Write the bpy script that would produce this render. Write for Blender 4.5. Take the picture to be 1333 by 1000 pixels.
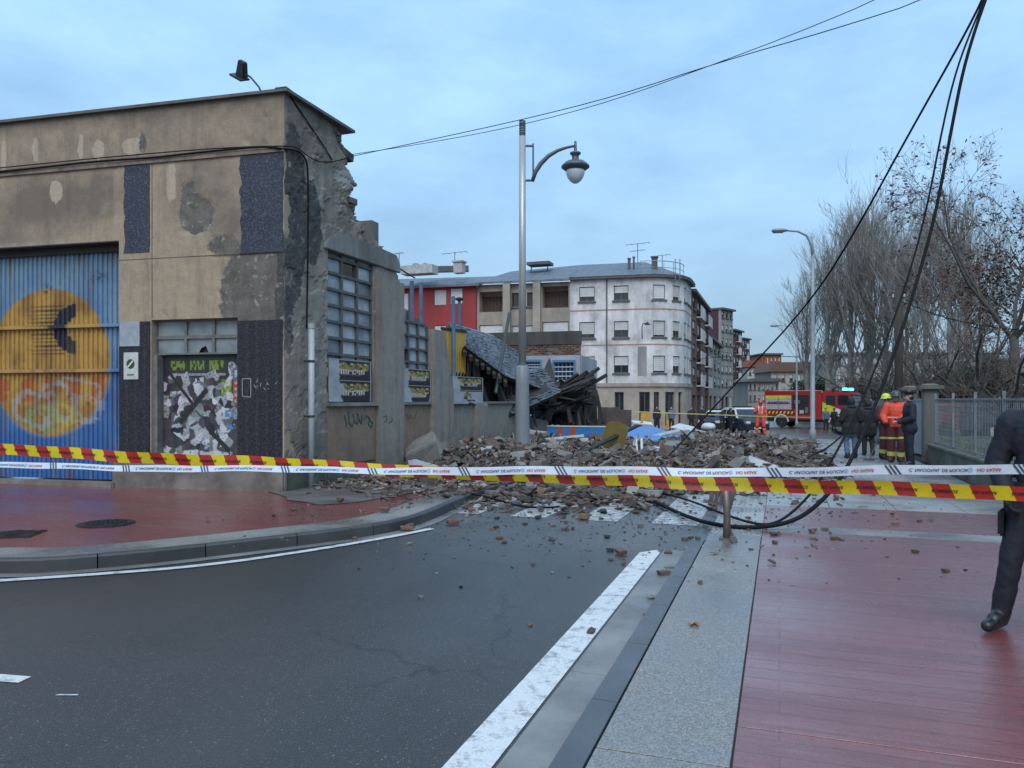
import bpy, bmesh, math, random
import numpy as np
from mathutils import Vector, Matrix, Euler, noise as mnoise
R = random.Random(7)
for o in list(bpy.data.objects): bpy.data.objects.remove(o)
scene = bpy.context.scene
COL = scene.collection
# ------------------------------------------------------------------ camera
CAMH, HOR, F = 1.65, 521.0, 1000.0
TH = math.atan((1015 - 666.5) / F)
CT, ST = math.cos(TH), math.sin(TH)
cam = bpy.data.cameras.new('camera'); camo = bpy.data.objects.new('camera', cam); COL.objects.link(camo)
cam.sensor_width = 36; cam.lens = 36 * F / 1333; cam.shift_y = (HOR - 500) / 1333
cam.clip_end = 3000; cam.clip_start = 0.05
camo.location = (0, 0, CAMH); camo.rotation_euler = (math.radians(90), 0, TH)
scene.camera = camo
# ------------------------------------------------------------------ world: overcast sky
SUN_EL, SUN_AZ = 50, 166
w = bpy.data.worlds.new('World'); scene.world = w; w.use_nodes = True
nt = w.node_tree; nt.nodes.clear()
def wn(t): return nt.nodes.new(t)
sky = wn('ShaderNodeTexSky'); sky.sky_type = 'NISHITA'; sky.sun_disc = False
sky.sun_elevation = math.radians(SUN_EL); sky.sun_rotation = math.radians(SUN_AZ); sky.dust_density = 3; sky.air_density = 1.2
tc = wn('ShaderNodeTexCoord')
mp_ = wn('ShaderNodeMapping'); mp_.inputs['Scale'].default_value = (1.0, 1.0, 2.6)
n1 = wn('ShaderNodeTexNoise'); n1.inputs['Scale'].default_value = 2.6; n1.inputs['Detail'].default_value = 9; n1.inputs['Roughness'].default_value = .58
rp = wn('ShaderNodeValToRGB'); rp.color_ramp.elements[0].position = .33; rp.color_ramp.elements[1].position = .66
rp.color_ramp.elements[0].color = (.185, .350, .550, 1); rp.color_ramp.elements[1].color = (.325, .548, .785, 1)
sep = wn('ShaderNodeSeparateXYZ')
ov = wn('ShaderNodeMath'); ov.operation = 'MULTIPLY_ADD'; ov.inputs[1].default_value = 1.5; ov.inputs[2].default_value = .86   # CIE overcast: brighter overhead
mul = wn('ShaderNodeVectorMath'); mul.operation = 'SCALE'
bg1 = wn('ShaderNodeBackground'); bg1.inputs[1].default_value = .05
bg2 = wn('ShaderNodeBackground'); bg2.inputs[1].default_value = .77
add = wn('ShaderNodeAddShader'); outw = wn('ShaderNodeOutputWorld')
L = nt.links.new
L(tc.outputs['Generated'], mp_.inputs[0]); L(mp_.outputs[0], n1.inputs['Vector']); L(n1.outputs['Fac'], rp.inputs[0])
L(tc.outputs['Generated'], sep.inputs[0]); L(sep.outputs['Z'], ov.inputs[0]); ov.use_clamp = False
L(rp.outputs[0], mul.inputs[0]); L(ov.outputs[0], mul.inputs['Scale'])
L(sky.outputs[0], bg1.inputs[0]); L(mul.outputs[0], bg2.inputs[0])
L(bg1.outputs[0], add.inputs[0]); L(bg2.outputs[0], add.inputs[1]); L(add.outputs[0], outw.inputs[0])
# ------------------------------------------------------------------ sun behind the clouds
sl = bpy.data.lights.new('sun', 'SUN'); sl.energy = 1.5; sl.angle = math.radians(50); sl.color = (1, .95, .88)
so = bpy.data.objects.new('sun', sl); COL.objects.link(so)
_az = math.radians(SUN_AZ); _el = math.radians(SUN_EL)
_d = Vector((math.sin(_az) * math.cos(_el), math.cos(_az) * math.cos(_el), math.sin(_el)))
so.rotation_euler = (-_d).to_track_quat('-Z', 'Y').to_euler(); so.location = _d * 50
# ------------------------------------------------------------------ exposure
vs = scene.view_settings; vs.view_transform = 'Standard'; vs.look = 'None'; vs.exposure = 0.2; vs.gamma = 1; vs.use_curve_mapping = False
scene.render.engine = 'CYCLES'; scene.cycles.max_bounces = 6; scene.cycles.transparent_max_bounces = 8

# ================================================================== layout helpers (street frame: X right, Y up the street)
def smooth(a, b, x):
    t = min(1, max(0, (x - a) / (b - a))); return t * t * (3 - 2 * t)
def gz(y): return -0.7 * smooth(26, 60, y)
def at(px, py, d):
    r = (px - 666.5) / F
    return Vector((r * d * CT - d * ST, d * CT + r * d * ST, CAMH + (HOR - py) / F * d))
def G(px, py, z=0.0):
    zz = z
    for _ in range(12):
        p = at(px, py, (CAMH - zz) * F / (py - HOR)); zz = z + gz(p.y)
    return Vector((p.x, p.y, zz))
def depth(p): return -p[0] * ST + p[1] * CT
def pxm(p): return F / depth(p)
class Frame:
    def __init__(s, P0, d, out): s.P = Vector(P0[:2]); s.d = Vector(d[:2]).normalized(); s.o = Vector(out[:2]).normalized()
    def uv(s, px, py):
        r = (px - 666.5) / F; ra = Vector((r * CT - ST, CT + r * ST))
        # P + d*u = ra*k
        det = s.d.x * (-ra.y) + ra.x * s.d.y
        u = (-s.P.x * (-ra.y) - ra.x * s.P.y) / det
        q = s.P + s.d * u; dd = depth(q)
        return u, CAMH + (HOR - py) / F * dd
    def p(s, u, v, t=0.0):
        q = s.P + s.d * u - s.o * t
        return Vector((q.x, q.y, v))
# ================================================================== mesh helpers
class MB:
    def __init__(s): s.v = []; s.f = []; s.m = []
    def add(s, vs, fs, mi=0):
        b = len(s.v); s.v += [tuple(x) for x in vs]; s.f += [tuple(i + b for i in f) for f in fs]; s.m += [mi] * len(fs); return s
    def box(s, c, d, rot=None, mi=0, taper=1.0):
        x, y, z = d[0] / 2, d[1] / 2, d[2] / 2; k = taper
        P = [Vector(q) for q in ((-x,-y,-z),(x,-y,-z),(x,y,-z),(-x,y,-z),(-x*k,-y*k,z),(x*k,-y*k,z),(x*k,y*k,z),(-x*k,y*k,z))]
        if rot is not None: P = [rot @ q for q in P]
        c = Vector(c)
        return s.add([q + c for q in P], [(0,3,2,1),(4,5,6,7),(0,1,5,4),(1,2,6,5),(2,3,7,6),(3,0,4,7)], mi)
    def hexa(s, P, mi=0):
        return s.add(P, [(0,3,2,1),(4,5,6,7),(0,1,5,4),(1,2,6,5),(2,3,7,6),(3,0,4,7)], mi)
    def fbox(s, fr, u0, u1, v0, v1, t0, t1, mi=0):
        p = fr.p
        return s.hexa([p(u0,v0,t0),p(u1,v0,t0),p(u1,v0,t1),p(u0,v0,t1),p(u0,v1,t0),p(u1,v1,t0),p(u1,v1,t1),p(u0,v1,t1)], mi)
    def beam(s, a, b, w, h, up=(0,0,1), mi=0, k=1.0):
        a = Vector(a); b = Vector(b); d = (b - a).normalized(); u = Vector(up)
        if abs(d.dot(u)) > .98: u = Vector((1, 0, 0))
        x = d.cross(u).normalized(); y = x.cross(d)
        P = []
        for q, kk in ((a, 1), (b, k)):
            P += [q - x*w/2*kk - y*h/2*kk, q + x*w/2*kk - y*h/2*kk, q + x*w/2*kk + y*h/2*kk, q - x*w/2*kk + y*h/2*kk]
        return s.hexa(P, mi)
    def tube(s, pts, rad, n=8, mi=0, caps=True):
        pts = [Vector(p) for p in pts]; k = len(pts)
        if not hasattr(rad, '__len__'): rad = [rad] * k
        b = len(s.v); prev = None
        for i, p in enumerate(pts):
            d = (pts[min(i+1, k-1)] - pts[max(i-1, 0)])
            d = d.normalized() if d.length > 1e-9 else Vector((0, 0, 1))
            if prev is None:
                u = Vector((0, 0, 1)) if abs(d.z) < .9 else Vector((1, 0, 0)); x = d.cross(u).normalized()
            else:
                x = (prev - d * prev.dot(d)).normalized()
            prev = x; y = d.cross(x)
            for j in range(n):
                a = 2 * math.pi * j / n
                s.v.append(tuple(p + x * math.cos(a) * rad[i] + y * math.sin(a) * rad[i]))
        for i in range(k - 1):
            for j in range(n):
                s.f.append((b+i*n+j, b+i*n+(j+1) % n, b+(i+1)*n+(j+1) % n, b+(i+1)*n+j)); s.m.append(mi)
        if caps:
            s.f.append(tuple(b + j for j in range(n))[::-1]); s.m.append(mi)
            s.f.append(tuple(b + (k-1)*n + j for j in range(n))); s.m.append(mi)
        return s
    def lathe(s, prof, c=(0,0,0), n=16, mi=0, M=None):
        b = len(s.v); c = Vector(c)
        for r, z in prof:
            for j in range(n):
                a = 2 * math.pi * j / n; q = Vector((r * math.cos(a), r * math.sin(a), z))
                if M is not None: q = M @ q
                s.v.append(tuple(q + c))
        for i in range(len(prof) - 1):
            for j in range(n):
                s.f.append((b+i*n+j, b+i*n+(j+1) % n, b+(i+1)*n+(j+1) % n, b+(i+1)*n+j)); s.m.append(mi)
        s.f.append(tuple(b + j for j in range(n))[::-1]); s.m.append(mi)
        s.f.append(tuple(b + (len(prof)-1)*n + j for j in range(n))); s.m.append(mi)
        return s
    def prism(s, poly, fn, t0, t1, mi=0):
        n = len(poly)
        P = [fn(u, v, t0) for u, v in poly] + [fn(u, v, t1) for u, v in poly]
        return s.add(P, [tuple(range(n))[::-1], tuple(range(n, 2*n))] + [(i, (i+1) % n, n+(i+1) % n, n+i) for i in range(n)], mi)
    def mesh(s, name, mats, smooth=False, fix=True):
        me = bpy.data.meshes.new(name); me.from_pydata(s.v, [], s.f); me.update()
        for m in (mats if isinstance(mats, (list, tuple)) else [mats]): me.materials.append(m)
        if any(s.m): me.polygons.foreach_set('material_index', s.m)
        if fix and len(s.f) < 60000:
            bm = bmesh.new(); bm.from_mesh(me); bmesh.ops.recalc_face_normals(bm, faces=bm.faces); bm.to_mesh(me); bm.free()
        if smooth: me.polygons.foreach_set('use_smooth', [True] * len(me.polygons))
        me.update(); return me
    def build(s, name, mats, parent=None, smooth=False, fix=True, loc=None, bevel=0):
        me = s.mesh(name, mats, smooth, fix)
        if bevel:
            bm = bmesh.new(); bm.from_mesh(me)
            bmesh.ops.bevel(bm, geom=[e for e in bm.edges if e.is_manifold and e.calc_face_angle(0) > .5], offset=bevel, segments=2, affect='EDGES')
            bm.to_mesh(me); bm.free()
        return link(name, me, parent, loc)
def link(name, me, parent=None, loc=None):
    o = bpy.data.objects.new(name, me); COL.objects.link(o)
    if loc is not None: o.location = loc
    if parent is not None:
        o.parent = parent
        o.matrix_parent_inverse = parent_world(parent).inverted() if loc is None else Matrix()
    return o
def parent_world(o):
    M = o.matrix_basis.copy()
    if o.parent: M = parent_world(o.parent) @ o.matrix_parent_inverse @ M
    return M
def empty(name, loc, label=None, cat=None, group=None, rz=0):
    o = bpy.data.objects.new(name, None); COL.objects.link(o); o.location = loc; o.rotation_euler = (0, 0, rz); o.empty_display_size = .2
    if label: tag(o, label, cat, group)
    return o
def tag(o, label=None, cat=None, group=None, kind=None):
    if label: o['label'] = label
    if cat: o['category'] = cat
    if group: o['group'] = group
    if kind: o['kind'] = kind
    return o
def copy_tree(o, parent=None):
    c = o.copy(); COL.objects.link(c)
    if parent is not None: c.parent = parent
    for ch in [x for x in bpy.data.objects if x.parent == o]: copy_tree(ch, c)
    return c
def panel(us, vs, keep, fn, th, mb=None, mi=0):
    """thick wall sheet built cell by cell, so openings and broken edges get real reveals"""
    mb = mb or MB(); nu, nv = len(us), len(vs); b = len(mb.v)
    for t in (0, th):
        for v in vs:
            for u in us: mb.v.append(tuple(fn(u, v, t)))
    K = [[keep((us[i]+us[i+1])/2, (vs[j]+vs[j+1])/2) for j in range(nv-1)] for i in range(nu-1)]
    I = lambda i, j, k: b + k*nu*nv + j*nu + i
    def ff(*q): mb.f.append(q); mb.m.append(mi)
    for i in range(nu-1):
        for j in range(nv-1):
            if not K[i][j]: continue
            ff(I(i,j,0), I(i+1,j,0), I(i+1,j+1,0), I(i,j+1,0)); ff(I(i,j,1), I(i,j+1,1), I(i+1,j+1,1), I(i+1,j,1))
            if i == 0 or not K[i-1][j]: ff(I(i,j,0), I(i,j+1,0), I(i,j+1,1), I(i,j,1))
            if i == nu-2 or not K[i+1][j]: ff(I(i+1,j,0), I(i+1,j,1), I(i+1,j+1,1), I(i+1,j+1,0))
            if j == 0 or not K[i][j-1]: ff(I(i,j,0), I(i,j,1), I(i+1,j,1), I(i+1,j,0))
            if j == nv-2 or not K[i][j+1]: ff(I(i,j+1,0), I(i+1,j+1,0), I(i+1,j+1,1), I(i,j+1,1))
    return mb
def steps(a, b, step, extra=()):
    ex = sorted(set([a, b] + [e for e in extra if a < e < b])); out = [ex[0]]
    for p, q in zip(ex, ex[1:]):
        n = max(1, round((q - p) / step)); out += [p + (q - p) * (k + 1) / n for k in range(n)]
    return out
def clean(me):
    bm = bmesh.new(); bm.from_mesh(me); bmesh.ops.delete(bm, geom=[v for v in bm.verts if not v.link_faces], context='VERTS'); bm.to_mesh(me); bm.free()
def set_attr(me, name, fn):
    n = len(me.vertices); co = np.empty(n * 3, np.float32); me.vertices.foreach_get('co', co); co = co.reshape(-1, 3)
    col = fn(co).astype(np.float32)
    if col.shape[1] == 3: col = np.hstack([col, np.ones((n, 1), np.float32)])
    a = me.attributes.new(name, 'FLOAT_COLOR', 'POINT'); a.data.foreach_set('color', col.ravel())
def vnoise(x, y, s=1.0, seed=0):
    """cheap value noise on arrays"""
    x = np.asarray(x) * s + seed * 17.3; y = np.asarray(y) * s + seed * 9.1
    xi = np.floor(x).astype(np.int64); yi = np.floor(y).astype(np.int64); fx = x - xi; fy = y - yi
    fx = fx*fx*(3-2*fx); fy = fy*fy*(3-2*fy)
    def h(a, b):
        q = np.sin(a * 127.1 + b * 311.7 + seed * 74.7) * 43758.5453
        return q - np.floor(q)
    return (h(xi,yi)*(1-fx)+h(xi+1,yi)*fx)*(1-fy)+(h(xi,yi+1)*(1-fx)+h(xi+1,yi+1)*fx)*fy
def fbm(x, y, s=1.0, seed=0, o=4):
    t = 0; a = .5; n = 0
    for k in range(o): t = t + vnoise(x, y, s * 2**k, seed + k) * a; n += a; a *= .5
    return t / n
# ================================================================== materials
MATS = {}
def newmat(name):
    m = bpy.data.materials.new(name); m.use_nodes = True; t = m.node_tree; b = t.nodes['Principled BSDF']; MATS[name] = m
    return m, t, b
def nd(t, typ, **kw):
    n = t.nodes.new(typ)
    for k, v in kw.items():
        if k in n.inputs.keys() if isinstance(k, str) else False: n.inputs[k].default_value = v
        else: setattr(n, k, v)
    return n
def noise(t, scale, detail=5, rough=.6, vec=None, stretch=None):
    n = t.nodes.new('ShaderNodeTexNoise'); n.inputs['Scale'].default_value = scale; n.inputs['Detail'].default_value = detail; n.inputs['Roughness'].default_value = rough
    if vec is None:
        g = t.nodes.new('ShaderNodeNewGeometry'); vec = g.outputs['Position']
    if stretch:
        mm = t.nodes.new('ShaderNodeMapping'); mm.inputs['Scale'].default_value = stretch; t.links.new(vec, mm.inputs[0]); vec = mm.outputs[0]
    t.links.new(vec, n.inputs['Vector']); return n
def ramp(t, src, stops):
    r = t.nodes.new('ShaderNodeValToRGB'); e = r.color_ramp.elements
    while len(e) < len(stops): e.new(.5)
    for q, (p, c) in zip(e, stops):
        q.position = p; q.color = (c, c, c, 1) if not hasattr(c, '__len__') else (*c[:3], 1)
    t.links.new(src, r.inputs[0]); return r.outputs[0]
def mix(t, fac, a, b, mode='MIX'):
    n = t.nodes.new('ShaderNodeMix'); n.data_type = 'RGBA'; n.blend_type = mode
    for s, v in ((n.inputs[0], fac), (n.inputs[6], a), (n.inputs[7], b)):
        if hasattr(v, 'default_value') or hasattr(v, 'links'): t.links.new(v, s)
        elif hasattr(v, '__len__'): s.default_value = (*v[:3], 1)
        else: s.default_value = v
    return n.outputs[2]
def math_(t, op, a, b=None, c=None, clamp=False):
    n = t.nodes.new('ShaderNodeMath'); n.operation = op; n.use_clamp = clamp
    for i, v in enumerate((a, b, c)):
        if v is None: continue
        if hasattr(v, 'links'): t.links.new(v, n.inputs[i])
        else: n.inputs[i].default_value = v
    return n.outputs[0]
def bump(t, b, h, strength=.3, dist=.02):
    n = t.nodes.new('ShaderNodeBump'); n.inputs['Strength'].default_value = strength; n.inputs['Distance'].default_value = dist
    t.links.new(h, n.inputs['Height']); t.links.new(n.outputs[0], b.inputs['Normal']); t.links.new(n.outputs[0], b.inputs['Coat Normal']); return n
def mat(name, c, c2=None, scale=3, rough=.7, r2=None, bmp=.25, bscale=30, metal=0, island=0, rnd=0, dirt=0, spec=.5, streak=False, emit=None, bdist=.01):
    """paint / stone / metal with two-scale noise variation, optional rain streaks"""
    if name in MATS: return MATS[name]
    m, t, b = newmat(name)
    c2 = c2 or tuple(x * .72 for x in c)
    n = noise(t, scale, 6, .62, stretch=(1, 1, .18) if streak else None)
    col = mix(t, ramp(t, n.outputs['Fac'], [(.36, 0), (.64, 1)]), c, c2)
    n2 = noise(t, bscale, 3, .7)
    col = mix(t, .35, col, ramp(t, n2.outputs['Fac'], [(.25, .62), (.75, 1.0)]), 'MULTIPLY')
    if dirt:
        n3 = noise(t, .8, 7, .7); col = mix(t, math_(t, 'MULTIPLY', ramp(t, n3.outputs['Fac'], [(.45, 0), (.7, 1)]), dirt), col, (.05, .045, .04))
    if island or rnd:
        if island: src = t.nodes.new('ShaderNodeNewGeometry').outputs['Random Per Island']
        else: src = t.nodes.new('ShaderNodeObjectInfo').outputs['Random']
        col = mix(t, 1.0, col, ramp(t, src, [(0, 1 - (island or rnd)), (1, 1 + .3 * (island or rnd))]), 'MULTIPLY')
    t.links.new(col, b.inputs['Base Color'])
    b.inputs['Metallic'].default_value = metal; b.inputs['Specular IOR Level'].default_value = spec
    if r2 is not None: t.links.new(ramp(t, noise(t, scale * .7, 4).outputs['Fac'], [(.35, rough), (.65, r2)]), b.inputs['Roughness'])
    else: b.inputs['Roughness'].default_value = rough
    if bmp: bump(t, b, n2.outputs['Fac'], bmp, bdist)
    if emit: b.inputs['Emission Color'].default_value = (*emit[:3], 1); b.inputs['Emission Strength'].default_value = emit[3]
    return m
def colmat(name, rough=.6, wear=.3, wscale=9, wcol=(.08, .07, .06), bmp=.2, bscale=60, spec=.4):
    """paint / print held in the Col attribute of its own mesh, with worn noise on top"""
    if name in MATS: return MATS[name]
    m, t, b = newmat(name)
    a = t.nodes.new('ShaderNodeAttribute'); a.attribute_name = 'Col'
    n = noise(t, wscale, 7, .68); n2 = noise(t, bscale, 3)
    col = mix(t, math_(t, 'MULTIPLY', ramp(t, n.outputs['Fac'], [(.5, 0), (.72, 1)]), wear), a.outputs['Color'], wcol)
    col = mix(t, .3, col, ramp(t, n2.outputs['Fac'], [(.3, .65), (.7, 1)]), 'MULTIPLY')
    t.links.new(col, b.inputs['Base Color']); b.inputs['Roughness'].default_value = rough; b.inputs['Specular IOR Level'].default_value = spec
    bump(t, b, n2.outputs['Fac'], bmp, .004); return m
def maskwall(name, base, c_r, c_g, c_b, amp=.55, scale=2.2, rough=.85, spots=None, bstr=.5):
    """plaster whose bare, damp and pale areas follow the Mask attribute, broken up by noise"""
    m, t, b = newmat(name)
    a = t.nodes.new('ShaderNodeAttribute'); a.attribute_name = 'Mask'
    s = t.nodes.new('ShaderNodeSeparateColor'); t.links.new(a.outputs['Color'], s.inputs[0])
    big = noise(t, scale, 9, .66); fine = noise(t, 34, 5, .7); mid = noise(t, 6.5, 8, .72)
    col = mix(t, ramp(t, mid.outputs['Fac'], [(.35, 0), (.68, 1)]), base, tuple(x * .8 for x in base))
    for i, (c, hard) in enumerate(((c_g, .22), (c_b, .05), (c_r, .03))):
        src = s.outputs[{0: 1, 1: 2, 2: 0}[i]]
        nz = (big, mid, mid)[i]
        e = math_(t, 'ADD', src, math_(t, 'MULTIPLY', math_(t, 'SUBTRACT', nz.outputs['Fac'], .5), amp * 1.6))
        fac = ramp(t, e, [(.5 - hard, 0), (.5 + hard, 1)])
        cc = mix(t, ramp(t, fine.outputs['Fac'], [(.35, 0), (.65, 1)]), c, tuple(x * .68 for x in c))
        if i == 2: cc = mix(t, ramp(t, noise(t, 3.7, 8, .75).outputs['Fac'], [(.38, 0), (.6, 1)]), cc, tuple(x * .5 for x in c)); cc = mix(t, ramp(t, noise(t, 8, 6, .7).outputs['Fac'], [(.58, 0), (.64, 1)]), cc, tuple(x * 1.5 for x in c))
        col = mix(t, math_(t, 'MULTIPLY', fac, (.82, .9, 1)[i]), col, cc)
    st = noise(t, 5, 6, .7, stretch=(1, 1, .07))
    col = mix(t, math_(t, 'MULTIPLY', ramp(t, st.outputs['Fac'], [(.5, 0), (.75, 1)]), .45), col, (.07, .062, .055))
    col = mix(t, .4, col, ramp(t, fine.outputs['Fac'], [(.3, .6), (.7, 1)]), 'MULTIPLY')
    t.links.new(col, b.inputs['Base Color']); b.inputs['Roughness'].default_value = rough; b.inputs['Specular IOR Level'].default_value = .25
    h = math_(t, 'ADD', mid.outputs['Fac'], math_(t, 'MULTIPLY', fine.outputs['Fac'], .6)); bump(t, b, h, bstr, .02)
    return m
def glassy(name, c, rough=.08, spec=.6):
    if name in MATS: return MATS[name]
    m, t, b = newmat(name); n = noise(t, 1.7, 4)
    t.links.new(mix(t, ramp(t, n.outputs['Fac'], [(.4, 0), (.6, 1)]), c, tuple(x * .6 for x in c)), b.inputs['Base Color'])
    b.inputs['Roughness'].default_value = rough; b.inputs['Specular IOR Level'].default_value = spec; return m
def leafmat(name, c, c2, rough=.7):
    return mat(name, c, c2, scale=1.2, rough=rough, bmp=0, island=.35, spec=.2)
def emitmat(name, c, s):
    m, t, b = newmat(name); b.inputs['Base Color'].default_value = (*c, 1); b.inputs['Emission Color'].default_value = (*c, 1); b.inputs['Emission Strength'].default_value = s; b.inputs['Roughness'].default_value = .3
    return m
def text_mesh(txt, size, mats, flip=False):
    cu = bpy.data.curves.new('txt', 'FONT'); cu.body = txt; cu.size = size; cu.align_x = 'CENTER'; cu.align_y = 'CENTER'; cu.resolution_u = 2
    cu.offset = size * .018
    o = bpy.data.objects.new('txt', cu); COL.objects.link(o)
    dg = bpy.context.evaluated_depsgraph_get(); me = bpy.data.meshes.new_from_object(o.evaluated_get(dg))
    bpy.data.objects.remove(o); bpy.data.curves.remove(cu)
    me.materials.clear(); me.materials.append(mats)
    if flip:
        for v in me.vertices: v.co.y = -v.co.y
    return me
# ================================================================== ground materials
def ground_mats():
    m, t, b = newmat('wet asphalt')
    g = noise(t, 150, 3, .8); big = noise(t, .35, 5, .55); tr = noise(t, 1.0, 4, .5, stretch=(.55, .12, 1)); v = t.nodes.new('ShaderNodeTexVoronoi'); v.inputs['Scale'].default_value = 120
    t.links.new(t.nodes.new('ShaderNodeNewGeometry').outputs['Position'], v.inputs['Vector'])
    col = mix(t, ramp(t, big.outputs['Fac'], [(.35, 0), (.65, 1)]), (.043, .041, .041), (.019, .0185, .019))
    col = mix(t, ramp(t, g.outputs['Fac'], [(.4, 0), (.7, 1)]), col, (.062, .06, .058))
    sp = ramp(t, v.outputs['Color'], [(.84, 0), (.95, 1)]); col = mix(t, math_(t, 'MULTIPLY', sp, .55), col, (.22, .21, .2))
    oil = noise(t, .6, 4, .5, stretch=(.25, 1.2, 1)); col = mix(t, math_(t, 'MULTIPLY', ramp(t, oil.outputs['Fac'], [(.58, 0), (.75, 1)]), .55), col, (.022, .022, .02))
    cr = t.nodes.new('ShaderNodeTexVoronoi'); cr.feature = 'DISTANCE_TO_EDGE'; cr.inputs['Scale'].default_value = .33
    wv = noise(t, 2.5, 4); wm = t.nodes.new('ShaderNodeVectorMath'); wm.operation = 'MULTIPLY_ADD'; wm.inputs[1].default_value = (.5, .5, 0)
    t.links.new(wv.outputs['Color'], wm.inputs[0]); t.links.new(t.nodes.new('ShaderNodeNewGeometry').outputs['Position'], wm.inputs[2]); t.links.new(wm.outputs[0], cr.inputs['Vector'])
    ck = math_(t, 'MULTIPLY', ramp(t, cr.outputs['Distance'], [(.0, 1), (.006, 0)]), ramp(t, noise(t, .5, 3).outputs['Fac'], [(.46, 0), (.56, .8)]))
    col = mix(t, ck, col, (.015, .015, .015))
    sx = t.nodes.new('ShaderNodeSeparateXYZ'); t.links.new(t.nodes.new('ShaderNodeNewGeometry').outputs['Position'], sx.inputs[0])
    du = math_(t, 'MULTIPLY', ramp(t, math_(t, 'MULTIPLY_ADD', sx.outputs['Y'], .1, -.5), [(.2, 0), (.62, 1)]), ramp(t, noise(t, 1.3, 8, .72).outputs['Fac'], [(.40, 0), (.66, .75)])); col = mix(t, du, col, (.115, .10, .085))
    t.links.new(col, b.inputs['Base Color'])
    t.links.new(math_(t, 'ADD', ramp(t, tr.outputs['Fac'], [(.35, .17), (.65, .34)]), math_(t, 'MULTIPLY', ramp(t, g.outputs['Fac'], [(.4, 0), (.7, 1)]), .10)), b.inputs['Roughness'])
    b.inputs['Specular IOR Level'].default_value = .42
    bump(t, b, math_(t, 'ADD', math_(t, 'MULTIPLY', g.outputs['Fac'], .5), v.outputs['Distance']), .36, .008)
    t.links.new(ramp(t, tr.outputs['Fac'], [(.4, .7), (.62, .1)]), b.inputs['Coat Weight']); b.inputs['Coat Roughness'].default_value = .2
    for nm, c1, c2 in (('red stamped paving', (.225, .055, .052), (.15, .042, .041)), ('red paving', (.23, .05, .043), (.16, .036, .032))):
        m, t, b = newmat(nm)
        pos = t.nodes.new('ShaderNodeNewGeometry').outputs['Position']
        br = t.nodes.new('ShaderNodeTexBrick'); br.inputs['Scale'].default_value = 1; br.inputs['Brick Width'].default_value = 1.9; br.inputs['Row Height'].default_value = .165; br.inputs['Mortar Size'].default_value = .006; br.inputs['Mortar Smooth'].default_value = .4
        br.inputs['Color1'].default_value = (.8, .8, .8, 1); br.inputs['Color2'].default_value = (1.1, 1.1, 1.1, 1); br.inputs['Mortar'].default_value = (.55, .5, .5, 1); br.offset = .37
        t.links.new(pos, br.inputs['Vector'])
        gr = noise(t, 7, 7, .7, stretch=(.5, 9, 1)); big = noise(t, .7, 6, .6, stretch=(.6, 1.3, 1)); fi = noise(t, 90, 3, .7)
        col = mix(t, ramp(t, big.outputs['Fac'], [(.35, 0), (.66, 1)]), c1, c2)
        col = mix(t, .8, col, br.outputs['Color'], 'MULTIPLY')
        col = mix(t, math_(t, 'MULTIPLY', ramp(t, gr.outputs['Fac'], [(.48, 0), (.7, 1)]), .4), col, (.26, .15, .15))
        col = mix(t, math_(t, 'MULTIPLY', ramp(t, gr.outputs['Fac'], [(.25, 1), (.42, 0)]), .3), col, (.06, .02, .02))
        pt = noise(t, 1.6, 8, .75); col = mix(t, math_(t, 'MULTIPLY', ramp(t, pt.outputs['Fac'], [(.62, 0), (.75, 1)]), .45), col, (.28, .24, .235))
        gr2 = noise(t, 26, 4, .75); col = mix(t, math_(t, 'MULTIPLY', ramp(t, gr2.outputs['Fac'], [(.56, 0), (.68, 1)]), .45), col, (.07, .04, .036))
        t.links.new(col, b.inputs['Base Color'])
        wet = ramp(t, big.outputs['Fac'], [(.38, .10), (.62, .30)])
        t.links.new(math_(t, 'ADD', wet, math_(t, 'MULTIPLY', fi.outputs['Fac'], .14)), b.inputs['Roughness'])
        b.inputs['Specular IOR Level'].default_value = .5
        h = math_(t, 'ADD', math_(t, 'MULTIPLY', gr.outputs['Fac'], .8), math_(t, 'ADD', br.outputs['Color'], math_(t, 'MULTIPLY', fi.outputs['Fac'], .35)))
        bump(t, b, h, .30, .011)
        t.links.new(ramp(t, big.outputs['Fac'], [(.40, 1.0), (.66, .4)]), b.inputs['Coat Weight']); b.inputs['Coat Roughness'].default_value = .17; b.inputs['Coat IOR'].default_value = 1.5
    m, t, b = newmat('wet aggregate')
    v = t.nodes.new('ShaderNodeTexVoronoi'); v.inputs['Scale'].default_value = 130; t.links.new(t.nodes.new('ShaderNodeNewGeometry').outputs['Position'], v.inputs['Vector'])
    big = noise(t, .9, 6, .6)
    col = ramp(t, v.outputs['Color'], [(.1, (.11, .105, .10)), (.45, (.19, .18, .165)), (.7, (.26, .24, .215)), (.95, (.36, .34, .31))])
    col = mix(t, .8, col, ramp(t, big.outputs['Fac'], [(.35, .62), (.65, 1.0)]), 'MULTIPLY')
    t.links.new(col, b.inputs['Base Color']); t.links.new(ramp(t, big.outputs['Fac'], [(.4, .2), (.6, .5)]), b.inputs['Roughness']); bump(t, b, v.outputs['Distance'], .35, .004); t.links.new(ramp(t, big.outputs['Fac'], [(.38, .8), (.6, .0)]), b.inputs['Coat Weight']); b.inputs['Coat Roughness'].default_value = .12
ground_mats()
M_conc = mat('wet concrete', (.25, .245, .23), (.14, .14, .135), 1.4, rough=.15, r2=.5, bmp=.35, bscale=60, dirt=.5)
M_kerb = mat('kerb stone', (.085, .09, .1), (.06, .064, .072), 2, rough=.12, r2=.35, bmp=.25, bscale=70, rnd=.15)
M_kerbl = mat('dark kerb stone', (.06, .062, .064), (.04, .042, .044), 2, rough=.35, r2=.6, bmp=.3, bscale=50, rnd=.2, dirt=.3)
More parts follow.
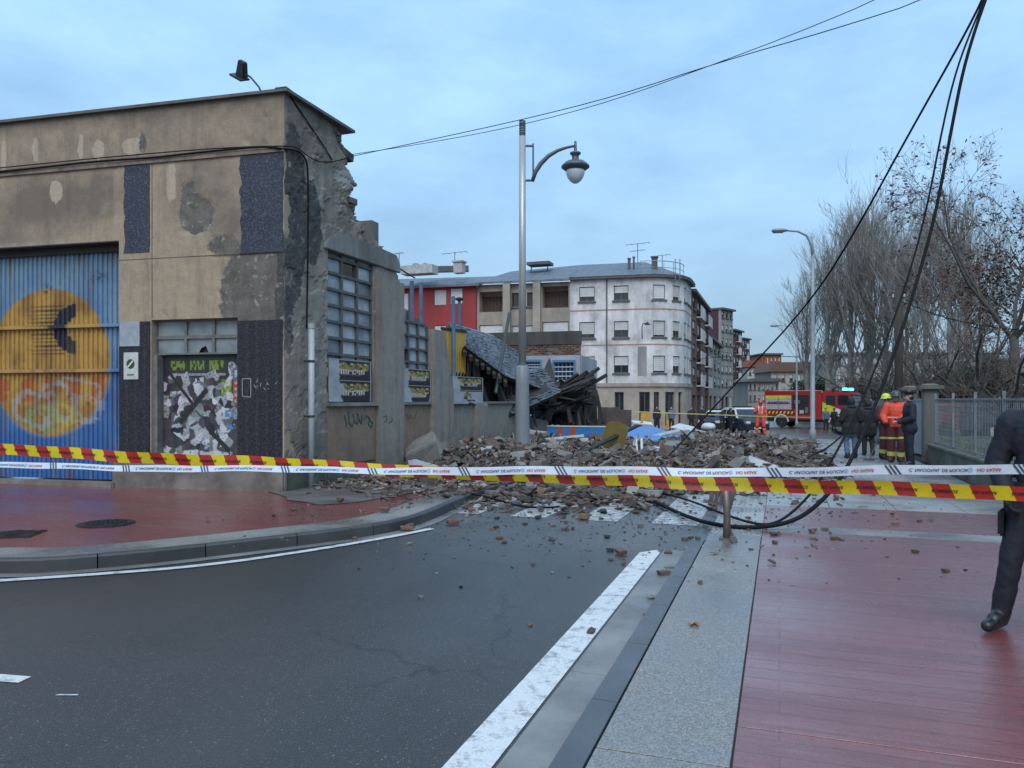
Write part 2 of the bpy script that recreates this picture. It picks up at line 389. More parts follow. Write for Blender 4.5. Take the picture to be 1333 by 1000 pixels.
M_tile = mat('pale paving', (.34, .335, .32), (.24, .24, .23), .8, rough=.16, r2=.4, bmp=.25, bscale=40, dirt=.45, rnd=.12)
M_earth = mat('far ground', (.09, .085, .075), (.06, .065, .05), .2, rough=.9, bmp=.3)
def paint_mat(name, wearlo, wearhi):
    m, t, b = newmat(name); n = noise(t, 9, 8, .75); f = noise(t, 70, 3)
    c = mix(t, ramp(t, n.outputs['Fac'], [(wearlo, 0), (wearhi, 1)]), (.60, .60, .59), (.12, .12, .12))
    c = mix(t, .5, c, ramp(t, f.outputs['Fac'], [(.3, .6), (.6, 1)]), 'MULTIPLY'); t.links.new(c, b.inputs['Base Color']); b.inputs['Roughness'].default_value = .42
    bump(t, b, f.outputs['Fac'], .3, .003); return m
M_paint = paint_mat('white road paint', .50, .68); M_paintw = paint_mat('worn road paint', .36, .58)
# ================================================================== ground sheets
YS = [-40, -12, 0, 8, 16, 22] + [26 + 2 * i for i in range(18)] + [75, 100, 150, 260]
def sheet(name, x0, x1, ys, dz, m, parent=None, kind='structure'):
    mb = MB()
    for y in ys: mb.v += [(x0, y, gz(y) + dz), (x1, y, gz(y) + dz)]
    for i in range(len(ys) - 1): mb.f.append((2*i, 2*i+1, 2*i+3, 2*i+2)); mb.m.append(0)
    o = mb.build(name, m, parent)
    if kind and parent is None: o['kind'] = kind
    return o
sheet('ground', -1500, 1500, [-600, -100] + YS + [500, 1500], -.06, M_earth)
road = sheet('road', -70, 60, YS, 0.0, MATS['wet asphalt'])
# ---- left pavement with curved kerb
kp = [G(*q, .13) for q in ((0, 733), (150, 722), (260, 711), (360, 699.5), (440, 690.5), (500, 682), (550, 671))]
kp = [Vector((p.x, p.y, 0)) for p in kp]
d0 = (kp[0] - kp[1]).normalized()
pre = [Vector((-60, 3.2, 0)), Vector((-30, 3.4, 0)), Vector((-16, 3.9, 0)), Vector((-11, 4.35, 0))]
XK = -4.75
post = [Vector((XK, 11.5, 0)), Vector((XK, 14, 0)), Vector((XK, 20, 0)), Vector((XK, 26, 0)), Vector((XK, 40, 0)), Vector((XK, 60, 0)), Vector((XK, 110, 0))]
curve = pre + kp + post
for _ in range(2):
    nc = [curve[0]]
    for a, b_ in zip(curve, curve[1:]): nc += [a * .75 + b_ * .25, a * .25 + b_ * .75]
    curve = nc + [curve[-1]]
def resample(pl, step):
    out = [pl[0].copy()]; acc = 0
    for a, b_ in zip(pl, pl[1:]):
        d = (b_ - a).length; s = step - acc
        while s <= d: out.append(a + (b_ - a) * (s / d)); s += step
        acc = (acc + d) % step
    return out
cv = resample(curve, .25)
def offs(pl, d):
    out = []
    for i, p in enumerate(pl):
        q = (pl[min(i+1, len(pl)-1)] - pl[max(i-1, 0)]).normalized(); out.append(p + Vector((-q.y, q.x, 0)) * d)
    return out
def strip(a, b_, z, name, m, parent=None):
    mb = MB()
    for p, q in zip(a, b_): mb.v += [(p.x, p.y, gz(p.y) + z), (q.x, q.y, gz(q.y) + z)]
    for i in range(len(a) - 1): mb.f.append((2*i, 2*i+1, 2*i+3, 2*i+2)); mb.m.append(0)
    return mb.build(name, m, parent)
KW = .10
k_in = offs(cv, KW); b_in = offs(cv, .62)
# pavement body (red) as a fan of strips from the border line to far left
lp = empty('left_pavement', (0, 0, 0)); lp['kind'] = 'structure'
mb = MB()
for p in b_in:
    q = (-70, max(p.y, 3.2) + (0 if p.x > -5.5 else 0), 0)
    mb.v += [(p.x, p.y, gz(p.y) + .13), (-70, p.y + (p.x + 4.2) * -.0, gz(p.y) + .13)]
for i in range(len(b_in) - 1): mb.f.append((2*i, 2*i+1, 2*i+3, 2*i+2)); mb.m.append(0)
mb.build('red_surface', MATS['red paving'], lp)
strip(k_in, b_in, .134, 'granite_border', MATS['wet aggregate'], lp)
# kerb stones one by one where they can be told apart
i = 0; n = len(cv)
step = 4
while i < n - 1:
    j = min(i + step, n - 1); near = -13 < cv[i].x and cv[i].y < 17
    if not near: j = min(i + 24, n - 1)
    mb = MB()
    for k in range(i, j):
        a, b_, c, d = cv[k], cv[k+1], k_in[k+1], k_in[k]
        g = .006
        if k == i: a = a + (b_ - a) * (g / .25); d = d + (c - d) * (g / .25)
        if k == j - 1: b_ = b_ - (b_ - a) * (g / .25); c = c - (c - d) * (g / .25)
        z0, z1 = gz(a.y), gz(b_.y); bt = .018
        ai = a + (d - a) * .12; bi = b_ + (c - b_) * .12
        base = len(mb.v)
        mb.v += [(a.x, a.y, z0-.05), (b_.x, b_.y, z1-.05), (b_.x, b_.y, z1+.138-bt), (a.x, a.y, z0+.138-bt), (ai.x, ai.y, z0+.138), (bi.x, bi.y, z1+.138), (c.x, c.y, z1+.138), (d.x, d.y, z0+.138), (c.x, c.y, z1-.05), (d.x, d.y, z0-.05)]
        for f in ((0,1,2,3),(3,2,5,4),(4,5,6,7),(7,6,8,9)): mb.f.append(tuple(q+base for q in f)); mb.m.append(0)
        if k == i: mb.f.append((base, base+3, base+4, base+7, base+9)); mb.m.append(0)
        if k == j-1: mb.f.append((base+1, base+8, base+6, base+5, base+2)); mb.m.append(0)
    mb.build('kerb_stone', M_kerbl, lp, fix=False)
    i = j
# gutter line at the foot of the kerb
strip(offs(cv, -.16), offs(cv, .0), .006, 'gutter', M_conc, lp)
# grey patched apron at the warehouse corner
ap0 = [G(*q, .13) for q in ((345, 639), (378, 650), (415, 657), (455, 654), (500, 648), (560, 640), (640, 620), (560, 600), (420, 615))]; ap = []
for a, b_ in zip(ap0, ap0[1:]+ap0[:1]):
    for k in range(8): q = a*(1-k/8)+b_*(k/8); ap.append(q+Vector((mnoise.noise(q*1.7), mnoise.noise(q*1.7+Vector((9, 3, 0))), 0))*.22)
mb = MB(); mb.v = [(p.x, p.y, .138) for p in ap]; mb.f = [tuple(range(len(ap)))]; mb.m = [0]; mb.build('concrete_patch', mat('patched concrete', (.13, .115, .105), (.075, .068, .064), 2, rough=.35, r2=.7, bmp=.4, dirt=.4), lp)
# ---- right side
PZ = .06
rpv = empty('right_pavement', (0, 0, 0)); rpv['kind'] = 'structure'
sheet('bedding', -.795, 60, [-12, -4, 0, 8, 16, 22, 26, 30, 34, 38], PZ - .009, mat('joint dirt', (.03, .027, .025), rough=.9), rpv)
def slab(x0, x1, y0, y1, zt, name, m, h=.08, g=.005, bev=.002):
    mb = MB(); z0, z1 = gz(y0) + zt, gz(y1) + zt
    x0 += g; x1 -= g; y0 += g; y1 -= g; e = bev
    mb.v = [(x0,y0,z0-h),(x1,y0,z0-h),(x1,y1,z1-h),(x0,y1,z1-h),(x0,y0,z0-e),(x1,y0,z0-e),(x1,y1,z1-e),(x0,y1,z1-e),(x0+e,y0+e,z0),(x1-e,y0+e,z0),(x1-e,y1-e,z1),(x0+e,y1-e,z1)]
    mb.f = [(8,9,10,11)] + [(i,(i+1)%4,4+(i+1)%4,4+i) for i in range(4)] + [(4+i,4+(i+1)%4,8+(i+1)%4,8+i) for i in range(4)]; mb.m = [0]*9
    return mb.build(name, m, rpv, fix=False)
y = -4.0
while y < 8.5: slab(-.95, -.8, y, y + 1.0, PZ + .004, 'kerb_stone', M_kerb, .1); y += 1.0
while y < 38: slab(-.95, -.8, y, y + 1.0, .022, 'kerb_stone', M_kerb, .1); y += 1.0
y = -3.5
while y < 8.4: slab(-1.2, -.955, y, min(y + 2.0, 8.5), .014, 'gutter_slab', M_conc, .05); y += 2.0
ys_b = [-4, -1.4, 1.05, 3.45, 5.9, 8.2]
for a, b_ in zip(ys_b, ys_b[1:]): slab(-.8, -.2, a, b_, PZ, 'border_slab', MATS['wet aggregate'])
slab(-.8, -.2, 8.2, 9.4, PZ, 'border_slab', MATS['wet aggregate'])
ys_r = [-5, -2.2, .8, 3.9, 7.0, 9.9]
for a, b_ in zip(ys_r, ys_r[1:]):
    slab(-.2, 3.2, a, b_, PZ, 'stamped_panel', MATS['red stamped paving']); slab(3.2, 8, a, b_, PZ, 'stamped_panel', MATS['red stamped paving'])
slab(-.2, 8, 9.9, 10.35, PZ, 'pale_band', M_conc)
slab(-.2, 8, 10.35, 12.3, PZ, 'stamped_panel', MATS['red stamped paving'])
# tactile tiles at the crossing
mb = MB()
mb.v = [(0,0,-.04),(.396,0,-.04),(.396,.396,-.04),(0,.396,-.04),(0,0,0),(.396,0,0),(.396,.396,0),(0,.396,0)]; mb.f = [(4,5,6,7)] + [(i,(i+1)%4,4+(i+1)%4,4+i) for i in range(4)]; mb.m = [0]*5
for k in range(5): mb.box((.04 + k*.079, .198, .004), (.036, .37, .01))
tme = mb.mesh('tactile_tile', M_tile, fix=False)
for ix in range(2):
    for iy in range(10):
        o = link('tactile_tile', tme, rpv, loc=(-.8 + ix*.3 + .0, 9.42 + iy*.4, PZ - .006)); o.scale = (.75, 1, 1)
# pale tiles further up
px_ = [-.8, .3, 1.4, 2.5, 3.4]
y = 12.3
while y < 37:
    for a, b_ in zip([-.2, .7, 1.6, 2.5], [.7, 1.6, 2.5, 3.4]): slab(a, b_, y, y + 1.23, PZ, 'paving_slab', M_tile)
    if y >= 13.3: slab(-.8, -.2, y + .1, y + 1.33, PZ, 'paving_slab', M_tile)
    y += 1.23
# ---- markings (children of the road)
def mark(name, poly, m, z=.004):
    mb = MB(); mb.v = [(p[0], p[1], gz(p[1]) + z) for p in poly]; mb.f = [tuple(range(len(poly)))]; mb.m = [0]; return mb.build(name, m, road)
mark('edge_line', [(-1.43, -3), (-1.22, -3), (-1.22, 8.35), (-1.28, 8.5), (-1.43, 8.3)], M_paint)
for k, (x0, x1) in enumerate(((-1.62, -1.02), (-2.62, -2.08), (-3.62, -3.1), (-4.55, -4.12))):
    mark('crossing_stripe', [(x0, 10.3), (x1, 10.3), (x1, 14.2), (x0, 14.2)], M_paintw)
wl = [G(*q) for q in ((-60, 760), (0, 757), (130, 748.5), (262, 738), (390, 720), (500, 701.5), (562, 689))]
wl = [Vector((p.x, p.y, 0)) for p in wl]
for _ in range(2):
    nc = [wl[0]]
    for a, b_ in zip(wl, wl[1:]): nc += [a*.75+b_*.25, a*.25+b_*.75]
    wl = nc + [wl[-1]]
strip(offs(wl, -.055), offs(wl, .055), .010, 'edge_line', M_paint, road)
p = G(0, 888); mark('centre_dash', [(p.x - 1.4, p.y - .22), (p.x + .12, p.y + .02), (p.x + .1, p.y + .12), (p.x - 1.42, p.y - .1)], M_paint)
p = G(86, 906); mark('centre_dash', [(p.x - .06, p.y - .02), (p.x + .06, p.y + .02), (p.x + .055, p.y + .035), (p.x - .05, p.y)], M_paint)
# ---- covers
M_iron = mat('wet cast iron', (.035, .036, .038), (.05, .05, .05), 8, rough=.35, metal=.6, bmp=.5, bscale=60)
def cover(px, py, r, square, label, z):
    p = G(px, py, z); e = empty('manhole_cover', p, label, 'manhole cover')
    mb = MB()
    if square: mb.box((0, 0, .004), (2*r, 2*r, .012), Matrix.Rotation(.5, 3, 'Z'))
    else: mb.lathe([(r, -.02), (r, .008), (r*.94, .008)], n=32)
    mb.build('rim', M_iron, e, loc=(0, 0, 0))
    mb = MB()
    if square: mb.box((0, 0, .012), (1.75*r, 1.75*r, .008), Matrix.Rotation(.5, 3, 'Z'))
    else: mb.lathe([(r*.92, 0), (r*.92, .013), (r*.9, .015)], n=32)
    for a in range(-3, 4):
        for b_ in range(-3, 4):
            if a*a + b_*b_ < 11 or square: mb.box((a*r*.22, b_*r*.22, .017), (r*.12, r*.12, .007), Matrix.Rotation(.5, 3, 'Z') if square else None)
    mb.build('lid', M_iron, e, loc=(0, 0, 0))
cover(138, 682, .33, False, 'round dark iron cover set in the red pavement by the warehouse', .131)
cover(20, 696, .24, True, 'small square dark iron cover in the red pavement', .131)
# ================================================================== warehouse
C = G(370, 640, .13)
dC = depth(C); ZT = CAMH + (HOR - 121) / F * dC
_pl = at(0, 162, (ZT - CAMH) * F / (HOR - 162))
fd = Vector((_pl.x - C.x, _pl.y - C.y)).normalized()
FF = Frame(C, fd, (-abs(fd.y) * 0 + fd.y, -fd.x) if True else None)
if FF.o.y > 0: FF.o = -FF.o
SF = Frame(C, (0, 1), (1, 0))
wh = empty('warehouse', (C.x, C.y, .13), 'half collapsed beige warehouse with torn open side wall and blue garage door', 'warehouse')
fu = lambda px, py=400: FF.uv(px, py)[0]
fz = lambda px, py: FF.uv(px, py)[1]
M_mosaic = None
def mosaic(name, c, c2, sp):
    m, t, b = newmat(name); pos = t.nodes.new('ShaderNodeNewGeometry').outputs['Position']
    v = t.nodes.new('ShaderNodeTexVoronoi'); v.distance = 'CHEBYCHEV'; v.inputs['Scale'].default_value = 64; v.inputs['Randomness'].default_value = .35; t.links.new(pos, v.inputs['Vector'])
    n = noise(t, 1.6, 6, .65)
    col = mix(t, ramp(t, n.outputs['Fac'], [(.35, 0), (.65, 1)]), c, c2)
    s = t.nodes.new('ShaderNodeSeparateColor'); t.links.new(v.outputs['Color'], s.inputs[0])
    col = mix(t, ramp(t, s.outputs[0], [(.80, 0), (.84, 1)]), col, sp)
    col = mix(t, ramp(t, s.outputs[1], [(.90, 0), (.93, 1)]), col, tuple(x * 1.7 for x in sp))
    col = mix(t, ramp(t, v.outputs['Distance'], [(.42, 0), (.5, .8)]), col, (.05, .05, .055))
    t.links.new(col, b.inputs['Base Color']); b.inputs['Roughness'].default_value = .55; b.inputs['Specular IOR Level'].default_value = .3; bump(t, b, v.outputs['Distance'], .3, .004); return m
M_mosaic = mosaic('blue mosaic tile', (.019, .024, .043), (.034, .039, .058), (.062, .07, .095))
M_mosdk = mosaic('black mosaic tile', (.007, .007, .012), (.012, .012, .018), (.026, .027, .036))
# ---------------- front wall
gu1 = fu(155); gu2 = fu(155) + 3.7; gzt = fz(155, 313)
du0, du1 = fu(309), fu(197); dz0, dz1 = fz(250, 594), fz(250, 415)
FW = 10.5
us = steps(0, FW, .09, (gu1, gu2, du0, du1)); vs_ = steps(.13, ZT, .09, (gzt, dz0, dz1))
keep = lambda u, v: not ((gu1 < u < gu2 and v < gzt) or (du0 < u < du1 and dz0 < v < dz1))
def blob(px, py, rx, ry):
    u, z = FF.uv(px, py); k = dC / F * 1.04
    return u, z, rx * k, ry * k
def front_mask(co):
    q = co[:, :2] - np.array(FF.P[:]); u = q @ np.array(FF.d[:]); z = co[:, 2]
    Rm = np.full(len(u), .22); Gm = np.full(len(u), .26); Bm = np.full(len(u), .12)
    def bl(A, px, py, rx, ry, val, soft=.6):
        bu, bz, ru, rz = blob(px, py, rx, ry); d = np.sqrt(((u - bu)/ru)**2 + ((z - bz)/rz)**2)
        f = np.clip((1 - d) / soft + .5, 0, 1); A[:] = A*(1-f) + val*f
    # bare grey plaster at the right above the small doorway
    bl(Rm, 345, 385, 62, 75, .95, .4); bl(Rm, 352, 345, 40, 30, .9, .5); bl(Rm, 255, 280, 26, 24, .85, .5); bl(Rm, 245, 260, 12, 30, .6)
    bl(Rm, 186, 186, 6, 12, .9); bl(Rm, 290, 320, 22, 12, .8)
    # damp, dark areas
    bl(Gm, 60, 265, 95, 40, .78, 1.2); bl(Gm, 260, 240, 45, 50, .62, 1.2); bl(Gm, 130, 250, 30, 30, .7, 1); bl(Gm, 300, 300, 30, 40, .6, 1)
    bl(Gm, 335, 270, 20, 60, .55, 1); bl(Gm, 20, 310, 60, 8, .6, 1)
    zb = FF.uv(300, 199)[1]
    Gm += np.where(z > zb, .20, 0)
    Gm += np.clip((z - ZT + .35) / .35, 0, 1) * .25
    # pale patches in the upper band
    for a in ((5, 205, 6, 25), (46, 195, 6, 18), (105, 192, 6, 18), (128, 195, 9, 14), (172, 190, 16, 12), (73, 250, 10, 16), (222, 235, 8, 30), (70, 190, 3, 12)): bl(Bm, *a, .85, .5)
    bl(Gm, 250, 180, 90, 20, .5, 1)
    return np.stack([Rm, Gm, Bm], 1)
def relief_front(mb):
    co = np.array(mb.v); ms = front_mask(co); q = co[:, :2]-np.array(FF.P[:]); t = -(q @ np.array(FF.o[:])); fr_ = t < .01
    u = q @ np.array(FF.d[:]); n = fbm(u, co[:, 2], 5, 31); n2 = fbm(u, co[:, 2], 1.3, 8)
    dep = ((ms[:, 0]+(n-.5)*.9) > .5)*.014+(n2-.5)*.012; dep = np.where(fr_, dep, 0)
    co[:, 0] -= dep*FF.o.x; co[:, 1] -= dep*FF.o.y; mb.v = [tuple(c) for c in co]
mb = panel(us, vs_, keep, FF.p, .35)
relief_front(mb)
me = mb.mesh('front_wall', maskwall('beige render', (.40, .315, .225), (.21, .19, .165), (.17, .145, .12), (.52, .43, .33), amp=.6), fix=False); clean(me); set_attr(me, 'Mask', front_mask)
link('front_wall', me, wh)
# band course with cables
zband = FF.uv(300, 200)[1]
mb = MB(); mb.fbox(FF, .0, FW, zband - .05, zband + .02, -.035, .0); mb.build('string_course', mat('dirty string course', (.25, .2, .15), (.12, .1, .085), 4, rough=.8, bmp=.4, streak=True), wh)
# panels of mosaic set on the wall
def rag(u0, u1, v0, v1, name, m, rl=.03, t=-.012, seed=0):
    rr = random.Random(seed); n = 24; L_ = [(u0 + rr.uniform(-rl*.2, rl*.2), v0 + (v1 - v0)*i/n) for i in range(n+1)]; Rr = [(u1 + rr.uniform(-rl, rl*.4) + rl*.5*math.sin(i*.9+seed), v0 + (v1-v0)*i/n) for i in range(n+1)]
    mb = MB()
    for i in range(n):
        for k in (0,):
            a, b_, c, d = L_[i], Rr[i], Rr[i+1], L_[i+1]
            mb.hexa([FF.p(a[0],a[1],t),FF.p(b_[0],b_[1],t),FF.p(b_[0],b_[1],.01),FF.p(a[0],a[1],.01),FF.p(d[0],d[1],t),FF.p(c[0],c[1],t),FF.p(c[0],c[1],.01),FF.p(d[0],d[1],.01)])
    return mb.build(name, m, wh, fix=False)
rag(.02, fu(313), fz(340, 329), zband - .06, 'mosaic_panel', M_mosaic, .03, seed=1)
rag(fu(195), fu(162), fz(178, 329), zband - .06, 'mosaic_panel', M_mosaic, .02, seed=2)
rag(.03, fu(309) - .004, dz0 - .015, fz(340, 417), 'mosaic_panel', M_mosdk, .0, seed=3)
rag(fu(196) + .004, fu(155) - .01, dz0 - .015, fz(178, 419), 'mosaic_panel', M_mosdk, .0, seed=4)
# fine joints in the render
mb = MB()
for px in (198,): mb.fbox(FF, fu(px) - .006, fu(px) + .006, fz(px, 414), zband - .06, -.004, 0.002)
mb.fbox(FF, .0, fu(155), fz(250, 334) - .006, fz(250, 334) + .006, -.0045, .002)
mb.build('render_joint', mat('joint', (.11, .09, .07), rough=.9), wh)
# plinth
mb = MB(); mb.fbox(FF, -.06, fu(150), .06, dz0 - .02, -.10, .02)
me = mb.build('plinth', mat('damp plinth', (.21, .19, .17), (.10, .085, .075), 2.2, rough=.5, r2=.8, bmp=.6, bscale=18, dirt=.6), wh, bevel=.03)
mb = MB(); mb.fbox(FF, gu1, FW, .06, .21, -.16, .02); mb.build('door_step', MATS['damp plinth'], wh, bevel=.02)
# utility box, pale tiles and reserved sign next to the garage
mb = MB(); mb.fbox(FF, fu(183), fu(157), fz(170, 451), fz(170, 419), -.03, -.01); mb.build('pale_tile_patch', mat('pale tile', (.34, .37, .42), (.24, .27, .31), 6, rough=.4), wh)
e = MB(); e.fbox(FF, fu(181), fu(162.5), fz(172, 494), fz(172, 459), -.028, -.01)
sg = e.build('no_parking_plate', mat('sign white', (.55, .56, .52), (.42, .43, .4), 4, rough=.45, bmp=.1), wh)
uc, zc = FF.uv(171.5, 474)
def disc(fr, u, z, r, t, mb, inner=0, n=24, mi=0):
    b = len(mb.v)
    for k in range(n):
        a = 2*math.pi*k/n; mb.v.append(tuple(fr.p(u + r*math.cos(a), z + r*math.sin(a), t))); mb.v.append(tuple(fr.p(u + inner*math.cos(a), z + inner*math.sin(a), t)))
    for k in range(n): mb.f.append((b+2*k, b+2*((k+1)%n), b+2*((k+1)%n)+1, b+2*k+1)); mb.m.append(mi)
mb = MB(); disc(FF, uc, zc, .085, -.0305, mb, .0); mb.build('round_emblem', mat('sign green', (.03, .06, .03), rough=.5), sg)
mb = MB(); mb.beam(FF.p(uc-.055, zc+.055, -.034), FF.p(uc+.055, zc-.055, -.034), .03, .003, up=tuple(FF.p(0,0,-1)-FF.p(0,0,0))); mb.build('slash', mat('sign pale', (.6, .6, .5), rough=.5), sg)
def place_text(me, fr, u, z, t, name, parent, rot=0):
    o = link(name, me, None)
    xd = -fr.d if fr.d.x < 0 else fr.d
    xd = Vector((xd.x, xd.y, 0)); nd_ = Vector((fr.o.x, fr.o.y, 0)); zd = Vector((0, 0, 1))
    M = Matrix((xd, zd, nd_)).transposed().to_4x4(); M.translation = fr.p(u, z, t)
    o.matrix_basis = M @ Matrix.Rotation(rot, 4, 'Z'); o.parent = parent; o.matrix_parent_inverse = parent_world(parent).inverted(); return o
mb = MB(); mb.fbox(FF, uc-.07, uc+.07, fz(172, 488)-.012, fz(172, 488)+.012, -.0305, -.028); mb.build('print_line', mat('sign ink', (.10, .11, .08), rough=.6), sg)
# ---------------- garage door: corrugated sheet with painted emblem
gpts = []; pitch = .105; u = gu1
prof = [(0, 0), (.35, 0), (.45, .028), (.9, .028), (1.0, 0)]
uu = []
while u < gu2:
    for a, dpt in prof[:4]:
        if u + a*pitch < gu2: uu.append((u + a*pitch, dpt))
    u += pitch
vv = steps(.2, gzt, .022)
mb = MB()
for z in vv:
    for u, dpt in uu: mb.v.append(tuple(FF.p(u, z, .29 + dpt)))
nu = len(uu)
for j in range(len(vv)-1):
    for i in range(nu-1): mb.f.append((j*nu+i, j*nu+i+1, (j+1)*nu+i+1, (j+1)*nu+i)); mb.m.append(0)
cu_, cz_ = FF.uv(46, 471); cr_ = abs(FF.uv(46, 372)[1] - cz_)
def gate_col(co):
    q = co[:, :2] - np.array(FF.P[:]); u = q @ np.array(FF.d[:]); z = co[:, 2]
    n = fbm(u, z, 2.0, 3); n2 = fbm(u*6, z*.8, 1.5, 5)
    col = np.empty((len(u), 3)); h = np.clip((z - .3) / (gzt - .3), 0, 1)
    lo = np.array((.035, .12, .32)); hi = np.array((.17, .28, .37))
    col[:] = lo + (hi - lo) * np.clip(h[:, None]*1.1 - .1 + (n[:, None]-.5)*.9, 0, 1)
    # weather-worn paint
    w_ = np.clip((n2 - .62) * 6, 0, 1) * .55; col = col*(1-w_[:, None]) + np.array((.2, .2, .18))*w_[:, None]
    du = (u - cu_); dz = (z - cz_); d = np.hypot(du, dz) / cr_ + (n-.5)*.02
    y = np.array((.42, .25, .06)); y2 = np.array((.26, .145, .04))
    ins = np.clip((1 - d) * 40, 0, 1)
    yc = y + (y2 - y) * np.clip((fbm(u, z, 3, 8) - .4) * 3, 0, 1)[:, None]
    col = col*(1-ins[:, None]) + yc*ins[:, None]
    halo = ((d > .96) & (d < 1.02) & (z < cz_)).astype(float)*.35; col = col*(1-halo[:, None]) + np.array((.22, .25, .28))*halo[:, None]
    # handset: C shape open to the right; u grows to the left of the picture
    X = -(du) / cr_; Z = dz / cr_
    ox, oz = .42, .44
    rr = np.hypot((X - ox)*.95, Z - oz)
    cshape = (rr < .33) & (np.hypot((X - ox - .05)*.95, Z - oz) > .165) & (X < .42)
    col[cshape] = (.02, .022, .035)
    lines = (X < .25) & (rr > .25) & (X > -.42 + .25*vnoise(Z*18, Z*0, 1, 4)) & (np.abs(Z - oz) < .33) & ((Z*19) % 1 < .42) & ~cshape
    k = lines * np.clip((X + .5) / .45, .1, 1) * .85; col = col*(1-k[:, None]) + np.array((.03, .025, .03))*k[:, None]
    # faded red lettering band and pale graffiti
    band = (np.abs(Z + .36) < .16) & (d < 1); L_ = band & (np.floor((X+2)*5.2) % 2 == 0) & (fbm(u, z, 6, 4) > .38)
    k = L_*.7; col = col*(1-k[:, None]) + np.array((.36, .075, .035))*k[:, None]
    pl = ((np.abs(Z + .12) < .06) & (d < .97))*.5*fbm(u, z, 4, 2); col = col*(1-pl[:, None]) + np.array((.4, .2, .14))*pl[:, None]
    for (gx, gy, gr, th, c) in ((-.25, -.62, .3, .05, (.33, .36, .38)), (.1, -.55, .33, .035, (.3, .33, .36)), (.45, -.5, .38, .04, (.32, .35, .37)), (-.1, -.75, .2, .05, (.2, .33, .2)), (.25, -.72, .16, .05, (.4, .4, .1)), (.62, -.6, .2, .03, (.3, .33, .36))):
        rg = np.abs(np.hypot(X-gx, (Z-gy)*1.3) - gr + (fbm(u, z, 5, int(gr*100))-.5)*.25) < th
        k = rg*.55*(Z < -.2); col = col*(1-k[:, None]) + np.array(c)*k[:, None]
    for (gx, gy, a, b_) in ((-.05, .98, .16, .1), (.8, 1.1, .2, .12), (.1, -.4, .05, .14), (.32, -.5, .04, .15), (.62, -.5, .06, .16)):
        k = (np.clip(1 - np.hypot((X-gx)/a, (Z-gy)/b_), 0, 1) * (fbm(u*2, z*2, 9, 2) > .52)); col = col*(1-k[:, None]) + np.array((.05, .055, .06))*k[:, None]
    rust = np.clip((fbm(u*3, z*.5, 2.2, 12) - .58)*5, 0, 1)*.5; col = col*(1-rust[:, None]) + np.array((.13, .07, .035))*rust[:, None]
    return col
me = mb.mesh('garage_door', colmat('painted corrugated steel', rough=.5, wear=.35), fix=False); set_attr(me, 'Col', gate_col)
gd = link('garage_door', me, wh)
M_rail = mat('blue steel rail', (.10, .17, .26), (.22, .18, .1), 3, rough=.5)
for py in (421, 481): 
    z = fz(150, py); mb = MB(); [mb.fbox(FF, a_, min(a_ + .1, gu2), z - .03, z + .03, .225, .285) for a_ in steps(gu1 + .01, gu2 - .1, .1)]; o = mb.mesh('cross_rail', colmat('painted corrugated steel')); set_attr(o, 'Col', gate_col); link('cross_rail', o, gd)
for ug in (gu1 + .02,): 
    mb = MB(); mb.fbox(FF, ug, ug + .06, .2, gzt, .22, .288); mb.build('stile', M_rail, gd)
mb = MB(); mb.fbox(FF, gu1, gu2, gzt - .02, gzt + .0, .0, .3); mb.fbox(FF, gu1 + .0, gu2, gzt - .14, gzt - .021, .22, .28); mb.build('lintel_shade', mat('dark steel', (.035, .03, .028), rough=.6), gd)  # dark band across the door top stands for the shadow in the recess
# ---------------- small doorway: transom lights and poster boarding
dw = MB(); dw.fbox(FF, du0, du1, dz0, dz1, .22, .26)
door = dw.build('doorway_board', mat('old board', (.05, .048, .045), rough=.8), wh)
M_fr = mat('grey painted wood', (.16, .17, .16), (.1, .105, .1), 6, rough=.6)
M_pane = glassy('frosted pane', (.21, .24, .25), rough=.3)
zt0 = fz(250, 461); mb = MB(); zr = [zt0, fz(250, 438), dz1]
ur = [du0, fu(272.5), fu(236), du1]
for u in ur: mb.fbox(FF, max(u-.025, du0), min(u+.025, du1), zt0, dz1, .11, .2)
for z in zr: mb.fbox(FF, du0, du1, max(z-.03, zt0), min(z+.03, dz1), .115, .195)
tr = mb.build('transom_frame', M_fr, door)
for i in range(3):
    for j in range(2):
        mb = MB(); u0, u1, z0, z1 = ur[i]+.025, ur[i+1]-.025, zr[j]+.03, zr[j+1]-.03
        if i == 1 and j == 0:
            um = (u0+u1)/2-.06; poly = [(u0,z0),(um-.1,z0),(um-.04,z0+.12),(um+.05,z0+.08),(um+.1,z0),(u1,z0),(u1,z1),(u0,z1)]
            mb.prism(poly, FF.p, .15, .155)
        else: mb.fbox(FF, u0, u1, z0, z1, .15, .155)
        mb.build('pane', M_pane, door)
mb = MB(); mb.fbox(FF, du1-.09, du1+.0, dz0, zt0, .04, .2); mb.build('door_jamb', M_fr, door)
def paint_grid(fr, u0, u1, v0, v1, t, nu, nv, fn, name, m, parent, warp=.004, cut=None):
    """a printed sheet: own mesh, colours in its Col attribute, slightly buckled"""
    mb = MB(); uvs = []
    for j in range(nv+1):
        for i in range(nu+1):
            a, b_ = i/nu, j/nv; u = u0 + (u1-u0)*a; v = v0 + (v1-v0)*b_
            mb.v.append(tuple(fr.p(u, v, t - warp*(1+math.sin(a*9+b_*4)*math.cos(b_*7))))); uvs.append((a, b_))
    for j in range(nv):
        for i in range(nu):
            if cut and not cut((i+.5)/nu, (j+.5)/nv): continue
            k = j*(nu+1)+i; mb.f.append((k, k+1, k+nu+2, k+nu+1)); mb.m.append(0)
    me = mb.mesh(name, m, fix=False); uvs = np.array(uvs)
    set_attr(me, 'Col', lambda co: fn(uvs[:, 0], uvs[:, 1])); 
    if cut: clean2(me)
    return link(name, me, parent)
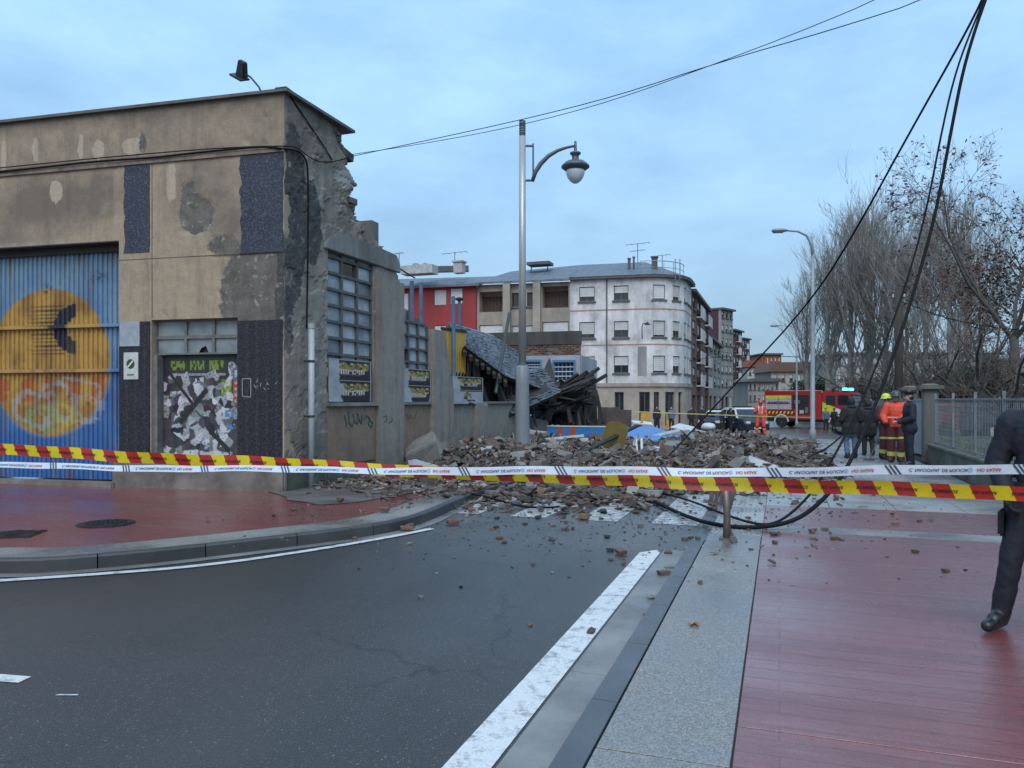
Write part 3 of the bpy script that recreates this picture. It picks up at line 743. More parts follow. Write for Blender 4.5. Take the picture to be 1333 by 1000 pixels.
def clean2(me):
    bm = bmesh.new(); bm.from_mesh(me); bmesh.ops.delete(bm, geom=[v for v in bm.verts if not v.link_faces], context='VERTS'); bm.to_mesh(me); bm.free()
M_print = colmat('weathered print', rough=.5, wear=.3, wscale=14, wcol=(.05, .05, .05))
def door_print(x, y):
    # x to the right of the picture
    x = 1 - x; c = np.empty((len(x), 3)); c[:] = (.022, .022, .026)
    def rect(x0, x1, y0, y1, col, a=1.0):
        m = (x > x0) & (x < x1) & (y > y0) & (y < y1); c[m] = c[m]*(1-a) + np.array(col)*a
    rr = random.Random(5)
    for k in range(3):
        X0 = .07 + k*.245; rect(X0, X0+.225, .83, .97, (.03, .035, .02)); 
        m = (x > X0+.02) & (x < X0+.2) & (y > .85) & (y < .95) & (vnoise(x*60, y*30, 1, k) > .45); c[m] = (.15, .22, .04)
        rect(X0, X0+.22, .795, .822, (.34, .30, .36)); 
        m = (x > X0+.01) & (x < X0+.21) & (y > .802) & (y < .815) & (np.floor(x*110) % 2 == 0); c[m] = (.05, .04, .06)
    rect(.72, .86, .56, .76, (.09, .16, .03)); m = (x > .73) & (x < .85) & (y > .62) & (y < .73) & (vnoise(x*50, y*40, 1, 4) > .5); c[m] = (.26, .38, .06)
    rect(.52, .70, .50, .60, (.36, .16, .24)); rect(.87, .99, .50, .76, (.33, .06, .04)); m = (x > .89) & (x < .98) & (y > .52) & (y < .74) & (np.floor(y*34) % 2 == 0); c[m] = (.4, .33, .3)
    rect(.86, 1.0, .76, .90, (.10, .14, .22)); m = (x > .87) & (y > .78) & (y < .89) & (vnoise(x*40, y*40, 1, 6) > .6); c[m] = (.4, .43, .5)
    for (X0, Y0, X1, Y1) in ((0, .0, .14, .26), (.0, .28, .14, .42), (.86, .04, 1, .24), (.36, .02, .55, .2), (.66, .2, .84, .05)):
        rect(X0, X1, Y0, Y1, (.016, .016, .018)); m = (x > X0+.02) & (x < X1-.02) & (y > Y0+.02) & (y < Y1-.02) & (np.floor(y*46) % 3 == 0) & (vnoise(x*70, y*46, 1, 2) > .4); c[m] = (.3, .3, .3)
    # torn paper in angular shards
    sd = np.random.RandomState(3); SX = sd.rand(230); SY = sd.rand(230); jx = (fbm(x, y, 14, 3)-.5)*.05; jy = (fbm(x, y, 14, 9)-.5)*.05
    cell = np.empty(len(x), int)
    for a0 in range(0, len(x), 4000): cell[a0:a0+4000] = np.argmin((x[a0:a0+4000, None]+jx[a0:a0+4000, None]-SX)**2+(y[a0:a0+4000, None]+jy[a0:a0+4000, None]-SY)**2, 1)
    dens = np.clip(.33+.75*np.exp(-((SY-.42)/.3)**2)*(.45+.8*np.random.RandomState(8).rand(230))-.25*((SX < .16) & (SY < .45)), 0, 1)
    kind = sd.rand(230); shade = .18+.32*sd.rand(230); cls = (kind < dens*.62) & (SY < .8)
    tint = sd.rand(230, 1)*np.array((.05, .045, .05))+sd.rand(230, 3)*np.array((.022, .014, .022))+.008; oth = (~cls)[cell] & (y < .78) & ~((x > .7) & (y > .45)); c[oth] = tint[cell][oth]*(.6+.8*fbm(x, y, 20, 6))[oth][:, None]; m = cls[cell]; c[m] = (np.array((.94, 1, 1.05))[None]*(shade[cell]*(.75+.5*fbm(x, y, 9, 4)))[:, None])[m]
    pk = (kind > .93)[cell] & (y < .8); c[pk] = np.array((.09, .10, .11))
    ink = m & (np.floor(y*70+jx*200) % 3 == 0) & (vnoise(x*80, y*70, 1, 2) > .55); c[ink] *= .35
    for (a, b_, ra, rb, s) in ((.44, .66, .10, .10, 2), (.78, .37, .13, .12, 5), (.62, .09, .06, .16, 10), (.85, .88, .06, .09, 13), (.5, .02, .5, .035, 14)):
        d = np.hypot((x-a)/ra, (y-b_)/rb) + (fbm(x, y, 7, s)-.5)*1.5
        m = d < .75; sh = .34 + .22*vnoise(x*9, y*9, 1, s+3); c[m] = (np.array((.95, 1, 1.06))[None]*sh[:, None])[m]
        m2 = m & (fbm(x, y, 16, s+2) > .6); c[m2] = c[m2]*.3
    for (a, b_) in ((.83, .42), (.85, .30)):
        m = (np.abs(x-a) < .05) & (np.abs(y-b_) < .035) & (vnoise(x*50, y*60, 1, 3) > .4); c[m] = (.06, .22, .42)
    # black cross taped over
    for (x0, y0, x1, y1, wd) in ((.05, .85, .38, .5, .017), (.55, .66, .2, .32, .03), (.58, .25, .82, .06, .024)):
        L_ = math.hypot(x1-x0, y1-y0); s = ((x-x0)*(x1-x0)+(y-y0)*(y1-y0))/L_; d = np.abs((x-x0)*(y1-y0)-(y-y0)*(x1-x0))/L_
        m = (s > 0) & (s < L_) & (d < wd); c[m] = (.02, .02, .02)
    return c
paint_grid(FF, du0 + .01, du1 - .1, dz0, zt0 - .01, .2, 150, 180, door_print, 'layered_posters', M_print, door, .008)
# graffiti strokes on the dark tiles
mb = MB()
for q in range(9):
    a = FF.uv(R.uniform(330, 362), R.uniform(497, 506)); mb.beam(FF.p(a[0], a[1], -.0135), FF.p(a[0] + R.uniform(-.05, .05), a[1] + R.uniform(-.08, .08), -.0135), .012, .002, up=(FF.o.x, FF.o.y, 0))
for a, b_ in (((316, 493), (327, 493)), ((316, 516), (327, 517)), ((316, 493), (316, 516)), ((327, 493), (327, 517))):
    p, q = FF.uv(*a), FF.uv(*b_); mb.beam(FF.p(*p, -.0135), FF.p(*q, -.0135), .014, .002, up=(FF.o.x, FF.o.y, 0))
mb.build('scrawl', mat('chalk scrawl', (.3, .3, .3), rough=.8), wh)['kind'] = 'stuff'
# ---------------- side wall with its torn end
su = lambda px: SF.uv(px, 400)[0]
prof_px = [(372, 123), (445, 168), (441, 181), (447, 190), (452, 199), (451, 215), (458, 229), (463, 241), (459, 255), (463, 271), (468, 280), (474, 297), (477, 311), (505, 325), (508, 339), (512, 350), (520, 359)]
pp = [SF.uv(*q) for q in prof_px]
UE = pp[-1][0]
def side_top(u):
    # highest z of the ragged outline at u
    if u < pp[1][0] - .25: return ZT
    best = 0
    for (a, za), (b_, zb) in zip(pp, pp[1:]):
        lo, hi = min(a, b_), max(a, b_)
        if lo <= u <= hi and hi > lo: best = max(best, za + (zb - za) * (u - a) / (b_ - a))
    return best
def side_keep_edge(u, v):
    # right-hand boundary as u(z)
    if v > ZT: return False
    mx = 0
    for (a, za), (b_, zb) in zip(pp[1:], pp[2:]):
        if min(za, zb) <= v <= max(za, zb): mx = max(mx, a + (b_ - a) * (v - za) / (zb - za + 1e-9))
    if v < pp[-1][1]: mx = UE
    if v > pp[1][1]: mx = pp[1][0]
    return u < mx + (vnoise(np.array([v]), np.array([3.]), 8, 2)[0] - .6) * .16 + (vnoise(np.array([v]), np.array([7.]), 3.2, 4)[0] - .5) * .16
w1 = (su(427), su(487)); w1z = (SF.uv(427, 524)[1], SF.uv(427, 325)[1])
sus = steps(0, UE, .055, w1); svs = steps(.06, ZT, .05, w1z)
keep = lambda u, v: side_keep_edge(u, v) and not (w1[0] < u < w1[1] and w1z[0] < v < w1z[1])
def side_mask(co):
    u = co[:, 1] - C.y; z = co[:, 2]
    Rm = np.full(len(u), .3); Gm = np.full(len(u), .35); Bm = np.full(len(u), .2)
    def bl(A, px, py, rx, ry, val, soft=.5):
        bu, bz = SF.uv(px, py); b2, _ = SF.uv(px + rx, py); _, bz2 = SF.uv(px, py + ry); d = np.sqrt(((u-bu)/(b2-bu))**2 + ((z-bz)/(bz2-bz))**2)
        f = np.clip((1-d)/soft + .5, 0, 1); A[:] = A*(1-f) + val*f
    # dark slate-grey coat (R), brick showing (G stain), pale plaster (B)
    bl(Rm, 382, 280, 16, 110, .95, .3); bl(Rm, 405, 290, 14, 50, .85); bl(Rm, 376, 400, 8, 60, .6); bl(Rm, 440, 150, 30, 60, .2)
    for a in ((388, 232, 9, 14), (405, 255, 8, 26), (378, 295, 7, 16), (380, 250, 6, 20), (450, 235, 12, 12), (372, 345, 5, 14)): bl(Bm, *a, .82, .5)
    bl(Gm, 400, 170, 30, 50, .6, 1); bl(Gm, 450, 280, 20, 40, .55, 1); bl(Gm, 400, 590, 60, 30, .7, 1); bl(Gm, 500, 585, 60, 20, .75, 1)
    return np.stack([Rm, Gm, Bm], 1)
M_side = maskwall('dirty grey render', (.30, .275, .235), (.115, .115, .115), (.16, .14, .12), (.40, .39, .365), amp=.75, bstr=1.0)
mb = panel(sus, svs, keep, SF.p, .38)
co = np.array(mb.v); ms = side_mask(co); fr_ = co[:, 0] > C.x-.01; n = fbm(co[:, 1], co[:, 2], 2.4, 41); n2 = fbm(co[:, 1], co[:, 2], 7, 12); n3 = fbm(co[:, 1]*.6, co[:, 2]*2.2, 3.0, 5)
edge = np.clip((co[:, 1]-C.y-1.4)/1.2, 0, 1)*(co[:, 2] > w1z[1]+.3)
dep = (n > .56)*.022+(n2-.5)*.03+(ms[:, 2]+(n2-.5)*.9 > .5)*-.012+edge*((n3 > .5)*.06+(n2-.5)*.07); co[:, 0] -= np.where(fr_, np.maximum(dep, -.02), 0); mb.v = [tuple(c) for c in co]
me = mb.mesh('side_wall', M_side, fix=False); clean(me); set_attr(me, 'Mask', side_mask); sw = link('side_wall', me, wh)
# loose bricks and stones sticking out of the torn edge
bm_ = []
for k in range(4):
    mb = MB(); rr = random.Random(k); d = (.26, .13, .07) if k < 2 else (.3, .2, .14)
    P = [Vector((x*d[0]/2*rr.uniform(.75, 1), y*d[1]/2*rr.uniform(.8, 1), z*d[2]/2*rr.uniform(.7, 1))) for x, y, z in ((-1,-1,-1),(1,-1,-1),(1,1,-1),(-1,1,-1),(-1,-1,1),(1,-1,1),(1,1,1),(-1,1,1))]
    mb.hexa(P); bm_.append(mb.mesh('brick', [mat('torn masonry', (.20, .17, .145), (.13, .10, .085), 5, rough=.9, bmp=.5, rnd=.45)]))
for (a, za), (b_, zb) in zip(pp[1:-3], pp[2:-3]):
    L_ = math.hypot(b_-a, zb-za); n = max(1, int(L_/.075))
    for k in range(n):
        s = (k+R.random())/n; o = link('brick', R.choice(bm_), sw)
        o.matrix_basis = Matrix.Translation(SF.p(a+(b_-a)*s-.04, za+(zb-za)*s-.03, R.uniform(.03, .33))) @ Euler((R.gauss(0,.15), R.gauss(0,.15), math.pi/2+R.gauss(0,.25))).to_matrix().to_4x4()
# fallen-open slab edges: lintel over the window and the two shelf slabs
M_conc2 = mat('weathered concrete', (.24, .235, .22), (.13, .13, .12), 2.4, rough=.8, bmp=.5, bscale=22, dirt=.35, streak=True)
a, za = SF.uv(444, 308); b_, zb = SF.uv(507, 330); a2, za2 = SF.uv(430, 322); b2, zb2 = SF.uv(490, 345)
mb = MB(); mb.prism([(w1[0]-.15, w1z[1]), (w1[1]+.02, w1z[1]), (UE-.0, w1z[1]+.0), (UE-.05, w1z[1]+.22), (UE-.2, w1z[1]+.36), (w1[1]-.4, w1z[1]+.40), (w1[0]+.3, w1z[1]+.36), (w1[0]+.05, w1z[1]+.24), (w1[0]-.12, w1z[1]+.1)], SF.p, -.045, .03); mb.build('lintel', M_conc2, wh, bevel=.015)
a, za = SF.uv(453, 197)
mb = MB(); mb.beam(SF.p(a-.5, za+.1, .2), SF.p(a+.3, za-.05, .15), .2, .14); mb.build('roof_beam_end', mat('old wood end', (.10, .085, .07), rough=.9, bmp=.5), wh)
# pilasters and low walls going up the street
def pil(px0, px1, pyt, name='pilaster', t=-.10, m=None, jag=.0, zlow=.02, slope=0, us_=.5):
    u0, u1 = su(px0), su(px1); zt = SF.uv((px0+px1)/2, pyt)[1]
    uu_ = steps(u0, u1, .06); vv_ = steps(zlow, zt, .06)
    kp_ = lambda u, v: v < zt - slope*max(0, (u-u0)/(u1-u0)-us_)/(1-us_) - jag*(vnoise(np.array([u]), np.array([1.]), 3, 4)[0] + .6*(u-u0)/(u1-u0))
    mb = panel(uu_, vv_, kp_, SF.p, .5, None)
    mb.v = [tuple(Vector(q) + Vector((-t, 0, 0))) for q in mb.v]
    me = mb.mesh(name, m or M_side, fix=False); clean(me); set_attr(me, 'Mask', pil_mask); return link(name, me, wh)
def pil_mask(co):
    u = co[:, 1]; z = co[:, 2]; n = len(u); st = np.clip((1.0 - z)/1.0, 0, 1)
    return np.stack([np.full(n, .18) + .2*(fbm(u, z, .9, 3) > .55), .3 + .35*st, np.full(n, .30)], 1)
M_pil = maskwall('grey concrete render', (.285, .265, .23), (.14, .132, .12), (.15, .135, .115), (.36, .345, .31), amp=.5, bstr=.6)
M_dado = maskwall('pinkish render', (.27, .195, .15), (.17, .16, .15), (.13, .115, .10), (.30, .25, .2), amp=.5, bstr=.5)
pil(489, 521, 350, m=M_pil, jag=.25); pil(560, 586, 428, m=M_pil, jag=.15, slope=1.35, us_=.55); pil(617, 631, 522, m=M_pil, jag=.1)
def low(px0, px1, m, pyt=526, name='dado_wall'):
    u0, u1 = su(px0), su(px1); zt = SF.uv(600, pyt)[1]
    mb = panel(steps(u0, u1, .12), steps(.02, zt, .1), lambda u, v: True, SF.p, .3); mb.v = [tuple(Vector(q) + Vector((-.02 if m is M_dado else -.03, 0, 0))) for q in mb.v]
    me = mb.mesh(name, m, fix=False); set_attr(me, 'Mask', pil_mask); o = link(name, me, wh)
    mb = MB(); mb.fbox(SF, u0, u1, zt, zt+.06, -.05, .25); mb.build('sill', M_conc2, wh); return zt
zs = low(521, 560, M_dado); low(585, 617, M_pil); low(631, 680, M_pil)
# pink dado under the first window
u0, u1 = w1; mb = panel(steps(u0-.03, u1+.03, .12), steps(.45, w1z[0]-.07, .1), lambda u, v: True, SF.p, .1); mb.v = [tuple(Vector(q)+Vector((.015, 0, 0))) for q in mb.v]
me = mb.mesh('dado_panel', M_dado, fix=False); set_attr(me, 'Mask', pil_mask); link('dado_panel', me, wh)
mb = MB(); mb.fbox(SF, u0-.05, u1+.05, w1z[0]-.07, w1z[0], -.08, .2); mb.build('sill', M_conc2, wh)
mb = MB(); mb.fbox(SF, 0, w1[0]-.1, .04, .55, -.06, .05); mb.fbox(SF, w1[0]-.1, su(560), .04, .34, -.05, .05); mb.build('wall_foot', mat('mossy footing', (.12, .115, .10), (.05, .06, .04), 3, rough=.85, bmp=.7, bscale=14), wh, bevel=.02)
# lattice windows of concrete bars with frosted panes
M_lat = mat('lattice concrete', (.115, .118, .115), (.07, .073, .073), 5, rough=.8, bmp=.4)
M_lp = [glassy('lattice pane a', (.40, .46, .5), .35), glassy('lattice pane b', (.30, .36, .4), .35), glassy('lattice pane c', (.20, .235, .26), .3)]
def lattice(u0, u1, z0, z1, cols, rh, top=None):
    top = top or (lambda u: z1); mb = MB(); cw = (u1-u0)/cols
    for i in range(cols+1):
        u = u0+cw*i; mb.fbox(SF, u-.028, u+.028, z0, min(z1, top(min(max(u, u0+.01), u1-.01))), .05, .16)
    nr = int((z1-z0)/rh)+1; wnd = None
    for j in range(nr+1):
        z = z0+rh*j; ue = u1
        if z > z1: break
        n_ = [u0+cw*k/6 for k in range(cols*6+1) if top(min(max(u0+cw*k/6, u0+.01), u1-.01)) >= z]
        if len(n_) > 1: mb.fbox(SF, min(n_), max(n_), z-.026, z+.026, .045, .165)
    wnd = mb.build('lattice_window', M_lat, wh)
    for i in range(cols):
        for j in range(nr):
            a, b_ = u0+cw*i+.028, u0+cw*(i+1)-.028; c, d = z0+rh*j+.026, min(z0+rh*(j+1)-.026, z1)
            if top((a+b_)/2) < d or d-c < .03: continue
            if R.random() < .04: continue
            mb = MB(); tl = R.uniform(-.008, .008); mb.hexa([SF.p(a,c,.10+tl),SF.p(b_,c,.10),SF.p(b_,c,.106),SF.p(a,c,.106+tl),SF.p(a,d,.10),SF.p(b_,d,.10+tl),SF.p(b_,d,.106+tl),SF.p(a,d,.106)])
            mb.build('pane', R.choices(M_lp, (5, 3, 1))[0], wnd)
lattice(w1[0], w1[1], w1z[0], w1z[1], 3, .30)
q0, q1 = SF.uv(521, 392), SF.uv(560, 425)
lattice(su(521)+.02, su(560)-.02, zs+.06, q0[1], 3, .30, lambda u: q0[1] + (q1[1]-q0[1])*(u-q0[0])/(q1[0]-q0[0]))
# poster boards with the golden crown print
def crown_print(s):
    def fn(x, y):
        c = np.empty((len(x), 3)); c[:] = (.018, .018, .022)
        for k in (0, 1):
            yy = (y - (.5 if k else 0))*2; X = x - .52; inb = (y >= .5) if k else (y < .5)
            arch = .30 + .35*X*X; h = yy - arch
            gold = inb & (np.abs(X) < .42) & (h > .16) & (h < .36 + .2*np.abs(np.sin(X*9+.2))) & (vnoise(x*28, y*40, 1, s+k) > .26)
            gc = np.array((.28, .20, .055)) + (vnoise(x*16, y*20, 1, s+3)[:, None]-.4)*np.array((.2, .14, .05)); c[gold] = gc[gold]
            let = inb & (np.abs(X) < .33) & (h > .0) & (h < .24) & ((x*19) % 1 < .7) & (vnoise(np.floor(x*19), yy*9, 1, s) > .28); c[let] = (.50, .50, .47)
            red = inb & (np.abs(X) < .3) & (h > -.05) & (h < .0); c[red] = (.20, .05, .035)
            for (a, b_) in ((0, .80), (-.3, .72), (.34, .82), (.3, .55)):
                m = inb & (np.hypot((X-a)*1.1, (yy-b_)*.7) < .045); c[m] = (.42, .40, .16)
        c[(np.abs(y-.5) < .012)] = (.4, .4, .4)
        m = (x < .13 + .14*fbm(x*0, y, 5, s)) | ((y < .42) & (x < .22 + .16*vnoise(x*3, y*7, 1, s))) | ((y < .2) & (x > .78 + .2*vnoise(y*6, x*3, 1, s+2)))
        sh = .26 + .2*fbm(x, y, 6, s+9); c[m] = (np.array((.95, 1.02, 1.08))[None]*sh[:, None])[m]
        if s == 3:
            m = (y < .45) & (fbm(x, y, 4, 7) > .42); c[m] = (np.array((.95, 1.02, 1.08))[None]*sh[:, None])[m]
        m = (x > .975) | (y > .985); c[m] = (.3, .31, .31)
        return c
    return fn
def board(px0, px1, py_t0, py_t1, pyb, s, t):
    u0, z0 = SF.uv(px0, pyb); u1, zt = SF.uv(px1, py_t1); _, zt0_ = SF.uv(px0, py_t0)
    h = max(zt, zt0_)
    e_ = MB(); e_.fbox(SF, u0, u1, z0, min(zt, zt0_), t+.004, t+.02); bo = e_.build('poster_board', mat('board back', (.2, .2, .19), rough=.8), wh)
    paint_grid(SF, u0, u1, z0, min(zt, zt0_)-.005, t, 56, 74, crown_print(s), 'crown_poster', M_print, bo, .004)
board(427, 482, 464, 471, 523, 1, -.015); board(522, 559, 477, 482, 524, 2, -.03); board(586, 626, 484, 492, 526, 3, -.06)
# graffiti tag in green on the dado and dark scrawls
def strokes(fr, pts_list, w, m, name, t):
    mb = MB()
    for pts in pts_list:
        P = [fr.p(*fr.uv(*q), t) for q in pts]
        for a, b_ in zip(P, P[1:]): mb.beam(a, b_, w, .003, up=(fr.o.x, fr.o.y, 0))
    o = mb.build(name, m, wh, fix=False); o['kind'] = 'stuff'; return o
M_green = mat('green spray', (.02, .12, .075), rough=.7)
strokes(SF, [[(447, 541), (450, 552), (449, 556)], [(452, 536), (453, 550), (457, 555), (460, 546), (458, 538)], [(460, 548), (464, 552), (465, 541), (463, 537)], [(466, 545), (469, 552), (470, 540)], [(472, 546), (476, 541), (480, 544), (478, 552), (482, 556), (484, 551), (479, 545)]], .028, M_green, 'green_tag', -.026)
strokes(SF, [[(524, 545), (526, 539), (529, 540), (530, 546)], [(531, 545), (533, 540), (535, 546)], [(537, 546), (540, 541), (541, 535)]], .014, mat('dark spray', (.03, .03, .03), rough=.8), 'scrawl', -.026)
strokes(SF, [[(493, 543), (497, 541), (498, 546), (494, 550)], [(501, 551), (505, 548), (504, 543)], [(391, 520), (395, 535), (398, 522), (401, 532), (404, 520)]], .012, MATS['dark spray'], 'scrawl', -.107)
# ---------------- roof edges
mb = MB(); ur0 = pp[1][0] + .25
M_roof = mat('dark roof sheet', (.07, .07, .068), (.12, .115, .1), 3, rough=.6, bmp=.3)
def rp_(u, t, z): q = FF.p(u, z, t); return q
mb.hexa([Vector((C.x+.10, C.y-.07, ZT)), Vector((C.x+.14, C.y+ur0, ZT-.02)), Vector((C.x-6, C.y+ur0, ZT-.02)), FF.p(FW, ZT, -.07), Vector((C.x+.10, C.y-.07, ZT+.05)), Vector((C.x+.14, C.y+ur0, ZT+.03)), Vector((C.x-6, C.y+ur0, ZT+.05)), FF.p(FW, ZT+.05, -.07)])
mb.build('roof_slab', M_roof, wh)
mb = MB(); mb.fbox(FF, fu(186), FW, ZT+.056, ZT+.13, .15, 2.5); mb.build('raised_roof_sheet', M_roof, wh)
mb = MB(); mb.fbox(FF, -.08, .16, ZT+.0535, ZT+.09, -.06, .3); mb.build('corner_cap', M_conc2, wh, bevel=.02)
# back and left walls close the block
mb = MB(); mb.fbox(FF, FW-.35, FW, .13, ZT, .35, 4.2); mb.build('end_wall', M_conc2, wh)
bw = Frame((C.x-.4, C.y+3.9), (-1, 0), (0, 1)); mb = panel(steps(0, 9.5, .3), steps(.13, ZT-.1, .3), lambda u, v: v < 3.2+2.6*vnoise(np.array([u]), np.array([2.]), .8, 1)[0], bw.p, .3); me = mb.mesh('back_wall', M_conc2, fix=False); clean(me); link('back_wall', me, wh)
# ---------------- drain pipe at the corner
up = su(395); mb = MB(); z1 = SF.uv(395, 428)[1]
M_pvc = mat('grey plastic pipe', (.36, .4, .42), (.30, .33, .35), 3, rough=.45, bmp=.1)
pb = G(394, 637, .13); q = Vector((C.x+.16, pb.y if abs(pb.x-C.x) < 1 else C.y+up, 0)); q.y = C.y+up
mb.tube([(q.x, q.y, .13), (q.x, q.y, z1)], .052, 12); dp = mb.build('drain_pipe', M_pvc, wh, smooth=True)
mb = MB(); mb.tube([(q.x, q.y, z1-.001), (q.x, q.y, z1+.08)], .06, 12); mb.build('collar', M_pvc, dp)
for z in (1.35, 2.3):
    mb = MB(); mb.tube([(q.x, q.y, z), (q.x, q.y, z+.04)], .058, 12); mb.box((q.x-.09, q.y, z+.02), (.1, .03, .03)); mb.build('pipe_clip', MATS['dark steel'], dp)
# ---------------- cables on the facade
M_cab = mat('black cable', (.012, .012, .013), rough=.75, bmp=0, spec=.15)
def cab(pts, r, label, name='facade_cable', n=6, group=None, m=None):
    P = [Vector(p) for p in pts]
    for _ in range(2):
        nc = [P[0]]
        for a, b_ in zip(P, P[1:]): nc += [a*.75+b_*.25, a*.25+b_*.75]
        P = nc+[P[-1]]
    mb = MB(); mb.tube(P, r, n); o = mb.build(name, m or M_cab, smooth=True, fix=False); tag(o, label, 'cable', group); return o
pts = [FF.p(FW, fz(-60, 233), -.05)] + [FF.p(*FF.uv(px, py), -.055) for px, py in ((0, 225), (60, 219), (130, 211), (200, 207), (260, 200), (320, 194), (352, 192))] + [FF.p(-.03, fz(370, 196), -.06)] + [SF.p(*SF.uv(px, py), -.05) for px, py in ((385, 196), (396, 208), (398, 230), (398, 300), (397, 370), (396, 428))]
cab(pts, .018, 'thick black cable along the beige facade turning down into the grey drain pipe')
pts = [FF.p(FW, fz(-60, 227), -.05)] + [FF.p(*FF.uv(px, py), -.05) for px, py in ((0, 220), (60, 214), (130, 207), (200, 201), (260, 196), (330, 192))] + [FF.p(-.05, fz(370, 192), -.06)] + [SF.p(*SF.uv(px, py), -.05) for px, py in ((382, 191), (400, 206), (418, 213), (440, 209), (452, 205))]
cab(pts, .010, 'thin black cable along the facade running to the torn wall end')
cab([SF.p(*SF.uv(px, py), -.02) for px, py in ((376, 125), (400, 160), (420, 190), (431, 208))], .012, 'thin slack cable dangling diagonally under the roof on the side wall')
# floodlight on the corner
fl = FF.p(*FF.uv(338, 124), .05); e = empty('floodlight', fl, 'small black floodlight on a thin bent arm on the warehouse roof edge', 'floodlight')
mb = MB(); P = [fl, FF.p(*FF.uv(335, 112), .05), FF.p(*FF.uv(324, 99), .05), FF.p(*FF.uv(319, 96), .05)]; P[0].z = ZT+.07; mb.tube(P, .016, 8); mb.build('arm', MATS['dark steel'], e, smooth=True)
hc = FF.p(*FF.uv(313, 88), .05); rt = Euler((.5, .55, 0)).to_matrix()
mb = MB(); mb.box(hc, (.2, .12, .26), rt, taper=.75); mb.build('housing', mat('black lamp housing', (.03, .03, .032), rough=.5), e, bevel=.015)
mb = MB(); mb.box(hc + rt @ Vector((-.01, -.04, -.14)), (.27, .2, .03), rt); mb.build('visor', MATS['black lamp housing'], e)
# ================================================================== background buildings
def proj(p):
    d = depth(p); r = p[0]*CT + p[1]*ST
    return 666.5 + r/d*F, HOR - (p[2]-CAMH)/d*F
class Bent:
    """facade line: straight, quarter arc, straight"""
    def __init__(s, P0, d0, L1, r, ang, o0): s.P = Vector(P0[:2]); s.d = Vector(d0[:2]).normalized(); s.o = Vector(o0[:2]).normalized(); s.L1 = L1; s.r = r; s.a = ang; s.La = r*ang
    def p(s, u, v, t=0.0):
        if u <= s.L1: q = s.P + s.d*u; o = s.o
        else:
            c = s.P + s.d*s.L1 - s.o*s.r; a = min((u-s.L1)/s.r, s.a); o = s.o*math.cos(a) + s.d*math.sin(a); q = c + o*s.r
            if u > s.L1+s.La: q = q + (s.d*math.cos(s.a) - s.o*math.sin(s.a))*(u-s.L1-s.La)
        q = q - o*t; return Vector((q.x, q.y, v))
    def u_at(s, px, lo, hi):
        for _ in range(50):
            m = (lo+hi)/2
            if proj(s.p(m, 5))[0] < px: lo = m
            else: hi = m
        return lo
M_shut = mat('white roller shutter', (.60, .62, .62), (.5, .52, .52), 2, rough=.5, bmp=.15, rnd=.2)
M_glass = glassy('dark window glass', (.03, .035, .04), .08)
M_frame = mat('grey window frame', (.11, .11, .11), rough=.5, bmp=0)
M_sill = mat('dark stone sill', (.12, .12, .115), (.08, .08, .078), 3, rough=.7)
M_slate = None
def slate_mat(name, c, c2):
    m, t, b = newmat(name); pos = t.nodes.new('ShaderNodeNewGeometry').outputs['Position']
    v = t.nodes.new('ShaderNodeTexVoronoi'); v.inputs['Scale'].default_value = 3.2; v.inputs['Randomness'].default_value = .8; t.links.new(pos, v.inputs['Vector'])
    n = noise(t, 9, 5, .7); s = t.nodes.new('ShaderNodeSeparateColor'); t.links.new(v.outputs['Color'], s.inputs[0])
    col = mix(t, s.outputs[0], c, c2); col = mix(t, math_(t, 'MULTIPLY', ramp(t, n.outputs['Fac'], [(.5, 0), (.65, 1)]), .6), col, tuple(x*.45 for x in c))
    t.links.new(col, b.inputs['Base Color']); b.inputs['Roughness'].default_value = .6; bump(t, b, v.outputs['Distance'], .6, .05); return m
M_slate = slate_mat('wet slate', (.085, .10, .125), (.14, .16, .19))
def window(fr, bl, u0, u1, v0, v1, shutter=.7, t=.18, sill=True, m_sh=None, mull=1, fm=None):
    mb = MB(); mb.fbox(fr, u0, u1, v0, v1, t, t+.03); w_ = mb.build('window', M_glass, bl, fix=False)
    mb = MB(); e = .06
    for a, b_, c, d in ((u0, u0+e, v0, v1), (u1-e, u1, v0, v1), (u0+e, u1-e, v0, v0+e), (u0+e, u1-e, v1-e, v1)): mb.fbox(fr, a, b_, c, d, t-.05, t-.002)
    for k in range(mull): uc = u0+(u1-u0)*(k+1)/(mull+1); mb.fbox(fr, uc-.03, uc+.03, v0+e, v1-e, t-.045, t-.003)
    mb.build('frame', fm or M_frame, w_, fix=False)
    if shutter > 0:
        mb = MB(); z = v1-e; zb = v1-e-(v1-v0-2*e)*shutter; n = max(2, int((z-zb)/.16))
        for k in range(n): mb.fbox(fr, u0+e, u1-e, z-(z-zb)*(k+1)/n+.008, z-(z-zb)*k/n, t-.09-.0, t-.052)
        mb.build('roller_shutter', m_sh or M_shut, w_, fix=False)
    if sill: mb = MB(); mb.fbox(fr, u0-.12, u1+.12, v0-.13, v0-.002, -.12, t); mb.build('sill', M_sill, w_, fix=False)
    return w_
def wall(fr, bl, u0, u1, v0, v1, holes, m, th=.35, step=3, name='wall'):
    ue = [x for h in holes for x in h[:2]]; ve = [x for h in holes for x in h[2:4]]
    mb = panel(steps(u0, u1, step, ue), steps(v0, v1, 4, ve), lambda u, v: not any(h[0] < u < h[1] and h[2] < v < h[3] for h in holes), fr.p, th)
    me = mb.mesh(name, m, fix=False); clean(me); return link(name, me, bl)
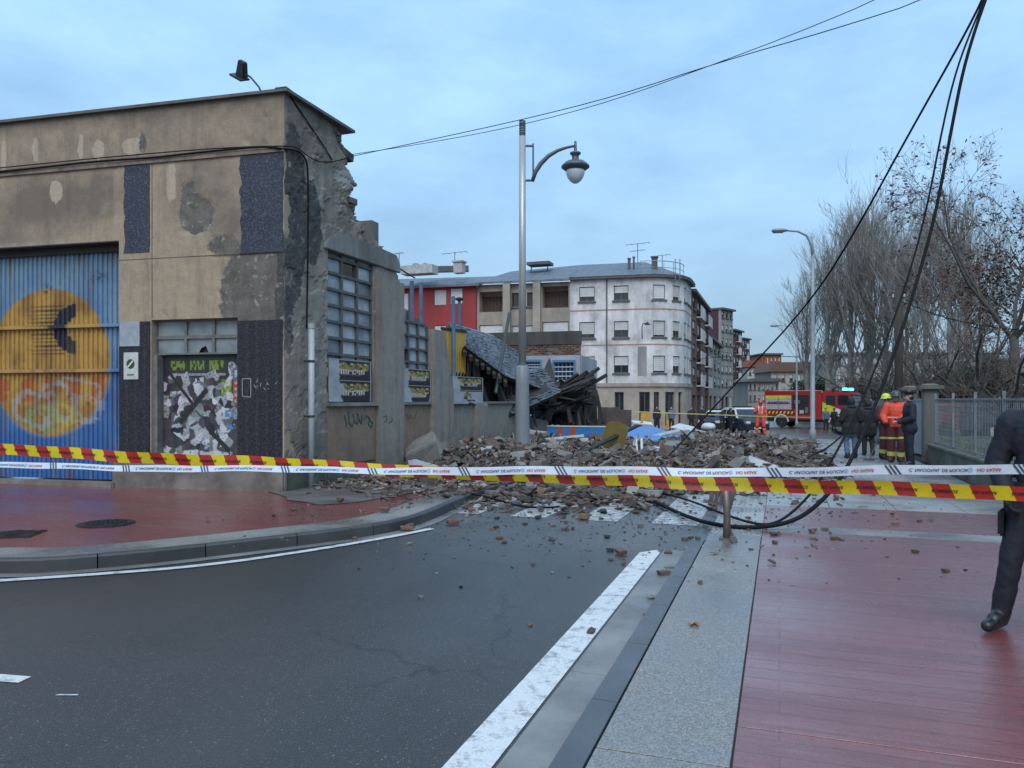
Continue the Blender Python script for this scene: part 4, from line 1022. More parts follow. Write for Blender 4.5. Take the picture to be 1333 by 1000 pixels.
# ------------- white rounded corner block
BP = at(742, 521, 61.5); bd = Vector((-fd.x, -fd.y)); bo = Vector((-bd.y, bd.x)); bo = bo if bo.y < 0 else -bo
L1 = Frame(BP, bd, bo).uv(838, 500)[0]
WB = Bent(BP, bd, L1, 3.2, math.atan2(bd.x, 0) if False else math.acos(max(-1, min(1, bd.dot(Vector((0, 1)))))), bo)
UW = WB.L1 + WB.La + 3.4
gb = gz(60); sz = 61/F
wb = empty('corner_apartment_block', (BP.x, BP.y, gb), 'white apartment block with rounded corner, grey sills and pink string lines', 'building')
M_wh = mat('stained white render', (.70, .71, .71), (.47, .48, .48), 1.3, rough=.8, bmp=.15, dirt=.5, streak=True)
zrow = []
for yt, yb in ((373, 392), (419, 440), (464, 486)): zrow.append((CAMH+(HOR-yb)*sz, CAMH+(HOR-yt)*sz))
cols = []
for px, hw in ((764, 10), (808.5, 9.5)): f_ = Frame(BP, bd, bo); cols.append((f_.uv(px-hw, 400)[0], f_.uv(px+hw, 400)[0]))
for a, b_ in ((850, 866), (876, 885)): cols.append((WB.u_at(a, L1, L1+WB.La), WB.u_at(b_, L1, L1+WB.La)))
ul = WB.L1+WB.La
cols += [(cols[3][1]+.75, cols[3][1]+1.5), (ul+.6, ul+1.6), (ul+2.1, ul+3.0)]
zg = CAMH+(HOR-499)*sz; ze = CAMH+(HOR-364)*sz
holes = [(c[0], c[1], z[0], z[1]) for c in cols for z in zrow]
wall(WB, wb, 0, UW, zg, ze, holes, M_wh, step=.5)
for i, h in enumerate(holes):
    k = i//3; r = i % 3
    window(WB, wb, *h, shutter=[.78, .55, .92, .6, .7, .8, .6][k] if r else [.7, .5, .98, .8, .8, .7, .9][k], m_sh=M_shut)
M_pink = mat('faded pink line', (.42, .25, .20), rough=.8)
for py in (404, 449.5):
    z = CAMH+(HOR-py)*sz
    for a, b_ in zip(steps(0, UW, .6), steps(0, UW, .6)[1:]): pass
    mb = MB(); q = steps(0, UW, .6)
    for a, b_ in zip(q, q[1:]): mb.fbox(WB, a, b_, z-.05, z+.05, -.02, .0)
    mb.build('string_line', M_pink, wb, fix=False)
mb = MB(); q = steps(0, UW, .5)
for a, b_ in zip(q, q[1:]): mb.fbox(WB, a, b_, zg-.28, zg-.002, -.12, .5)
mb.build('floor_band', mat('pinkish grey band', (.36, .31, .28), (.25, .22, .2), 1.5, rough=.8, streak=True), wb, fix=False)
mb = MB()
for a, b_ in zip(q, q[1:]): mb.fbox(WB, a, b_, ze+.001, ze+.22, -.35, .4)
mb.build('eaves', mat('dark eaves', (.10, .10, .10), rough=.7), wb, fix=False)
# ground floor set back, with shopfront openings
gh = [(WB.u_at(a, 0, ul), WB.u_at(b_, 0, ul), gb+.35, zg-.7) for a, b_ in ((760, 772), (800, 812), (832, 846), (851, 858), (866, 878), (883, 888))]
wall(WB, wb, 0, UW, gb-.2, zg-.28, gh, mat('cream shop render', (.40, .36, .30), (.30, .27, .23), 1.2, rough=.8, dirt=.3), th=.3, step=.5, name='shop_wall')
for h in gh: window(WB, wb, *h, shutter=.0, t=.2, sill=False, mull=1)
M_yel = mat('yellow shop panel', (.50, .32, .05), (.4, .25, .04), 2, rough=.5)
for a, b_ in ((834, 846), (867, 877)):
    mb = MB(); mb.fbox(WB, WB.u_at(a, 0, ul), WB.u_at(b_, 0, ul), gb+.3, gb+1.35, -.03, .0); mb.build('yellow_panel', M_yel, wb, fix=False)
# slate roof: eaves to ridge
zr_ = CAMH+(HOR-340)*(65/F)
mb = MB(); E = [WB.p(u, ze+.22, -.4) for u in steps(0, UW, .8)]; RD = [WB.p(min(u, WB.L1-.3), zr_, 5.5) for u in steps(0, UW, .8)]
for i in range(len(E)-1): mb.add([E[i], E[i+1], RD[i+1], RD[i]], [(0, 1, 2, 3)])
mb.build('roof', M_slate, wb, fix=False)
rf = wb
M_met = mat('galvanised metal', (.28, .29, .3), (.2, .21, .22), 4, rough=.4, metal=.7, bmp=.1)
# terrace rail on the rounded corner
mb = MB(); tz = CAMH+(HOR-347)*sz; tz = ze+1.35; rl = [WB.p(u, tz, .25) for u in steps(L1-.3, ul+.5, .5)]
mb.tube(rl, .03, 6); mb.tube([p-Vector((0, 0, .5)) for p in rl], .02, 6)
for p in rl[::2]: mb.tube([p, p-Vector((0, 0, 1.3))], .02, 6)
mb.build('terrace_rail', M_met, wb, fix=False)
def chimney(px, pyt, pyb, d, w_, m, parent, name='chimney'):
    p = at(px, pyb, d); q = at(px, pyt, d); mb = MB(); mb.box((p.x, p.y, (p.z+q.z)/2), (w_, w_, q.z-p.z)); mb.box((p.x, p.y, q.z+.06), (w_*1.3, w_*1.3, .12)); o = mb.build(name, m, parent, fix=False); return o
chimney(852, 336, 362, 62, .42, mat('chimney brick', (.11, .095, .085), rough=.85), wb)
chimney(819, 338, 350, 62, .2, MATS['dark eaves'], wb, 'flue'); chimney(825, 336, 350, 62, .14, MATS['dark eaves'], wb, 'flue')
def aerial(px, pyt, pyb, d, parent, arms=((0, 1.2), (.5, .8)), nm='tv_aerial'):
    p = at(px, pyb, d); q = at(px, pyt, d); mb = MB(); mb.tube([p, q], .035, 5)
    for k, L_ in arms:
        z = q.z-k; mb.tube([(q.x-L_*.6, q.y, z), (q.x+L_*.6, q.y, z+.08)], .022, 4)
        for j in range(5): x = q.x-L_*.6+L_*1.2*j/4; mb.tube([(x, q.y-.3, z), (x, q.y+.3, z)], .015, 4)
    return mb.build(nm, M_met, parent, fix=False)
aerial(830, 318, 350, 62, wb, ((.0, 1.6), (.55, 1.0))); aerial(862, 333, 360, 63, wb, ((0, 1.0),))
for px in (879, 885): aerial(px, 337, 365, 60, wb, (), 'mast')
# drain pipe and wall lamp with its stain-free bracket
u_ = Frame(BP, bd, bo).uv(790, 400)[0]; mb = MB(); mb.tube([WB.p(u_, zg, -.08), WB.p(u_, ze, -.08)], .05, 6); mb.build('downpipe', MATS['dark eaves'], wb, fix=False)
u_ = WB.u_at(836, 0, ul); lz = CAMH+(HOR-424)*sz
wl_ = empty('wall_lamp', WB.p(u_, lz-1, -.02), 'small curved wall lamp on the white rounded corner block', 'lamp')
mb = MB(); mb.tube([WB.p(u_, lz-1.1, -.05), WB.p(u_, lz-.2, -.25), WB.p(u_+.1, lz, -.6), WB.p(u_+.35, lz+.02, -.8)], .035, 6); mb.build('bracket', MATS['dark eaves'], wl_, smooth=True)
mb = MB(); mb.lathe([(.05, .12), (.1, .05), (.24, -.06), (.2, -.1)], c=WB.p(u_+.38, lz-.02, -.85), n=10); mb.build('lamp_shade', MATS['black lamp housing'], wl_)
mb = MB(); mb.fbox(WB, u_-.35, u_+.35, CAMH+(HOR-490)*sz, CAMH+(HOR-452)*sz, -.006, .0); mb.build('patched_render', mat('grey patch', (.33, .33, .32), (.2, .2, .2), 1.5, rough=.9, streak=True), wb, fix=False)
# closing side and back
mb = MB(); mb.add([WB.p(0, gb, .36), WB.p(0, ze, .36), WB.p(0, ze, 11), WB.p(0, gb, 11)], [(0, 1, 2, 3)]); mb.build('party_wall', M_wh, wb, fix=False)
# ------------- beige block with recessed balconies
BE = Frame(BP, -bd, bo); be_u = lambda px: BE.uv(px, 400)[0]
be = empty('beige_apartment_block', BE.p(4, gb), 'beige rendered apartment block with recessed brown balconies under slate roof', 'building')
zz = lambda py, px=680: BE.uv(px, py)[1]
Lb = be_u(621)
M_be = mat('beige render far', (.37, .335, .28), (.26, .24, .2), 1, rough=.85, dirt=.3, streak=True)
hb = [(be_u(657), be_u(624), zz(405), zz(378)), (be_u(740), be_u(706), zz(402), zz(374)), (be_u(679), be_u(666), zz(399), zz(381)), (be_u(694), be_u(686), zz(399), zz(381)),
      (be_u(657), be_u(624), zz(434), zz(422)), (be_u(740), be_u(706), zz(434), zz(420)), (be_u(694), be_u(666), zz(434), zz(424))]
wall(BE, be, 0, Lb, gb, zz(369), hb, M_be, th=.3)
M_brown = mat('brown balcony shutters', (.10, .06, .04), (.06, .04, .03), 4, rough=.7)
for h in hb[:2]:
    mb = MB(); n = 7
    for k in range(n): a = h[0]+(h[1]-h[0])*k/n; mb.fbox(BE, a+.02, a+(h[1]-h[0])/n-.02, h[2], h[3]-.3, 1.0, 1.06)
    mb.build('balcony_shutter', M_brown, be, fix=False)
    mb = MB(); mb.fbox(BE, h[0], h[1], h[2]-.06, h[3]+.1, 1.1, 1.2); mb.fbox(BE, h[0], h[1], h[3], h[3]+.08, .3, 1.2); mb.fbox(BE, h[0]-.05, h[0], h[2], h[3], .3, 1.2); mb.fbox(BE, h[1], h[1]+.05, h[2], h[3], .3, 1.2); mb.fbox(BE, h[0], h[1], h[2]-.1, h[2], .3, 1.2); mb.build('balcony_recess', M_be, be, fix=False)
for h in hb[2:4]: window(BE, be, *h, shutter=0, fm=M_brown)
for h in hb[4:]: window(BE, be, *h, shutter=.95, sill=False)
for px in (661, 700):
    mb = MB(); a = be_u(px); mb.fbox(BE, a-.3, a+.3, gb, zz(369), -.5, -.002); mb.build('pier', M_be, be, fix=False)
E = [BE.p(0, zz(368)+.1, -.5), BE.p(Lb, zz(368)+.1, -.5), BE.p(Lb-1.5, zr_-.3, 5.5), BE.p(0, zr_, 5.5)]
mb = MB(); mb.hexa([q-Vector((0, 0, .18)) for q in E]+E); mb.build('roof', M_slate, be, fix=False)
mb = MB(); a, b_ = at(690, 344, 66), at(716, 344, 66); mb.box((a+b_)/2, (2.0, 1.4, .25)); mb.tube([a+Vector((.2, 0, 0)), a-Vector((0, 0, 1))], .05, 5); mb.tube([b_-Vector((.2, 0, 0)), b_-Vector((.2, 0, 1))], .05, 5); mb.build('solar_panel', MATS['dark eaves'], be, fix=False)
# ------------- red block
RE = Frame(BE.p(Lb+.02, 0, -.3), -bd, bo); re_ = empty('red_apartment_block', RE.p(4, gb), 'red rendered block with white shutters and slate roof behind the warehouse', 'building')
ru = lambda px: RE.uv(px, 400)[0]; rzv = lambda py: RE.uv(570, py)[1]
M_red = mat('red render', (.30, .035, .035), (.23, .03, .03), 1, rough=.75, bmp=.15, streak=True)
hr = [(ru(b_), ru(a), rzv(d), rzv(c)) for a, b_, c, d in ((516, 532, 380, 404), (565, 581.5, 377, 398), (586, 602.5, 376, 397), (586, 602, 424, 446), (565, 581, 424, 446), (516, 532, 428, 448), (478, 494, 380, 402))]
wall(RE, re_, 0, ru(420), gb, rzv(372), hr, M_red)
for h in hr: window(RE, re_, *h, shutter=1.0, sill=False, t=.12)
mb = MB(); E = [RE.p(-.4, rzv(372), -.5), RE.p(ru(420), rzv(372), -.5), RE.p(ru(420), rzv(347), 5), RE.p(-.4+1.6-2.6, rzv(350), 5)]; mb.hexa([q-Vector((0, 0, .2)) for q in E]+E); mb.build('roof', M_slate, re_, fix=False)
for px in (541, 553):
    p = at(px, 350, 64); mb = MB(); n = 8; P = [(.75*math.cos(math.pi*k/n)+.0, 1.0*math.sin(math.pi*k/n)) for k in range(n+1)]
    mb.prism([(u*.9, v*.8) for u, v in P], lambda u, v, t: p+Vector((u*.9*.9, t, v-.3)), 0, 1.2); mb.build('domed_skylight', mat('grey plastic dome', (.3, .34, .38), rough=.3), re_, fix=False)
mb = MB(); p = at(546, 352, 63); mb.box(p, (2.8, 1.2, .7)); mb.build('rooflight_base', mat('pale metal', (.45, .47, .48), rough=.5), re_, fix=False)
chimney(598, 342, 356, 63, .75, mat('pale chimney', (.45, .45, .44), (.35, .35, .34), 3, rough=.8), re_)
aerial(592, 328, 345, 63, re_, ((.1, 1.8),)); aerial(519.5, 330, 354, 62, re_, ((0, .6),))
mb = MB(); a, b_ = at(562, 351, 66), at(610, 350, 66); mb.beam(a, b_, .5, .5); mb.build('roof_duct', MATS['dark eaves'], re_, fix=False)
# ------------- rear yard wall of the warehouse (parapet, brick band, blue windows)
YP = at(755, 521, 41); YF = Frame(YP, -bd, bo); yu = lambda px: YF.uv(px, 480)[0]; yz = lambda py: YF.uv(700, py)[1]
yw = empty('rear_workshop', (YP.x, YP.y, gz(YP.y)), 'low pale workshop with dark parapet, brick band and blue framed windows', 'workshop')
hy = [(yu(747), yu(721), yz(502), yz(472)), (yu(703), yu(684), yz(488), yz(471))]
wall(YF, yw, 0, yu(560), gz(YP.y), yz(463), hy, mat('pale blue render', (.36, .40, .44), (.27, .30, .33), .8, rough=.8, dirt=.3, streak=True), th=.3)
M_blue = mat('blue paint', (.05, .15, .30), (.07, .17, .3), 3, rough=.5)
for h in hy:
    window(YF, yw, *h, shutter=0, sill=False, mull=4, fm=M_blue)
    mb = MB()
    for k in range(1, 5): z = h[2]+(h[3]-h[2])*k/5; mb.fbox(YF, h[0], h[1], z-.025, z+.025, .12, .16)
    mb.build('glazing_bar', M_shut, yw, fix=False)
    mb = MB(); mb.fbox(YF, h[0]-.08, h[1]+.08, h[3], h[3]+.12, -.04, .05); mb.fbox(YF, h[0]-.1, h[0], h[2], h[3], -.04, .05); mb.fbox(YF, h[1], h[1]+.1, h[2], h[3], -.04, .05); mb.build('window_surround', M_blue, yw, fix=False)
mb = MB(); n = 44; rows = 5; zb0, zb1 = yz(463), yz(449)
mb.fbox(YF, 0, yu(560), zb0+.001, zb1, .06, .3); mb.build('mortar_band', mat('mortar', (.16, .145, .13), rough=.9), yw, fix=False)
bme = MB(); bme.box((0, 0, 0), (.30, .08, .085)); bme = bme.mesh('brick', mat('old brick', (.21, .12, .085), (.15, .09, .07), 3, rough=.85, rnd=.5))
for r in range(rows):
    for k in range(34):
        u = .18+k*.34+(.17 if r % 2 else 0)
        if u > yu(640): break
        if R.random() < .12: continue
        o = link('brick', bme, yw); o.matrix_basis = Matrix.Translation(YF.p(u, zb0+.06+r*(zb1-zb0-.02)/rows, R.uniform(.02, .05))) @ Matrix.Rotation(math.atan2(bd.y, bd.x)+R.gauss(0, .03), 4, 'Z'); o.matrix_parent_inverse = parent_world(yw).inverted()
mb = MB(); mb.fbox(YF, -.05, yu(560), zb1+.001, yz(432), -.05, .3); mb.build('parapet', mat('black stained concrete', (.075, .072, .066), (.04, .04, .038), 1.6, rough=.9, bmp=.4, streak=True), yw, fix=False)
mb = MB(); mb.fbox(YF, -.05, 0, gz(YP.y), yz(463), 0.301, 6); mb.build('gable_wall', MATS['pale blue render'], yw, fix=False)
# ------------- row of blocks along the street
q = WB.p(UW, 0); WF = Frame((q.x, q.y), (0, 1), (1, 0))
def block(name, label, px0, px1, py0, m, rows, cols, depth_=9, out=0.0, ztop=None, sh=.6, roofm=None, bal=False, gap=.0, ww=.55, skew=0):
    u0, zt = WF.uv(px0, py0); u1, _ = WF.uv(px1, py0)
    fr = Frame(WF.P+WF.d*(u0+gap)+WF.o*out, (skew, 1), (1, -skew)); Lk = fr.uv(px1, py0)[0]; zb = gz(WF.P.y+u0)
    bl = empty(name, fr.p(0, zb), label, 'building')
    hs = []; sh_ = (zt-zb-3.3)/rows; cw = Lk/cols
    for r in range(rows):
        for c in range(cols): hs.append((cw*(c+.5-ww/2), cw*(c+.5+ww/2), zb+3.6+sh_*r+.5, zb+3.6+sh_*(r+.78)))
    gh_ = [(cw*(c+.15), cw*(c+.85), zb+.3, zb+2.8) for c in range(cols)]
    wall(fr, bl, 0, Lk, zb, zt, hs+gh_, m, th=.3)
    for h in hs: window(fr, bl, *h, shutter=R.choice((.3, .6, .9)) if sh else 0)
    for h in gh_: window(fr, bl, *h, shutter=R.choice((0, 0, .9)), sill=False)
    mb = MB(); e = Frame(fr.p(-.02, 0), -fr.o, -fr.d)
    mb.fbox(fr, 0, .3, zb, zt, .301, depth_); mb.build('gable_wall', m, bl, fix=False); mb = MB(); mb.fbox(fr, Lk-.3, Lk, zb, zt, .301, depth_); mb.build('gable_wall', m, bl, fix=False)
    mb = MB(); mb.fbox(fr, -.1, Lk+.1, zt+.002, zt+.25, -.4, depth_); mb.build('roof', roofm or MATS['dark eaves'], bl, fix=False)
    if bal:
        for r in range(rows):
            for c in range(1, cols, 2):
                mb = MB(); z = zb+3.6+sh_*r+.1; mb.fbox(fr, cw*c+.1, cw*(c+1)-.1, z, z+1.0, -.45, -.38); mb.fbox(fr, cw*c+.1, cw*(c+1)-.1, z-.12, z, -.45, 0); mb.build('balcony', M_wh, bl, fix=False)
    return bl
M_bb = mat('brown brick far', (.17, .10, .085), (.13, .08, .07), 2, rough=.85); M_gy = mat('grey render far', (.30, .29, .265), (.22, .215, .2), 1, rough=.85, streak=True)
M_mr = mat('maroon render', (.085, .03, .04), (.07, .028, .035), 1, rough=.8); M_db = mat('dark brown brick', (.10, .05, .042), (.08, .04, .035), 1.5, rough=.85)
block('brick_apartment_block', 'brown brick block with white balconies next to the rounded white block', 900.2, 922, 380, M_bb, 4, 4, bal=True)
block('small_grey_house', 'lower pale grey house between brick block and tall maroon block', 922.3, 938, 440, M_gy, 3, 3)
t_ = block('tall_maroon_block', 'tall grey fronted block with windowless maroon gable', 938.3, 954, 403, M_gy, 6, 3, depth_=11, skew=.40)
for ch in [o for o in bpy.data.objects if o.parent == t_ and o.name.startswith('gable_wall')]: ch.data.materials[0] = M_mr
block('dark_brick_block', 'dark red brown brick block at the end of the terrace', 954.3, 966, 430, M_db, 5, 3, bal=True, skew=.22)
block('stepped_brick_block', 'dark brick block with stepped balconies closing the street row', 966.3, 976, 441, M_db, 5, 3, bal=True, skew=.3)
# ------------- houses closing the street
def far_house(name, label, px0, px1, pyt, d, m, rows, cols, roof=None, pyb=None, rise=0):
    P0 = at(px0, HOR, d); Q = at(px1, HOR, d); fr = Frame(P0, (Q-P0), (ST, -CT)); Lk = (Q-P0).length; zb = gz(80); zt = CAMH+(HOR-pyt)/F*d
    bl = empty(name, fr.p(Lk/2, zb), label, 'building'); hs = []; sh_ = (zt-zb)/rows; cw = Lk/cols
    for r in range(rows):
        for c in range(cols): hs.append((cw*(c+.3), cw*(c+.7), zb+sh_*(r+.3), zb+sh_*(r+.8)))
    wall(fr, bl, 0, Lk, zb, zt, hs, m, step=30)
    for h in hs: window(fr, bl, *h, shutter=R.choice((0, .5, .9)), sill=True)
    mb = MB(); mb.fbox(fr, 0, .3, zb, zt, .301, 9); mb.build('gable_wall', m, bl, fix=False); mb = MB(); mb.fbox(fr, Lk-.3, Lk, zb, zt, .301, 9); mb.build('gable_wall', m, bl, fix=False)
    if rise: mb = MB(); mb.prism([(-.5, zt), (Lk+.5, zt), (Lk+.0, zt+rise), (0.5, zt+rise)], fr.p, -.5, 9); mb.build('roof', roof, bl, fix=False)
    else: mb = MB(); mb.fbox(fr, -.3, Lk+.3, zt+.002, zt+.35, -.5, 9); mb.build('roof', roof or MATS['dark eaves'], bl, fix=False)
    return bl
M_rt = mat('brown roof tile', (.15, .085, .06), (.11, .07, .055), 2, rough=.85)
far_house('brick_tower_house', 'distant red brick house with pale lines above the terrace roofs', 992, 1017, 462, 170, mat('orange brick far', (.30, .11, .06), (.22, .09, .06), 1, rough=.85), 4, 5)
far_house('terrace_house', 'low grey terraced house with flat roof behind the white police car', 974, 1014, 497, 115, M_gy, 3, 7, rise=.5, roof=MATS['dark eaves'])
far_house('gabled_house', 'pale house with brown tiled roof behind the fire engine', 1004, 1056, 484, 130, mat('pale far render', (.42, .41, .38), rough=.85), 3, 5, rise=1.6, roof=M_rt)
far_house('narrow_house', 'narrow white house with red tiled roof far down the street', 973, 994, 478, 150, mat('white far render', (.5, .49, .46), rough=.85), 4, 3, rise=1.3, roof=mat('red roof tile', (.26, .08, .05), rough=.85))
far_house('grey_school', 'long pale grey building behind the bare trees', 1088, 1300, 462, 120, mat('school render', (.36, .36, .35), (.28, .28, .27), .6, rough=.85), 4, 22)
far_house('long_house', 'pale far building seen through the wire fence', 1290, 1560, 470, 110, MATS['pale far render'], 3, 20)
# ================================================================== collapsed roof, rubble, street lamp, tapes, cables
# ------------- rubble mound
def rub(x, y):
    f = smooth(12.2, 19.5, y) * (1 - smooth(27, 35, y)); e = 1.1 - .16*max(0, y-19)*0
    r = 1 - smooth(-2.2, .9 + .35*math.sin(y*.9), x)
    l = smooth(-8.6, -7.4, x)
    n = mnoise.fractal(Vector((x*.55, y*.55, 0)), 1, 2, 4)*.16 + mnoise.fractal(Vector((x*2.2, y*2.2, 3)), 1, 2, 3)*.05
    h = .30*f*r*(.75+.25*l) + n*.8*min(1, f*r*3)
    h += .42*math.exp(-((x+.9)**2/2.0+(y-22.5)**2/12))
    h += .25*math.exp(-((x+7)**2/1.5+(y-17.5)**2/5))
    return h*min(1, 3*f*max(r, .0)) - .05*(1-min(1, 4*f*r))
def ground_h(x, y):
    b = .13 if (x < XK or False) else (PZ if x > -.95 else 0)
    return gz(y)+max(b, rub(x, y)+(.0 if b == 0 else .06))
xs_ = [-8.0+.11*i for i in range(88)]; ys_ = [11.2+.13*i for i in range(190)]
mb = MB()
for y in ys_:
    for x in xs_: mb.v.append((x, y, gz(y)+rub(x, y)+.02))
nx = len(xs_)
for j in range(len(ys_)-1):
    for i in range(nx-1): mb.f.append((j*nx+i, j*nx+i+1, (j+1)*nx+i+1, (j+1)*nx+i)); mb.m.append(0)
def rubble_mat(name, cols, rough=.85, island=True, rnd=False):
    m, t, b = newmat(name)
    src = t.nodes.new('ShaderNodeNewGeometry').outputs['Random Per Island'] if island else t.nodes.new('ShaderNodeObjectInfo').outputs['Random']
    col = ramp(t, src, cols); n = noise(t, 14, 6, .7); n2 = noise(t, 60, 3, .7)
    t.nodes[-1 if False else len(t.nodes)-1]
    col = mix(t, .75, col, ramp(t, n.outputs['Fac'], [(.3, .5), (.7, 1.1)]), 'MULTIPLY'); col = mix(t, math_(t, 'MULTIPLY', ramp(t, n2.outputs['Fac'], [(.5, 0), (.7, 1)]), .35), col, (.16, .145, .13))
    t.links.new(col, b.inputs['Base Color']); b.inputs['Roughness'].default_value = rough; b.inputs['Specular IOR Level'].default_value = .3; bump(t, b, n2.outputs['Fac'], .5, .008); return m
COLS = [(0, (.045, .04, .036)), (.25, (.085, .068, .058)), (.45, (.13, .092, .072)), (.56, (.185, .10, .072)), (.64, (.105, .095, .085)), (.82, (.165, .155, .14)), (.96, (.30, .29, .275))]
M_rub = rubble_mat('rubble pieces', COLS); M_rubo = rubble_mat('rubble pieces single', COLS, island=False)
COLR = [(0, (.12, .06, .045)), (.3, (.18, .08, .055)), (.6, (.13, .075, .06)), (.8, (.10, .08, .068)), (1, (.19, .10, .075))]
M_rubr = rubble_mat('brick red pieces', COLR, island=False)
m, t, b = newmat('rubble dust'); v = t.nodes.new('ShaderNodeTexVoronoi'); v.inputs['Scale'].default_value = 9; t.links.new(t.nodes.new('ShaderNodeNewGeometry').outputs['Position'], v.inputs['Vector'])
s_ = t.nodes.new('ShaderNodeSeparateColor'); t.links.new(v.outputs['Color'], s_.inputs[0]); n_ = noise(t, 3, 8, .7)
col = ramp(t, s_.outputs[0], [(0, (.045, .035, .03)), (.4, (.085, .06, .048)), (.75, (.10, .08, .068)), (1, (.14, .13, .115))]); col = mix(t, .7, col, ramp(t, n_.outputs['Fac'], [(.3, .45), (.7, 1.1)]), 'MULTIPLY')
t.links.new(col, b.inputs['Base Color']); b.inputs['Roughness'].default_value = .85; bump(t, b, math_(t, 'ADD', v.outputs['Distance'], n_.outputs['Fac']), .9, .05)
o = mb.build('rubble_mound', m, smooth=True, fix=False); tag(o, 'brown mound of crushed brick and mortar across the street', 'rubble', kind='stuff')
# ------------- fragments
def frag_shape(rr, d):
    P = []
    for x, y, z in ((-1,-1,-1),(1,-1,-1),(1,1,-1),(-1,1,-1),(-1,-1,1),(1,-1,1),(1,1,1),(-1,1,1)):
        P.append(Vector((x*d[0]/2*rr.uniform(.6, 1.1), y*d[1]/2*rr.uniform(.6, 1.1), z*d[2]/2*rr.uniform(.75, 1.1))))
    return P
def frag_dim(rr):
    k = rr.random()
    if k < .42: return (rr.uniform(.08, .24), rr.uniform(.05, .14), rr.uniform(.012, .028)) if rr.random() > .1 else (rr.uniform(.4, 1.0), rr.uniform(.03, .08), rr.uniform(.015, .035))     # tile / plaster flake
    if k < .72: return (rr.uniform(.07, .2), rr.uniform(.06, .11), rr.uniform(.035, .06))      # brick piece
    if k > .985: return (rr.uniform(.28, .5), rr.uniform(.18, .32), rr.uniform(.08, .18))
    return (rr.uniform(.03, .12), rr.uniform(.03, .09), rr.uniform(.02, .06))
HF = [(0,3,2,1),(4,5,6,7),(0,1,5,4),(1,2,6,5),(2,3,7,6),(3,0,4,7)]
def scatter_pos(rr):
    while True:
        x = rr.uniform(-7.7, 1.5); y = rr.uniform(10.0, 33)
        f = smooth(9.9, 13.6, y) * (1-smooth(30, 34, y))
        right = .8 if y > 16.5 else (-2.3 + max(0, y-11)*.38)
        if x > right + .5*math.sin(y*2.3): f *= .04
        left_ok = 1.0
        if y < 11.4 and x < -6.2: f *= .35
        if y < 12.5 and -5 > x: f *= 1.1
        if rr.random() < f: return x, y
rr = random.Random(21); mb = MB()
for k in range(23000):
    x, y = scatter_pos(rr); d = frag_dim(rr); sc_ = .65 if rr.random() < .6 else 1.0
    tl = .25 if rub(x, y) < .1 else .55
    rot = Euler((rr.gauss(0, tl), rr.gauss(0, tl), rr.uniform(0, 6.3))).to_matrix(); P = frag_shape(rr, [q*sc_ for q in d]); c = Vector((x, y, ground_h(x, y)+d[2]*.4+abs(rr.gauss(0, .03))))
    b0 = len(mb.v); mb.v += [tuple(rot @ q+c) for q in P]; mb.f += [tuple(i+b0 for i in f) for f in HF]; mb.m += [0]*6
for k in range(2600):      # crumbs on the road and pavement around
    y = rr.uniform(6.5, 14); x = rr.gauss(-3.0, 2.4)
    if x > 2.8 or x < -7.2 or rr.random() > smooth(5.5, 12.5, y)*1.2: continue
    s = rr.uniform(.004, .018) * (2.6 if rr.random() < .12 else 1); P = frag_shape(rr, (s*2.0, s*1.2, s*.7)); c = Vector((x, y, ground_h(x, y)+s*.4)); rot = Euler((0, 0, rr.uniform(0, 6))).to_matrix()
    b0 = len(mb.v); mb.v += [tuple(rot @ q+c) for q in P]; mb.f += [tuple(i+b0 for i in f) for f in HF]; mb.m += [0]*6
o = mb.build('rubble_fragments', M_rub, fix=False); tag(o, 'countless small shards of tile, plaster and brick covering the mound', 'rubble', kind='stuff')
# ------------- the largest pieces, one object each
kinds = [('broken_brick', (.22, .11, .06), M_rubr, 'broken red brick lying in the rubble strewn across the crossing', 'broken bricks in the rubble', 'brick'),
         ('roof_tile_shard', (.34, .17, .025), M_rubo, 'flat shard of roof tile lying in the rubble heap', 'roof tile shards in the rubble', 'tile shard'),
         ('masonry_chunk', (.22, .17, .11), M_rubo, 'rough chunk of masonry lying in the rubble heap', 'masonry chunks in the rubble', 'masonry')]
shp = {}
def where(x, y):
    if x < -6.3: return ' lying at the foot of the torn warehouse wall'
    if y < 14.3: return ' lying on the zebra crossing under the tapes'
    if x > -1.0: return ' spilled over onto the right hand pavement edge'
    if x < -4.4: return ' in the rubble around the foot of the street lamp'
    if y > 19: return ' in the rubble beside the blue sheets and mustard sign'
    return ' in the middle of the rubble mound on the road'
for nm, d, m_, *_ in kinds:
    shp[nm] = []
    for k in range(6):
        mb = MB(); rr2 = random.Random(hash((len(nm), k)) % 1000 + k); mb.hexa(frag_shape(rr2, d)); me = mb.mesh(nm, m_)
        bm = bmesh.new(); bm.from_mesh(me); bmesh.ops.bevel(bm, geom=list(bm.edges), offset=.008, segments=1, affect='EDGES'); bm.to_mesh(me); bm.free(); shp[nm].append(me)
for k in range(255):
    nm, d, m_, lab, grp, cat = kinds[[0, 1, 1, 2, 1][k % 5]]
    while True:
        x, y = scatter_pos(rr)
        if y < 22 or rr.random() < .15: break
    o = link(nm, rr.choice(shp[nm])); s = rr.uniform(.6, 1.1); o.scale = (s, s, s)
    tl = .12 if rub(x, y) < .1 else .45
    o.location = (x, y, ground_h(x, y)+d[2]*.5+.02+.03*rr.random()); o.rotation_euler = (rr.gauss(0, tl), rr.gauss(0, tl), rr.uniform(0, 6.3)); tag(o, lab[:lab.index(' lying')]+where(x, y), cat, grp)
